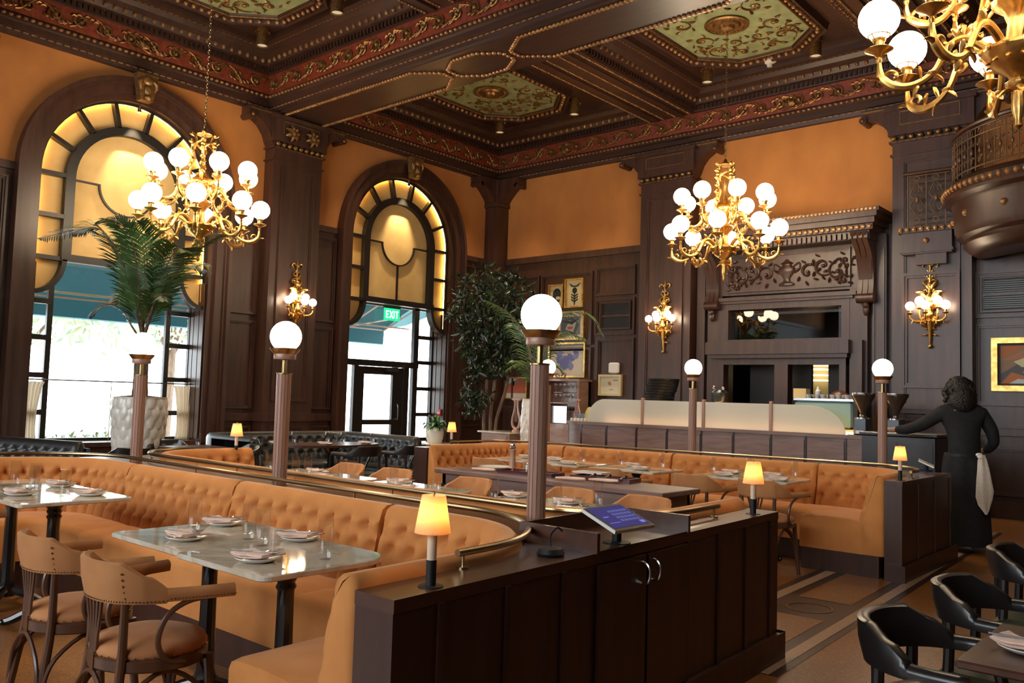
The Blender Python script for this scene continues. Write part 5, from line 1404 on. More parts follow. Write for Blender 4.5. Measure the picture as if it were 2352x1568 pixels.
# ================================================================ chandeliers
def leafy(m, p, d, up, s=.05):
    p, d, up = Vector(p), Vector(d).normalized(), Vector(up)
    m.tube([p, p+d*s*.5+up*s*.35, p+d*s+up*s*.25, p+d*s*1.25-up*s*.05], [s*.12, s*.34, s*.26, s*.05], 6, 0, True, .5)
def chain(m, z0, z1, link=.055, r=.0045):
    n = max(1, int((z1-z0)/(link*.8)))
    for k in range(n):
        z = z0+(k+.5)*(z1-z0)/n; q = k % 2; w = .014
        m.tube([((w*cos(t) if q else 0), (0 if q else w*cos(t)), z+link*.5*sin(t)) for t in [2*pi*i/8 for i in range(9)]], r, 5)
def cup(m, r, z):
    """socket, saucer and gallery under a globe centred at (r,0,z)"""
    m.lathe([(.012,-.27),(.018,-.25),(.012,-.235),(.03,-.215),(.078,-.192),(.082,-.187),(.075,-.183),(.03,-.178),(.03,-.14),(.036,-.135),(.04,-.12),(.03,-.118)], 16, (r,0,z))
    c = [(.062*cos(t)+r, .062*sin(t), z-.1) for t in [2*pi*i/14 for i in range(15)]]
    m.tube(c, .0045, 5)
    for k in range(4): t = pi/4+pi/2*k; m.tube([(r+.062*cos(t),.062*sin(t),z-.1),(r+.038*cos(t),.038*sin(t),z-.128)], .004, 5)
ch_proto = None
def chandelier(x, y, z, lab, a0=0):
    global ch_proto
    if ch_proto is not None: return dup(ch_proto, (x, y, z), a0, lab)
    r = ch_proto = thing('chandelier', lab, 'chandelier', (x, y, z), a0, 'gilt two-tier globe chandeliers')
    G = M['gold']
    b = MB()
    b.lathe([(.005,-.72),(.022,-.70),(.018,-.66),(.03,-.62),(.035,-.58),(.03,-.5),(.06,-.47),(.065,-.45),(.04,-.43),(.05,-.41),(.12,-.36),(.17,-.3),(.19,-.27),(.185,-.25),(.12,-.24),(.06,-.2),(.05,-.1),(.07,-.04),(.12,0),(.135,.03),(.1,.06),(.06,.08),(.08,.12),(.12,.17),(.14,.24),(.13,.3),(.15,.32),(.1,.35),(.05,.4),(.03,.48),(.02,.6),(.03,.64),(.02,.7)], 24, flute=.035, nf=12)
    for k in range(12): t = 2*pi*k/12; b.sphere((.185*cos(t), .185*sin(t), -.26), .022, 7, 5); b.sphere((.145*cos(t), .145*sin(t), .26), .022, 7, 5); leafy(b, (.10*cos(t),.10*sin(t),-.37), (cos(t),sin(t),.5), (0,0,1), .06)
    for k in range(4):                                   # finial leaves
        t = pi/2*k; leafy(b, (.02*cos(t),.02*sin(t),-.5), (cos(t),sin(t),-.4), (0,0,1), .07)
    b.build('body', G, r)
    c = MB()
    for k in range(4):                                   # open crown of four scrolled ribs
        t = pi/4+pi/2*k; d = Vector((cos(t), sin(t), 0)); Z = Vector((0,0,1))
        c.tube([d*.13+Z*.30, d*.165+Z*.36, d*.155+Z*.45, d*.115+Z*.52, d*.10+Z*.60, d*.12+Z*.68, d*.125+Z*.76, d*.09+Z*.82, d*.105+Z*.88, d*.13+Z*.93], [.016,.024,.018,.016,.017,.02,.018,.014,.014,.006], 7)
        for z_, s_ in ((.38,.06),(.48,.06),(.58,.05),(.68,.06),(.78,.06),(.88,.05)): leafy(c, d*.12+Z*z_, d+Z*.5, Vector((-d.y, d.x, 0)), s_); leafy(c, d*.12+Z*z_, d*.3+Z*.6, Vector((d.y, -d.x, 0)), s_)
        n = Vector((-d.y, d.x, 0))
        c.tube([d*.11+Z*.72, d*.09+n*.06+Z*.77, d*.03+n*.1+Z*.8, n*.115-d*.03+Z*.77], [.014,.017,.014,.008], 6)
        c.sphere(d*.128+Z*.77, .032, 8, 6); c.sphere(d*.115+Z*.66, .02, 7, 5)
    c.lathe([(.09,.9),(.1,.91),(.08,.92),(.03,.95),(.02,.99),(.001,1.0)], 14)
    c.build('crown', G, r)
    h = MB(); top = 6.66-3.76; chain(h, 1.0, top, .055); h.lathe([(.02,top-.02),(.035,top),(.03,top+.03),(.001,top+.035)], 12); h.build('chain', M['brassdark'], r)
    Z = .02
    def low():
        m = MB(); P = [(.13,-.26),(.2,-.2),(.27,-.165),(.34,-.19),(.385,-.26),(.42,-.33),(.48,-.39),(.56,-.425),(.64,-.42),(.70,-.38),(.725,-.33),(.73,-.27)]
        m.tube([(a,0,b_) for a, b_ in P], [.026,.026,.024,.022,.02,.018,.02,.024,.028,.026,.02,.013], 8)
        m.tube([(.34+.055*(1-.7*j/10)*cos(1.2-4.6*j/10),0,-.235+.055*(1-.7*j/10)*sin(1.2-4.6*j/10)) for j in range(11)], .013, 6)
        m.tube([(.655+.05*(1-.75*j/10)*cos(-.6+4.8*j/10),0,-.36+.05*(1-.75*j/10)*sin(-.6+4.8*j/10)) for j in range(11)], .012, 6)
        for p, d in (((.27,0,-.15),(-.6,0,.8)),((.3,0,-.17),(.6,0,.9)),((.44,0,-.37),(-.7,0,-.5)),((.52,0,-.42),(.3,0,-1)),((.60,0,-.41),(-.3,0,.9)),((.50,0,-.39),(.2,.3,.9)),((.72,0,-.38),(.9,0,.1))): leafy(m, p, d, (0,.4,.6), .06)
        m.lathe([(.03,-.36),(.034,-.35),(.02,-.34)], 10, (.44,0,0)); cup(m, .73, 0); return m
    def up():
        m = MB(); P = [(.10,.14),(.17,.2),(.24,.215),(.30,.17),(.33,.1),(.38,.04),(.45,.015),(.52,.035),(.58,.08),(.6,.13),(.6,.175)]
        m.tube([(a,0,b_) for a, b_ in P], [.022,.022,.022,.02,.018,.02,.024,.026,.022,.018,.012], 8)
        m.tube([(.27+.05*(1-.7*j/10)*cos(1.2-4.6*j/10),0,.14+.05*(1-.7*j/10)*sin(1.2-4.6*j/10)) for j in range(11)], .012, 6)
        m.tube([(.53+.045*(1-.75*j/10)*cos(-.6+4.8*j/10),0,.09+.045*(1-.75*j/10)*sin(-.6+4.8*j/10)) for j in range(11)], .011, 6)
        for p, d in (((.2,0,.21),(-.6,0,.8)),((.25,0,.21),(.5,0,.9)),((.36,0,.06),(-.7,0,-.5)),((.45,0,.015),(.3,0,-1)),((.5,0,.03),(-.3,0,.9)),((.6,0,.09),(.9,0,.1))): leafy(m, p, d, (0,.4,.6), .055)
        cup(m, .6, .445); return m
    al, au = low().build('lower_arm', G, r), up().build('upper_arm', G, r)
    gm = MB(); gm.sphere((.73,0,0), .118, 24, 14); gl = gm.build('globe', M['globe'], al)
    gm = MB(); gm.sphere((.6,0,.445), .118, 24, 14); gu = gm.build('globe', M['globe'], au)
    for k in range(1, 8):
        for o, g in ((al, gl), (au, gu)):
            c = o.copy(); COL.objects.link(c); c.parent = r; c.rotation_euler = (0,0,2*pi*k/8+(pi/8 if o is au else 0))
            e = g.copy(); COL.objects.link(e); e.parent = c
    au.rotation_euler = (0,0,pi/8)
    return r
chandelier(-10.08, 5.46, 3.73, 'gilt two-tier globe chandelier hanging before the larger arched window at left', radians(12))
chandelier(-5.56, 10.78, 3.83, 'gilt two-tier globe chandelier hanging before the far orange wall and kitchen hatch', radians(20))
chandelier(-1.0, 5.45, 3.74, 'nearest gilt chandelier, only its lower left part showing in the top right corner', radians(23))
# ================================================================ wall sconces
sc0 = None
def sconce(x, y, z, rz, lab):
    global sc0
    if sc0 is not None: return dup(sc0, (x, y, z), rz, lab)
    r = sc0 = thing('wall_sconce', lab, 'wall sconce', (x, y, z), rz, 'gilt five-globe wall sconces')
    m = MB(); G = M['gold']
    m.tube([(0,-.02,-.55),(0,-.03,-.45),(0,-.04,-.33),(0,-.05,-.2),(0,-.05,0),(0,-.04,.2),(0,-.03,.4),(0,-.02,.62),(0,-.015,.68)], [.012,.026,.035,.05,.05,.035,.018,.012,.005], 10, 0, True, .8)
    m.sphere((0,-.05,-.56), .03, 8, 6); m.sphere((0,-.06,.02), .06, 10, 8); m.sphere((0,-.05,.3), .045, 8, 6)
    for sgn in (-1, 1):
        for z_, s_, a, dx in ((-.40,.07,-.2,.02),(-.31,.1,.9,.03),(-.24,.12,.1,.03),(-.15,.1,-.5,.03),(-.06,.13,.5,.03),(.03,.12,-.4,.03),(.1,.14,.9,.03),(.17,.13,.2,.03),(.24,.1,1.2,.02)):
            leafy(m, (sgn*dx,-.04,z_), (sgn*1,-.35,a), (0,-.5,.4), s_)
        for z_, s_ in ((.38,.05),(.47,.04)): leafy(m, (sgn*.015,-.03,z_), (sgn*.6,-.3,.9), (0,-.5,.5), s_)
        m.tube([(sgn*(.055+.05*(1-.7*j/10)*cos(2.5-5*j/10)), -.03, .33+.055*(1-.7*j/10)*sin(2.5-5*j/10)) for j in range(11)], .012, 6)
        m.tube([(sgn*(.045+.035*(1-.7*j/10)*cos(2.5-5*j/10)), -.03, .44+.045*(1-.7*j/10)*sin(2.5-5*j/10)) for j in range(11)], .009, 6)
        m.tube([(0,-.03,.56),(sgn*.04,-.035,.60),(sgn*.085,-.03,.61),(sgn*.1,-.03,.575),(sgn*.075,-.03,.56)], [.008,.014,.014,.010,.006], 6)
        m.tube([(sgn*(.06+.06*(1-.7*j/10)*cos(.5+4.5*j/10)), -.04, -.3+.05*(1-.7*j/10)*sin(.5+4.5*j/10)) for j in range(11)], .012, 6)
        m.tube([(sgn*.02,-.05,-.05),(sgn*.1,-.07,.06),(sgn*.11,-.06,.17),(sgn*.06,-.05,.24),(sgn*.03,-.05,.2)], [.014,.02,.02,.014,.008], 7)
    m.sphere((0,-.05,.58), .022, 8, 6); m.sphere((0,-.09,.12), .05, 10, 8, 0, (1,.7,1.3)); m.sphere((0,-.08,-.12), .055, 10, 8, 0, (1,.7,1.2))
    m.build('backplate', G, r)
    for (u, o, dz) in ((-.23,.16,0),(-.115,.12,.075),(0,.27,-.005),(.115,.12,.075),(.23,.16,0)):
        a = MB()
        a.tube([(0,-.04,-.12),(u*.35,-o*.4-.02,-.2),(u*.75,-o*.85,-.21),(u,-o,-.16+dz*.5),(u,-o,-.1+dz)], [.02,.018,.017,.014,.01], 7)
        leafy(a, (u*.5,-o*.6,-.2), (u,-o,.8), (0,0,1), .05); leafy(a, (u*.8,-o*.9,-.2), (u,-o,-.4), (0,0,1), .05)
        a.lathe([(.012,-.12),(.02,-.115),(.042,-.1),(.044,-.096),(.018,-.09),(.018,-.06),(.024,-.055),(.02,-.05)], 12, (u,-o,dz))
        arm = a.build('arm', G, r)
        g = MB(); g.sphere((u,-o,dz+.005), .062, 18, 12); g.build('globe', M['globe'], arm)
    return r
sconce(-11.735, 8.07, 2.85, pi/2, 'gilt wall sconce on the dark pilaster between window and exit door')
sconce(-7.73, 12.855, 2.84, 0, 'gilt wall sconce on the pilaster left of the kitchen hatch')
sconce(-3.45, 12.855, 2.86, 0, 'gilt wall sconce on the panelled pilaster above the server')
# ================================================================ service counter
def counter():
    Y = 10.9
    r = thing('service_counter', 'panelled wooden service counter under the frosted glass screen', 'counter', (0,0,0))
    m = MB()
    m.box((-8.02,Y,0),(-3.0,Y+.75,1.03))
    k = 24; pts = [(-8.02-.48*sin(pi*i/k), Y+.4-.4*cos(pi*i/k)) for i in range(k+1)]
    m.prism(pts, 0, 1.03, 0, None, True); m.build('carcass', M['woodfront'], r)
    m = MB(); m.box((-8.02,Y-.03,1.03),(-3.0,Y+.78,1.075)); pts = [(-8.02-.51*sin(pi*i/k), Y+.4-.43*cos(pi*i/k)) for i in range(k+1)]; m.prism(pts, 1.03, 1.075, 0, None, True); m.build('worktop', M['woodfront'], r)
    xs = [-8.02,-7.54,-7.0,-6.48,-5.93,-5.44,-4.9,-4.43,-3.92]
    for x in xs: m = MB(); m.box((x-.012,Y-.012,.1),(x+.012,Y+.005,1.03)); m.build('panel_joint', M['blackwood'], r)
    for a, b in zip(xs[:-1], xs[1:]):
        q = MB(); n = 10; A = [(a+.02+(b-a-.04)*i/n, .985-(.03*sin(pi*i/n) if a < -6 else 0)) for i in range(n+1)]
        q.prism([(b-.02,.12)]+[(a+.02,.12)]+A, Y-.016, Y+.002, 0, fb); q.build('front_panel', M['woodfront'], r)
    q = MB(); q.box((-8.02,Y-.006,0),(-3.0,Y+.01,.1)); q.build('plinth', M['blackwood'], r)
    s = thing('glass_screen', 'frosted glass screen with rounded ends standing on the service counter', 'screen', (0,0,0))
    z0, z1 = 1.075, 1.435; x0, x1 = -7.97, -3.93; ps = [-6.94,-5.93,-4.93]
    ed = [x0]+ps+[x1]
    for i in range(4):
        a, b = ed[i]+.012, ed[i+1]-.012
        if i == 0: poly = [(b,z0),(b,z1)]+[(a+.33-.33*sin(t), z1-.36+.36*cos(t)) for t in [pi/2*k/12 for k in range(13)]]
        elif i == 3: poly = [(a,z0)]+[(b-.5+.5*cos(t), z0+.36*sin(t)) for t in [pi/2*k/14 for k in range(15)]]+[(a,z1)]
        else: poly = [(a,z0),(b,z0),(b,z1),(a,z1)]
        g = MB(); g.prism(poly, Y+.05, Y+.06, 0, fb); g.build('pane', M['frost'], s)
    for p in ps:
        g = MB(); g.rbox((p-.022,Y+.03,z0),(p+.022,Y+.08,z1+.035),.005); g.build('post', M['postwood'], s)
    l = MB(); l.box((-7.6,Y+.10,1.078),(-3.95,Y+.13,1.085)); l.build('light_strip', M['led2'], s)
counter()
for k in range(9):
    r = thing('black_tray', ('topmost' if k == 8 else ('second','third','fourth','fifth','sixth','seventh','eighth')[7-k] if k else 'lowest')+' round black tray of the leaning stack behind the glass screen', 'tray', (-6.86+.012*k*(1 if k > 3 else .6), 11.25, 1.40+.041*k), 0, 'stacked black trays')
    m = MB(); m.lathe([(.001,.002),(.225,.0),(.24,.036),(.236,.038),(.222,.006),(.001,.006)], 28); m.build('tray_body', M['black'], r)
st = thing('tray_shelf', 'low shelf behind the glass screen under the stacked trays', 'shelf', (-6.85,11.25,1.075)); m = MB(); m.box((-.3,-.2,.30),(.3,.2,.322))
for a in (-.26,.26):
    for b in (-.16,.16): m.box((a-.015,b-.015,0),(a+.015,b+.015,.30))
m.build('shelf_body', M['steeldark'], st)
r = thing('black_urn', 'small black urn with shiny knobs on the counter by the hatch', 'urn', (-5.84,11.25,1.075)); m = MB(); m.lathe([(.1,0),(.1,.36),(.115,.38),(.12,.5),(.1,.52),(.06,.55),(.001,.56)], 22); m.build('body', M['steeldark'], r)
m = MB(); m.sphere((-.05,-.08,.57), .03, 10, 8); m.sphere((.08,-.06,.56), .03, 10, 8); m.build('knob', M['steel'], r)
r = thing('white_saucer', 'white saucers lying beside the tray stack behind the screen', 'saucer', (-6.35,11.2,1.40)); m = MB(); m.lathe([(.001,0),(.09,.0),(.12,.015),(.09,.012),(.001,.01)], 22); m.build('dish', M['white'], r)
st2 = dup(st, (-6.3,11.25,1.06), 0, 'low shelf behind the glass screen under the saucers')
# espresso machine, cups, bottle
r = thing('espresso_machine', 'teal and steel espresso machine at the right end of the counter', 'coffee machine', (-4.3,11.45,1.075))
m = MB(); m.rbox((-.42,-.25,.06),(.36,.25,.42),.03); m.build('body', pmat('teal_enamel', (.16,.3,.32), .25), r)
m = MB(); m.box((-.42,-.27,.42),(.38,.26,.45)); m.box((-.42,-.28,.0),(.38,.28,.06)); m.build('steel_top', M['steel'], r)
m = MB(); m.box((.36,-.25,.06),(.42,.25,.42)); m.build('black_side', M['black'], r)
for k, (x, y) in enumerate(((-4.56,11.3),(-4.46,11.34),(-4.36,11.29),(-4.26,11.35),(-4.16,11.3),(-4.06,11.33),(-4.5,11.45),(-4.2,11.47))):
    r = thing('coffee_cup', ('first','second','third','fourth','fifth','sixth','rear left','rear right')[k]+' white cup in the row on top of the espresso machine', 'cup', (x, y, 1.526), 0, 'white cups on the espresso machine')
    m = MB(); m.lathe([(.001,.0),(.025,.0),(.042,.05),(.044,.055),(.038,.053),(.023,.008),(.001,.006)], 14); m.build('bowl', M['white'], r); m = MB(); m.tube([(.04,0,.045),(.06,0,.04),(.055,0,.02),(.034,0,.02)], .005, 6); m.build('handle', M['white'], r)
r = thing('white_bottle', 'small white squeeze bottle at the hatch, left of the brown dome', 'bottle', (-4.55,11.6,1.53)); m = MB(); m.lathe([(.035,0),(.037,.01),(.037,.1),(.02,.12),(.014,.16),(.001,.165)], 14); m.build('body', M['plastic'], r)
r = thing('brown_dome', 'rounded reddish brown dome showing in the lit kitchen hatch', 'dome', (-4.48,12.2,1.40)); m = MB(); m.lathe([(.13,0),(.155,.06),(.15,.13),(.12,.2),(.06,.245),(.001,.255)], 22); m.lathe([(.17,-.02),(.17,.0),(.1,.005)], 22); m.build('shell', M['dome'], r)
hs = thing('hatch_shelf', 'dark shelf inside the kitchen hatch', 'shelf', (-5.7,12.25,0)); m = MB(); m.box((-1.0,-.25,1.34),(1.3,.35,1.38)); m.box((-1.0,-.2,0),(-.95,.3,1.34)); m.box((1.25,-.2,0),(1.3,.3,1.34)); m.build('shelf_body', M['blackwood'], hs)
r = thing('paper_box', 'pale box of cups at the hatch beside the white bottle', 'box', (-4.78,11.6,1.53)); m = MB(); m.box((-.09,-.07,0),(.09,.07,.13)); m.build('box_body', M['kitchenwall'], r)
gr0 = thing('coffee_grinder', 'coffee grinder with funnel hopper, left of the rightmost globe post', 'coffee grinder', (-3.78,11.1,1.075), 0, 'coffee grinders at the end of the counter')
m = MB(); m.rbox((-.085,-.1,0),(.085,.1,.22),.02); m.build('body', M['steeldark'], gr0)
m = MB(); m.box((-.05,-.115,.02),(.05,-.1,.06)); m.lathe([(.05,.22),(.04,.24),(.045,.26)], 16); m.lathe([(.10,.205),(.10,.222),(.05,.225)], 18); m.build('chrome_trim', M['steel'], gr0)
m = MB(); m.lathe([(.03,.26),(.06,.33),(.15,.5),(.15,.505),(.055,.33),(.025,.265)], 20); m.build('hopper', pmat('smoky_hopper', (.05,.035,.025), .15), gr0)
m = MB(); m.lathe([(.152,.5),(.155,.51),(.155,.53),(.02,.535),(.001,.535)], 20); m.build('hopper_lid', M['steel'], gr0)
dup(gr0, (-3.40,11.15,1.075), 0, 'second coffee grinder, half hidden behind the rightmost globe post')
# lyre ornament, salt cellars, cloth and dark till box on the rounded counter end
def lyre(x, y, z, lab, s=1, base=True):
    r = thing('lyre_stand', lab, 'ornament', (x, y, z)); m = MB()
    for q in (-1,1):
        m.tube([(q*.0,0,.02*s),(q*.045*s,0,.06*s),(q*.05*s,0,.13*s),(q*.03*s,0,.2*s),(q*.018*s,0,.27*s),(q*.022*s,0,.32*s),(q*.05*s,0,.335*s)], [.016*s,.014*s,.013*s,.013*s,.012*s,.014*s,.01*s], 7)
        m.tube([(q*.012*s,0,.1*s),(q*.012*s,0,.24*s)], .004*s, 5)
    m.box((-.06*s,-.012,.325*s),(.06*s,.012,.345*s)); m.lathe([(.04*s,0),(.04*s,.012*s),(.015*s,.03*s)], 14); m.build('carved_frame', M['postwood'], r)
lyre(-8.22, 11.05, 1.075, 'lyre-shaped carved wooden stand on the rounded end of the counter')
for k in range(5):
    r = thing('salt_cellar', ('first','second','third','fourth','fifth')[k]+' tiny glass from the left, below the lyre stand on the counter', 'salt cellar', (-8.28+.075*k, 10.98-.012*k, 1.075), 0, 'tiny glasses below the lyre stand')
    m = MB(); m.lathe([(.001,0),(.022,0),(.024,.04),(.02,.045),(.018,.01),(.001,.008)], 12); m.build('glass_body', M['white'], r)
r = thing('yellow_cloth', 'folded yellow cloth propped beside the lyre stand', 'cloth', (-8.15,11.3,1.075)); m = MB()
m.loft([[(.12*cos(t)*(1+.15*cos(3*t)),.05*sin(t),0) for t in [2*pi*k/18 for k in range(18)]],[(.11*cos(t)*(1+.1*cos(4*t)),.045*sin(t),.1) for t in [2*pi*k/18 for k in range(18)]],[(.06*cos(t),.025*sin(t),.2) for t in [2*pi*k/18 for k in range(18)]],[(.02*cos(t)-.01,.01*sin(t),.225) for t in [2*pi*k/18 for k in range(18)]]], True, True, 0, True); m.build('cloth', pmat('yellow_cloth', (.62,.5,.16), .8), r)
r = thing('dark_box', 'dark box on the counter left of the lyre stand', 'box', (-8.32,11.38,1.075)); m = MB(); m.rbox((-.17,-.1,0),(.15,.1,.13),.01); m.build('box_body', M['steeldark'], r)
# back bar with hanging wine glasses
bb = thing('back_bar', 'rosy wooden back bar cabinet with shelves of wine glasses', 'cabinet', (-9.9,12.85,0))
m = MB(); m.box((-.45,-.05,0),(.45,.25,.95)); m.box((-.45,.18,.95),(.45,.25,1.75)); m.box((.40,-.12,.95),(.45,.25,1.75)); m.box((-.45,-.12,.95),(-.40,.25,1.75)); m.build('carcass', M['pinkwood'], bb)
m = MB(); m.box((-.47,-.14,1.75),(.47,.27,1.79)); m.box((-.4,-.1,1.33),(.4,.2,1.35)); m.build('shelf', M['pinkwood'], bb)
m = MB()
for q in (-1,1): m.tube([(q*.02,-.1,1.84),(q*.07,-.1,1.9),(q*.12,-.1,1.87),(q*.1,-.1,1.82),(q*.2,-.1,1.79)], [.012,.022,.02,.012,.01], 7)
m.build('carved_crest', M['postwood'], bb)
m = MB(); m.box((-.4,.05,.96),(.05,.16,1.28)); m.build('mirror_panel', M['steel'], bb)
wg0 = None
for row, z in enumerate((1.35, 1.545)):
    for k in range(6):
        lab = ('first','second','third','fourth','fifth','sixth')[k]+' wine glass from the left in the '+('lower' if row == 0 else 'upper')+' row of the back bar'
        if wg0 is None:
            wg0 = thing('wine_glass', lab, 'wine glass', (-10.08+.1*k,12.86,z), 0, 'wine glasses on the back bar')
            m = MB(); m.lathe([(.03,0),(.03,.003),(.004,.008),(.004,.07),(.02,.08),(.036,.11),(.033,.16),(.031,.16),(.033,.11),(.016,.083),(.001,.076)], 14); m.build('bowl_and_stem', M['tumbler'], wg0)
        else: dup(wg0, (-10.08+.1*k,12.86,z), 0, lab)
m = MB(); m.box((-.4,-.09,1.53),(.3,.18,1.545)); m.build('glass_shelf', M['pane'], bb)
# small drawer console by the second planter
r = thing('drawer_console', 'small rosy console with a brass-knobbed drawer beside the white scaled vase', 'console', (-8.62,9.75,0)); m = MB(); m.box((-.28,-.2,.66),(.28,.2,.88)); m.box((-.26,-.18,0),(-.2,.18,.66)); m.box((.2,-.18,0),(.26,.18,.66)); m.build('carcass', M['pinkwood'], r)
m = MB(); m.box((-.33,-.24,.88),(.33,.24,.905)); m.build('top', M['marble'], r)
m = MB(); m.box((-.24,-.215,.70),(.24,-.2,.85)); o = m.build('drawer', M['pinkwood'], r); m = MB(); m.sphere((0,-.232,.775), .018, 10, 8); m.build('knob', M['brass'], o)
lyre(-8.52, 9.9, .905, 'lyre-shaped carved stand behind the white scaled vase', 1.45)
# ================================================================ plants
def scaled_vase(lab, x, y, prof, R0, n_a, n_z, cat='planter'):
    r = thing('scaled_planter', lab, cat, (x, y, 0), 0, 'tall cream planters with a fish-scale surface')
    def rad(z):
        for (r0,z0),(r1,z1) in zip(prof[:-1], prof[1:]):
            if z0 <= z <= z1: return r0+(r1-r0)*(z-z0)/(z1-z0)
        return prof[-1][0]
    H = prof[-1][1]; nz, na = 110, 120; rings = []
    for i in range(nz+1):
        z = H*i/nz; ring = []
        for j in range(na):
            a = 2*pi*j/na; best = 0
            v = z/H*n_z; row = int(v)
            for rr in (row-1, row, row+1):
                u = a/(2*pi)*n_a+(.5 if rr % 2 else 0); du = (u-round(u))*2; dv = (v-rr)
                t = 1-(du*du*.9+(dv-.45)**2*1.1)
                if dv > -.2: best = max(best, max(0, t)*(1-.25*dv))
            k = .10*best if .02*H < z < .985*H else .03
            q = rad(z)*(1+k); ring.append((q*cos(a), q*sin(a), z))
        rings.append(ring)
    m = MB(); m.loft(rings, True, True, 0, True); m.build('vase', M['vase'], r, sharp=0)
    m = MB(); m.lathe([(.001,H+.001),(prof[-1][0]*.9,H+.002),(.001,H+.03)], 24); m.build('soil', M['trunk'], r)
    return r
def frond(m, P, length_l, n, droop=.25, w=.022, seed=0, fwd=.9, taper=True, ml=None):
    """pinnate frond along rachis points P"""
    rnd = random.Random(seed); P = [Vector(p) for p in P]
    # resample with catmull
    pts = []
    for i in range(len(P)-1):
        p0, p1, p2, p3 = P[max(i-1,0)], P[i], P[i+1], P[min(i+2,len(P)-1)]
        for k in range(10):
            t = k/10; pts.append(.5*((2*p1)+(p2-p0)*t+(2*p0-5*p1+4*p2-p3)*t*t+(3*p1-p0-3*p2+p3)*t**3))
    pts.append(P[-1]); N = len(pts)
    m.tube(pts[::2]+[pts[-1]], [.014*(1-.8*i/(len(pts[::2]))) for i in range(len(pts[::2])+1)], 6, 1)
    i0 = .22
    for k in range(n):
        t = i0+(1-i0)*k/n; idx = min(int(t*(N-1)), N-2); p = pts[idx]+(pts[idx+1]-pts[idx])*(t*(N-1)-idx); d = (pts[idx+1]-pts[idx]).normalized()
        side = d.cross(Vector((0,0,1))); side = side.normalized() if side.length > .05 else Vector((1,0,0))
        tilt = rnd.uniform(-.3,.3)
        L = length_l*(sin(pi*min(1,(t-i0)/(1-i0)*.8+.2))**.6)*rnd.uniform(.88,1.1)
        for s in (-1, 1):
            dirn = (side*s+d*fwd+Vector((0,0,tilt*.3))).normalized(); nrm = dirn.cross(d).normalized()
            a = p; b = p+dirn*L*.35; c = p+dirn*L*.72-Vector((0,0,droop*L*.35)); e = p+dirn*L*.96-Vector((0,0,droop*L))
            wv = (d*.8-dirn*.1).normalized()*w
            m.add([a, b+wv*.5, b-wv*.5, c+wv*.42, c-wv*.42, e], [(0,1,2),(1,3,4,2),(3,5,4)], 0, True)
RV = Vector((.753,.658,0)); DV = Vector((-.658,.753,0)); UZ = Vector((0,0,1))
pv = scaled_vase('huge cream fish-scale planter holding the palm in front of the left window', -10.07, 4.82, [(.20,0),(.23,.3),(.27,.75),(.295,1.1),(.285,1.27),(.30,1.29)], .3, 15, 11)
pr = thing('palm_tree', 'tall palm with arching fronds growing from the huge cream planter', 'palm', (-10.07,4.82,1.29))
m = MB(); rings = []
rnd = random.Random(3)
for i in range(13):
    z = .7*i/12; rings.append([((.085-.02*i/12+.012*rnd.random())*cos(2*pi*j/14)-.02, (.085-.02*i/12+.012*rnd.random())*sin(2*pi*j/14), z) for j in range(14)])
m.loft(rings, True, True, 0, True); m.build('trunk', M['trunk'], pr)
base = Vector((-.02,0,.66))
F = [  # (right, up, depth) control points of each frond, metres from the trunk top
    [(-.05,.2,0),(-.2,.7,.05),(-.42,1.15,.1),(-.85,1.36,.12),(-1.38,1.22,.1)],
    [(-.06,.3,-.05),(-.18,.75,-.1),(-.36,1.15,-.15),(-.55,1.33,-.2),(-.8,1.25,-.25)],
    [(-.02,.3,.03),(-.06,.8,.1),(-.15,1.2,.18),(-.3,1.36,.25),(-.5,1.33,.3)],
    [(-.02,.3,-.05),(-.04,.8,-.15),(-.1,1.2,-.25),(-.22,1.38,-.38),(-.36,1.35,-.5)],
    [(0,.3,0),(.03,.7,-.05),(.02,1.1,-.1),(-.04,1.35,-.2),(-.1,1.38,-.32)],
    [(.05,.3,.0),(.15,.65,.0),(.28,.98,-.05),(.4,1.12,-.1),(.52,1.08,-.15)],
    [(.06,.3,.05),(.2,.65,.1),(.4,.98,.1),(.62,1.2,.05),(.85,1.32,0)],
    [(.04,.3,.1),(.1,.65,.25),(.22,.9,.4),(.36,1.0,.5),(.5,.95,.6)],
    [(-.08,.2,.1),(-.22,.45,.25),(-.36,.62,.4),(-.5,.62,.55),(-.62,.5,.65)],
    [(-.1,.15,-.05),(-.2,.34,-.1),(-.33,.42,-.15),(-.45,.38,-.2),(-.55,.26,-.22)],
    [(.06,.2,-.05),(.16,.42,-.15),(.25,.55,-.25),(.33,.55,-.35),(.4,.46,-.4)]]
for k, ctrl in enumerate(F):
    P = [base]+[base+RV*a+UZ*b+DV*c for a, b, c in ctrl]
    m = MB(); short = k >= 8; frond(m, P, .46 if not short else .26, 76 if not short else 34, .14, .02 if k != 6 else .012, k, .55 if k != 6 else 2.2)
    m.build('frond', [M['leaf'], M['trunk']], pr, sharp=0)
scaled_vase('slimmer white fish-scale vase at the back, partly hidden by the nearest globe post', -8.03, 9.74, [(.13,0),(.16,.3),(.185,.8),(.19,1.1),(.17,1.38),(.18,1.4)], .18, 13, 13)
kp = thing('kentia_palm', 'feathery palm in the slimmer white vase behind the nearest globe post', 'palm', (-8.03,9.74,1.4))
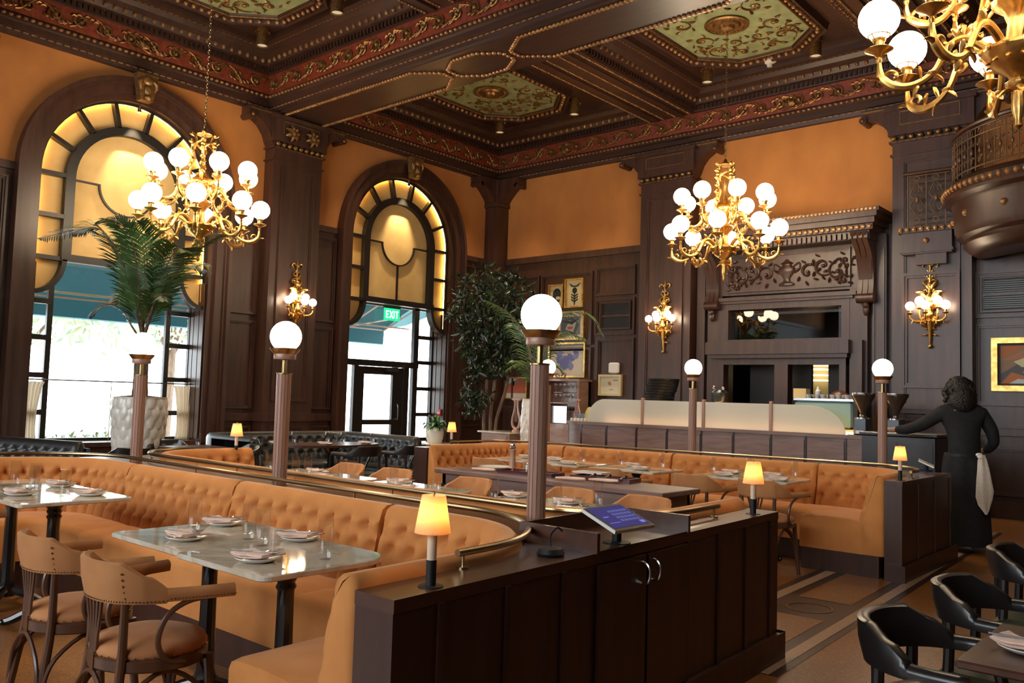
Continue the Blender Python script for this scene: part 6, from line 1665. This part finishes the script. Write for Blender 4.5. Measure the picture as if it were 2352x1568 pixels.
for k, ctrl in enumerate(([(-.03,.35,0),(-.15,.85,0),(-.4,1.22,-.05),(-.75,1.42,-.1)],[(0,.4,0),(.1,.9,.1),(.35,1.25,.1),(.75,1.28,.05),(1.0,.95,0)],[(-.02,.35,.1),(-.1,.8,.3),(-.2,1.1,.5),(-.3,1.1,.75)],
                          [(.02,.3,0),(.12,.7,-.1),(.35,.95,-.2),(.68,.9,-.3)],[(-.04,.25,0),(-.14,.45,-.1),(-.28,.5,-.2),(-.42,.42,-.2)],[(0,.2,0),(.1,.4,0),(.25,.5,0),(.4,.42,0)],[(-.02,.2,0),(-.1,.42,.1),(-.22,.55,.2),(-.35,.55,.3)])):
    P = [Vector((0,0,0))]+[RV*a+UZ*b+DV*c for a, b, c in ctrl]
    m = MB(); frond(m, P, .42 if k < 4 else .26, 34, .35, .016, 20+k, .9); m.build('frond', [M['leaf'], M['trunk']], kp, sharp=0)
ft = thing('ficus_tree', 'tall dark ficus tree with slim bare trunks in the far corner', 'tree', (-10.05,11.0,0))
pot = MB(); pot.lathe([(.2,0),(.26,.45),(.28,.5),(.25,.5),(.2,.46),(.001,.46)], 20); pot.build('pot', M['blackwood'], ft)
m = MB()
stems = [[(-.05,0,.4),(-.12,.02,1.0),(-.08,0,1.7),(-.12,0,2.4),(-.2,0,3.1)],[(.03,.02,.4),(.0,.02,1.1),(.06,.05,1.8),(.03,0,2.6),(.1,0,3.3)],[(.08,-.03,.4),(.1,0,1.0),(.26,.02,1.6),(.3,0,2.1),(.36,0,2.8)]]
for s in stems: m.tube([tuple(RV*a+DV*b+UZ*c) for a, b, c in s], [.032,.03,.027,.02,.01], 8)
m.build('trunk', M['trunk'], ft)
m = MB()
for k, (a, b, c, rx, rz_, n) in enumerate(((-.1,0,3.3,.62,.42,420),(.25,.1,3.2,.5,.45,260),(-.45,0,2.9,.36,.4,260),(.1,-.1,2.7,.55,.4,420),(-.25,.1,2.35,.42,.38,320),(.38,0,2.3,.42,.4,260),(.1,-.1,2.0,.4,.25,200),(-.3,-.1,1.95,.22,.3,130),(-.33,-.05,1.5,.2,.14,60),(-.36,-.05,1.25,.2,.2,90),(-.15,-.1,1.4,.2,.15,60),(.55,0,2.7,.3,.3,120))):
    c_ = RV*a+DV*b+UZ*c; leafcloud(m, c_, (rx,rx,rz_), n, .15, 300+k)
o = m.build('foliage', M['leafdark'], ft, sharp=0)
# potted plant on a small round table
r = thing('side_table', 'small round table under the potted plant beside the black booth', 'table', (-8.95,8.62,0)); m = MB(); m.lathe([(.3,.70),(.31,.71),(.31,.725),(.3,.73),(.001,.73)], 24); m.build('tabletop', M['marble'], r); m = MB(); m.lathe([(.18,0),(.18,.02),(.04,.06),(.035,.6),(.08,.70)], 16); m.build('pedestal', M['iron'], r)
r = thing('potted_plant', 'leafy green plant in a pale pot by the black booth and exit door', 'plant', (-8.95,8.62,.73)); m = MB(); m.lathe([(.09,0),(.12,.06),(.13,.15),(.12,.22),(.105,.22),(.11,.15),(.001,.12)], 20); m.build('pot', M['vase'], r)
m = MB(); rnd = random.Random(4)
for k in range(60):
    a = rnd.uniform(0,6.28); el = rnd.uniform(.2,1.3); d = Vector((cos(a)*cos(el), sin(a)*cos(el), sin(el))); L = rnd.uniform(.16,.3); s = d.cross(UZ).normalized(); p = Vector((0,0,.2))
    q1, q2, q3 = p+d*L*.5, p+d*L*.85-UZ*.03, p+d*L*1.1-UZ*.12; m.add([p, q1+s*.02, q1-s*.02, q2+s*.026, q2-s*.026, q3], [(0,1,2),(1,3,4,2),(3,5,4)], 0, True)
m.build('leaves', M['leafmid'], r, sharp=0)
# ================================================================ pictures and wall fittings
def picture(x0, x1, z0, z1, lab, shapes, bg, frame=M['gold'], fw=.035, mat=None, mw=.0, d=.035):
    r = thing('framed_picture', lab, 'picture', ((x0+x1)/2, YB-.035, (z0+z1)/2), 0, None); a, b = (x1-x0)/2, (z1-z0)/2
    f = lambda u, v, w: (u, w, v)
    m = MB()
    for (u0,u1,v0,v1) in ((-a,a,-b,-b+fw),(-a,a,b-fw,b),(-a,-a+fw,-b+fw,b-fw),(a-fw,a,-b+fw,b-fw)): m.prism([(u0,v0),(u1,v0),(u1,v1),(u0,v1)], .03, -d, 0, f)
    m.build('frame', frame, r)
    m = MB(); m.prism([(-a+fw*.9,-b+fw*.9),(a-fw*.9,-b+fw*.9),(a-fw*.9,b-fw*.9),(-a+fw*.9,b-fw*.9)], .02, .005, 0, f); o = m.build('mount' if mat else 'canvas', pmat('art_ground', mat or bg, .6), r)
    ia, ib = a-fw-mw, b-fw-mw
    if mat: m = MB(); m.prism([(-ia,-ib),(ia,-ib),(ia,ib),(-ia,ib)], .005, .002, 0, f); m.build('canvas', pmat('art_ground', bg, .6), r)
    cols = {}
    for k, (col, poly) in enumerate(shapes): cols.setdefault(col, []).append((k, poly))
    for col, L in cols.items():
        m = MB()
        for k, poly in L: m.prism([(u*ia, v*ib) for u, v in poly], .003, .0015-.0002*k, 0, f)
        m.build('painted_shape', pmat('art_paint', col, .6), r)
def blob(cx, cy, rx, ry, n=16, wob=0, ph=0): return [(cx+rx*cos(2*pi*k/n)*(1+wob*sin(3*2*pi*k/n+ph)), cy+ry*sin(2*pi*k/n)*(1+wob*cos(2*2*pi*k/n+ph))) for k in range(n)]
DKC = (.01,.012,.011); YEL = (.62,.5,.24)
picture(-10.50,-10.13,3.19,3.64,'small gold-framed picture of a black rounded shape, left of two at the top', [(DKC, blob(.05,.05,.62,.75,20,.06)),(YEL, blob(.25,-.2,.35,.18,14,.1,.5))], YEL, M['gold'], .025)
picture(-10.10,-9.65,3.17,3.73,'gold-framed picture of a black stem with leaves, right of two at the top', [(DKC, blob(.0,.2,.3,.24)),(DKC, [(-.75,.82),(-.1,.55),(0,.62),(.1,.55),(.75,.82),(.4,.5),(0,.45),(-.4,.5)]),(DKC, [(-.07,.1),(.07,.1),(.07,-.9),(-.07,-.9)])]+[(DKC, [(0,-.2-.2*k),(.4,-.02-.2*k),(.42,-.12-.2*k),(0,-.32-.2*k),(-.42,-.12-.2*k),(-.4,-.02-.2*k)]) for k in range(3)], YEL, M['gold'], .03)
picture(-10.3,-9.62,2.55,3.10,'framed dark abstract with a white mount, below the two small pictures', [((.06,.07,.08), [(-.9,-.9),(.5,-.9),(.9,.1),(.3,.9),(-.9,.6)]),((.3,.32,.3), [(-.5,-.4),(.3,-.7),(.6,.3),(-.1,.6)]),((.35,.06,.03), blob(.0,-.25,.3,.2,8,.2)),((.02,.02,.02), [(-.9,.5),(.2,.1),(.9,.8),(.2,.5)])], (.16,.17,.16), M['gold'], .03, (.7,.62,.5), .07)
rn = random.Random(12); bl = [((.15,.17,.42) if k % 3 else (.22,.26,.5), blob(rn.uniform(-.5,.5), rn.uniform(-.35,.5), rn.uniform(.12,.34), rn.uniform(.1,.3), 9, .35, k)) for k in range(14)]
picture(-10.46,-9.57,1.83,2.50,'large framed picture of blue blots on cream, above the back bar', bl, (.66,.6,.5), M['gold'], .035)
picture(-11.56,-10.98,1.38,1.83,'small framed orange and red landscape at the left, behind the ficus', [((.42,.1,.05), [(-1,-.5),(1,-.5),(1,.3),(.3,.6),(-.2,.3),(-1,.1)]),((.4,.5,.52), [(-1,.3),(.2,1),(-1,1)]),((.6,.55,.45), [(-1,-1),(1,-1),(1,-.5),(-1,-.5)])], (.3,.12,.07), M['gold'], .025)
picture(-9.25,-8.75,1.50,1.89,'small pale framed sketch with an orange mark, below the thermostat box', [((.6,.18,.08), [(-.3,.35),(.0,.45),(.12,.05),(-.18,0)]),((.45,.3,.22), [(-.1,-.45),(.3,-.45),(.3,-.6),(-.1,-.6)]),(DKC, [(.3,.62),(.75,.62),(.75,.55),(.3,.55)])], (.64,.6,.44), pmat('pale_wood_frame', (.62,.5,.26), .5), .04)
BLU = (.06,.2,.42); ORG = (.42,.13,.04); PALE = (.55,.52,.3)
picture(-2.74,-1.5,1.70,2.42,'colourful cubist still life in a gold frame at the right edge', [(ORG, [(-1,.3),(-.4,1),(-1,1)]),((.4,.16,.07), [(-1,.2),(-.2,1),(.3,1),(.1,.5)]),(BLU, [(-.5,.5),(-.3,1),(.7,1),(.3,0)]),((.08,.08,.1), [(-1,-.5),(-.4,.3),(.2,-.2),(-.2,-1),(-1,-1)]),(PALE, [(-.7,.15),(-.45,.35),(-.3,.05),(-.5,-.15)]),(PALE, [(-.5,-.4),(-.1,-.2),(.15,-.5),(-.2,-.75)]),((.2,.33,.15), [(-.35,.5),(-.1,.2),(-.15,-.1),(-.4,.0)]),((.5,.48,.25), [(-.2,.35),(.0,.65),(.15,.2),(-.05,.0)]),(ORG, [(-1,-1),(-.75,-.4),(-.3,-.7),(.4,-.65),(.3,-1)]),((.5,.55,.6), [(-.8,-1),(-.6,-.75),(-.25,-.85),(-.3,-1)]),((.3,.08,.06), [(.4,-1),(.5,.4),(1,.2),(1,-1)]),(BLU, [(.5,-.4),(.8,.1),(.9,-.5)]),(PALE, [(.3,.5),(.6,.9),(.8,.4)])], (.25,.16,.1), M['gold'], .075, (.03,.02,.015), .03, .05)
r = thing('thermostat_box', 'small white box on the panelled wall above the pale sketch', 'thermostat', (-8.92,YB-.03,2.01)); m = MB(); m.rbox((-.11,-.05,-.1),(.11,.03,.1),.02); m.build('casing', M['plastic'], r)
def vent(x0, x1, z0, z1, lab):
    r = thing('air_vent', lab, 'vent', ((x0+x1)/2, YB-.03, (z0+z1)/2)); a, b = (x1-x0)/2, (z1-z0)/2
    m = MB(); m.box((-a,0,-b),(a,.03,b)); m.build('backing', M['black'], r)
    m = MB(); f = lambda u, v, w: (u, w, v); pframe(m, f, -a-.03, a+.03, -b-.03, b+.03, .03, .035, .045, -1); m.box((-a,-.02,-.02),(a,.02,.02)); m.build('frame', M['wood'], r)
    m = MB(); n = 22
    for s in (-1,1):
        for k in range(6): z = s*(.04+(b-.05)*k/6); m.box((-a,-.008,z-.006),(a,.0,z+.006))
    m.build('louvre', M['blackwood'], r)
vent(-9.22,-8.6,2.75,3.2,'dark louvred vent in the panelling left of the far pilaster')
vent(-2.84,-1.95,2.80,3.24,'dark louvred vent in the panelling at the right edge, above the cubist picture')
# ledge and framed panel on the right pilaster
m = MB(); pframe(m, fb, -3.83, -3.07, 1.72, 3.35, 12.86, .07, .03, -1); m.box((-3.98,12.76,1.42),(-2.95,12.86,1.50)); m.box((-3.94,12.79,1.36),(-2.99,12.86,1.42)); struct(m, 'trim_3', M['wood'])
# ================================================================ black booths and chairs by the windows
pb, gb_, sb = upath(7.9, 5.65, -10.25, -8.45, -8.95, .35, 10, 8, 24)       # u = y, v = x : open towards +x
TB = lambda u, v: (v, u)
b = thing('black_booth', 'black leather horseshoe booth under the sconce, with its dark table', 'booth', (0,0,0))
backrest(b, pb, TB, [], M['leather'], .03, .86, .43, -1, True, a_=.16)
ia, _, _ = upath(7.72, 5.83, -10.07, -8.45, -8.95, .25, 10, 8, 24); ib_, _, _ = upath(7.3, 6.25, -9.65, -8.45, -8.95, .1, 10, 8, 24)
seat(b, ia, ib_, TB, [], M['leather'])
m = MB(); rr_ = []
for p in pb: pass
def shell(root, P, T, off, z1, mat):
    R, L = resample(P, .1); m = MB(); rings = []
    for x, y, d, s in R:
        n = Vector((-d.y, d.x))*-1; a = T(x-n.x*0, y-n.y*0); b_ = T(x+n.x*off, y+n.y*off); rings.append([(*a,0),(*b_,0),(*b_,z1),(*a,z1)])
    m.loft(rings, True, True, 0, False); m.build('outer_shell', mat, root)
shell(b, pb, TB, .04, .80, M['leather'])
bt = thing('dark_booth_table', 'dark oval table set with glasses inside the black booth', 'table', (-8.95,6.8,0)); m = MB(); m.loft([[(.36*cos(t),.72*sin(t),z) for t in [2*pi*k/32 for k in range(32)]] for z in (.73,.76)], True, True, 0, False); m.build('tabletop', M['woodtop'], bt); m = MB(); m.lathe([(.25,0),(.25,.02),(.05,.06),(.045,.65),(.15,.73)], 18); m.build('pedestal', M['iron'], bt)
for x, y, w in ((-9.05,6.3,'in the black booth, just right of the left globe post'),(-8.93,6.72,'in the black booth, left of the middle pair'),(-8.85,6.9,'in the black booth, right of the middle pair'),(-8.8,7.35,'in the black booth, rightmost by the exit door')): tumbler(x, y, .76, w)
for x, y, w in ((-9.1,6.1,'in the black booth, leftmost'),(-8.8,6.6,'in the black booth, middle'),(-8.75,7.2,'in the black booth, right')): setting(x, y, .76, .3, w, 0)
bk = None
def blackchair(x, y, rz, lab):
    global bk
    if bk is not None: return dup(bk, (x, y, 0), rz, lab)
    r = bk = thing('black_armchair', lab, 'chair', (x, y, 0), rz, 'black armchairs by the windows')
    chair_band(r, M['blackwood'], 'back_rail', .68, .80, .72, .034, -.03, None, M['blackwood'])
    m = MB(); m.lathe([(.2,.43),(.215,.45),(.2,.48),(.001,.49)], 22); m.build('seat', M['green'], r)
    for sx in (-1,1):
        m = MB(); m.tube([(sx*.19,-.2,0),(sx*.16,-.16,.43),(sx*.15,-.155,.69)], .016, 8); m.build('leg', M['blackwood'], r)
        m = MB(); m.tube([(sx*.19,.18,0),(sx*.18,.16,.43),(sx*.25,.1,.7)], .016, 8); m.build('leg', M['blackwood'], r)
    m = MB(); m.lathe([(.21,.40),(.215,.41),(.215,.43),(.2,.435)], 22); m.build('seat_frame', M['blackwood'], r)
    return r
blackchair(-8.05, 6.55, radians(90), 'black armchair with a green seat facing the black booth, left')
blackchair(-8.02, 7.25, radians(90), 'black armchair with a green seat facing the black booth, right')
blackchair(-8.75, 4.1, radians(80), 'black armchair beside the big palm planter, left of it')
blackchair(-9.62, 4.98, radians(-110), 'black armchair by the big palm planter, tucked behind it under the window')
blackchair(-8.62, 5.28, radians(170), 'black armchair right of the big palm planter, nearer of two')
wt = thing('window_table', 'small sunlit table right of the big palm planter', 'table', (-9.0,4.98,0)); m = MB(); m.rbox((-.3,-.3,.73),(.3,.3,.76),.01); m.build('tabletop', M['woodtop'], wt); m = MB(); m.lathe([(.2,0),(.2,.02),(.04,.05),(.035,.68),(.12,.73)], 16); m.build('pedestal', M['iron'], wt)
tumbler(-8.98, 4.98, .76, 'on the sunlit table right of the big palm planter')
sofa = thing('black_sofa', 'black tufted leather sofa end by the left edge, under the window', 'sofa', (0,0,0))
sp = [(-8.62,3.62),(-9.0,3.5),(-9.5,3.32),(-10.0,3.14),(-10.6,2.92)]
backrest(sofa, sp, ID, [], M['leather'], .025, .87, .43, 1, True, a_=.14)
m = MB(); rings = []
for (x, y) in sp: rings.append([(x,y,0),(x+.02,y+.03,0),(x+.02,y+.03,.8),(x,y,.8)])
m.loft(rings, True, True, 0, False); m.build('outer_shell', M['leather'], sofa)
m = MB(); rings = []
for (x, y) in sp: rings.append([(x+.06,y-.16,.1),(x+.25,y-.7,.1),(x+.25,y-.7,.44),(x+.06,y-.16,.46)])
m.loft(rings, True, True, 0, False); m.build('seat_cushion', M['leather'], sofa)
m = MB(); rings = []
for (x, y) in sp: rings.append([(x+.08,y-.2,0),(x+.22,y-.6,0),(x+.22,y-.6,.1),(x+.08,y-.2,.1)])
m.loft(rings, True, True, 0, False); m.build('plinth', M['blackwood'], sofa)
r = thing('sofa_table', 'dark table before the black sofa at the left edge', 'table', (-9.12,2.35,0)); m = MB(); m.rbox((-.3,-.25,.73),(.3,.25,.76),.01); m.build('tabletop', M['woodtop'], r); m = MB(); m.lathe([(.2,0),(.2,.02),(.04,.05),(.035,.68),(.12,.73)], 16); m.build('pedestal', M['iron'], r)
# ================================================================ the server, seen from behind
def skin(name, V, E, R, mat, parent, sub=2):
    me = bpy.data.meshes.new(name); me.from_pydata(V, E, []); o = bpy.data.objects.new(name, me); COL.objects.link(o); o.parent = parent; me.materials.append(mat)
    s = o.modifiers.new('skin', 'SKIN'); s.use_smooth_shade = True
    for i, r_ in enumerate(R):
        d = me.skin_vertices[0].data[i]; d.radius = r_ if isinstance(r_, tuple) else (r_, r_); d.use_root = (i == 0)
    q = o.modifiers.new('sub', 'SUBSURF'); q.levels = sub; q.render_levels = sub
    return o
def person():
    # local: faces +y, x to the right; leaning forward onto the cabinet at left
    r = thing('person', 'server in black seen from behind, reaching left over the dark cabinet', 'person', (-2.29,9.72,0), radians(38))
    V = [(0,0,.95),(0,.0,1.1),(0,.03,1.25),(0,.07,1.40),(0,.09,1.48),(-.01,.13,1.55),(-.01,.15,1.63)]
    E = [(0,1),(1,2),(2,3),(3,4),(4,5),(5,6)]; R = [(.11,.085),(.12,.09),(.15,.1),(.14,.09),(.055,.055),(.075,.09),(.07,.085)]
    def add(p, par, rad): V.append(p); E.append((par, len(V)-1)); R.append(rad); return len(V)-1
    # left arm reaching out to the left and forward
    a = add((-.19,.08,1.40), 3, .06); a = add((-.34,.20,1.27), a, .047); le = add((-.45,.30,1.205), a, .04); lw = add((-.56,.42,1.195), le, .03)
    lp = add((-.60,.47,1.195), lw, (.034,.016))
    for k, (dx, dy, dz) in enumerate(((-.025,.085,.01),(-.045,.08,.015),(-.065,.07,.012),(-.075,.05,.008))):
        f1 = add((-.60+dx*.55,.47+dy*.55,1.195+dz), lp, .0095); f2 = add((-.60+dx,.47+dy,1.185), f1, .0085)
    t1 = add((-.575,.49,1.19), lw, .011); add((-.555,.525,1.18), t1, .009)
    a = add((.19,.06,1.40), 3, .06); a = add((.28,.02,1.22), a, .047); a = add((.31,.04,1.09), a, .04); rw = add((.26,.17,.99), a, .03)
    rp = add((.23,.23,.97), rw, (.034,.016))
    for k, (dx, dy, dz) in enumerate(((-.03,.075,-.02),(-.012,.08,-.03),(.006,.075,-.035),(.022,.065,-.04))):
        f1 = add((.23+dx*.55,.23+dy*.55,.97+dz*.5), rp, .0095); f2 = add((.23+dx,.23+dy*.9,.97+dz*1.6), f1, .0085)
    t1 = add((.205,.22,.985), rw, .011); add((.185,.25,.98), t1, .009)
    for s in (-1, 1):
        h = add((s*.09,0,.88), 0, .095); k = add((s*.1,.02,.5), h, .062); an = add((s*.1,-.02,.09), k, .042); add((s*.11,.1,.04), an, .04)
    skin('body', V, E, R, M['skin'], r)
    fm = MB()
    fm.sphere((-.01,.245,1.60), .018, 8, 6, 0, (.8,1,1.3)); fm.sphere((-.09,.14,1.60), .022, 8, 6, 0, (.4,.8,1.3)); fm.sphere((.07,.14,1.60), .022, 8, 6, 0, (.4,.8,1.3))
    fm.build('nose_and_ears', M['skin'], r)
    em = MB(); em.sphere((-.04,.225,1.63), .012, 8, 6); em.sphere((.02,.225,1.63), .012, 8, 6); em.tube([(-.035,.23,1.555),(-.01,.24,1.552),(.015,.23,1.555)], .006, 5); em.build('eyes_and_mouth', M['hair'], r)
    # sweater: same skeleton, thicker, without the hands
    V2 = [(0,0,.84),(0,.0,1.1),(0,.03,1.25),(0,.07,1.38),(0,.1,1.52)]; E2 = [(0,1),(1,2),(2,3),(3,4)]; R2 = [(.19,.15),(.155,.125),(.18,.125),(.165,.115),(.075,.075)]
    def add2(p, par, rad): V2.append(p); E2.append((par, len(V2)-1)); R2.append(rad); return len(V2)-1
    a = add2((-.2,.08,1.39), 3, .082); a = add2((-.34,.20,1.26), a, .07); a = add2((-.45,.30,1.205), a, .058); add2((-.545,.405,1.195), a, .045)
    a = add2((.2,.06,1.39), 3, .082); a = add2((.285,.02,1.22), a, .07); a = add2((.315,.04,1.09), a, .058); add2((.27,.15,1.0), a, .045)
    skin('black_sweater', V2, E2, R2, M['clothblack'], r)
    m = MB(); rings = []
    for z, rx, ry, yo in ((.98,.19,.155,0),(.9,.205,.165,0),(.7,.22,.19,.0),(.4,.235,.21,0),(.15,.25,.22,0),(.07,.25,.22,0)):
        rings.append([(rx*(1+.03*cos(9*t))*cos(t), yo+ry*(1+.03*cos(9*t))*sin(t), z) for t in [2*pi*k/40 for k in range(40)]])
    m.loft(rings, True, True, 0, True); m.build('long_apron', M['clothblack'], r, sharp=60)
    m = MB(); rings = []
    for z in (.955,.985): rings.append([(.196*cos(t), .16*sin(t), z) for t in [2*pi*k/40 for k in range(40)]])
    m.loft(rings, True, True, 0, True); m.build('apron_strap', M['black'], r)
    m = MB(); rnd = random.Random(8)
    m.sphere((-.01,.09,1.645), .13, 18, 14, 0, (1.05,1.05,1.05)); m.sphere((-.01,.01,1.53), .115, 16, 12, 0, (1.2,.8,1.3))
    for k in range(150):
        a = rnd.uniform(0,6.28); e = rnd.uniform(-.9,1.4); c = Vector((-.01,.09,1.60)); d = Vector((cos(a)*cos(e), sin(a)*cos(e)*1.0, sin(e)))
        if d.y > .45 and d.z < .45: continue
        p = c+Vector((d.x*.14, d.y*.13, d.z*.15 if d.z > 0 else d.z*.22)); m.sphere(p, rnd.uniform(.02,.036), 7, 5)
    m.build('curly_hair', M['hair'], r, sharp=0)
    t = thing('side_towel', 'cream towel hanging from the apron of the server', 'towel', (-2.29,9.72,0), radians(38))
    m = MB(); rings = []
    for k, (z, w, o_) in enumerate(((.985,.025,.0),(.93,.04,.0),(.85,.05,.005),(.72,.065,.008),(.6,.075,.01),(.52,.06,.012),(.44,.03,.012),(.40,.008,.012))):
        cx = .075+.02*k/7; rings.append([(cx+w*cos(tt)*(1+.18*cos(4*tt)), -.205-o_*2-.012*k/7+.016*sin(tt)*(1+.4*cos(3*tt)), z+.03*cos(tt)*(1 if 3 < k < 6 else 0)) for tt in [2*pi*j/24 for j in range(24)]])
    m.loft(rings, True, True, 0, True); m.build('cloth', M['towel'], t, sharp=60)
    m = MB(); m.sphere((.05,-.2,.985), .03, 8, 6, 0, (1.2,.6,.7)); m.tube([(.03,-.21,.97),(.05,-.225,.955),(.08,-.215,.96)], .012, 6); m.build('tucked_fold', M['white'], t)
person()
ck = thing('host_cabinet', 'tall dark cabinet the server leans on, behind the orange table lamp', 'cabinet', (-2.98,10.2,0)); m = MB(); m.rbox((-.42,-.26,0),(.36,.26,1.12),.01); m.build('carcass', M['blackwood'], ck)
m = MB(); m.rbox((-.44,-.28,1.12),(.38,.28,1.155),.006); m.build('top', M['blackwood'], ck)
m = MB(); m.box((-.4,-.268,.12),(-.04,-.258,1.06)); m.build('door', M['blackwood'], ck); m = MB(); m.box((-.01,-.268,.12),(.33,-.258,1.06)); m.build('door', M['blackwood'], ck)
# ---------------------------------------------------------------- daylight guides for the openings
def portal(x, y, z, sx, sy, rot):
    l = bpy.data.lights.new('window_portal', 'AREA'); l.shape = 'RECTANGLE'; l.size = sx; l.size_y = sy; l.cycles.is_portal = True
    o = bpy.data.objects.new('window_portal', l); COL.objects.link(o); o.location = (x, y, z); o.rotation_euler = rot
portal(-12.5, W1, 1.9, 2.5, 2.4, (0, radians(-90), 0))
portal(-12.5, W2, 1.55, 3.1, 2.4, (0, radians(-90), 0))
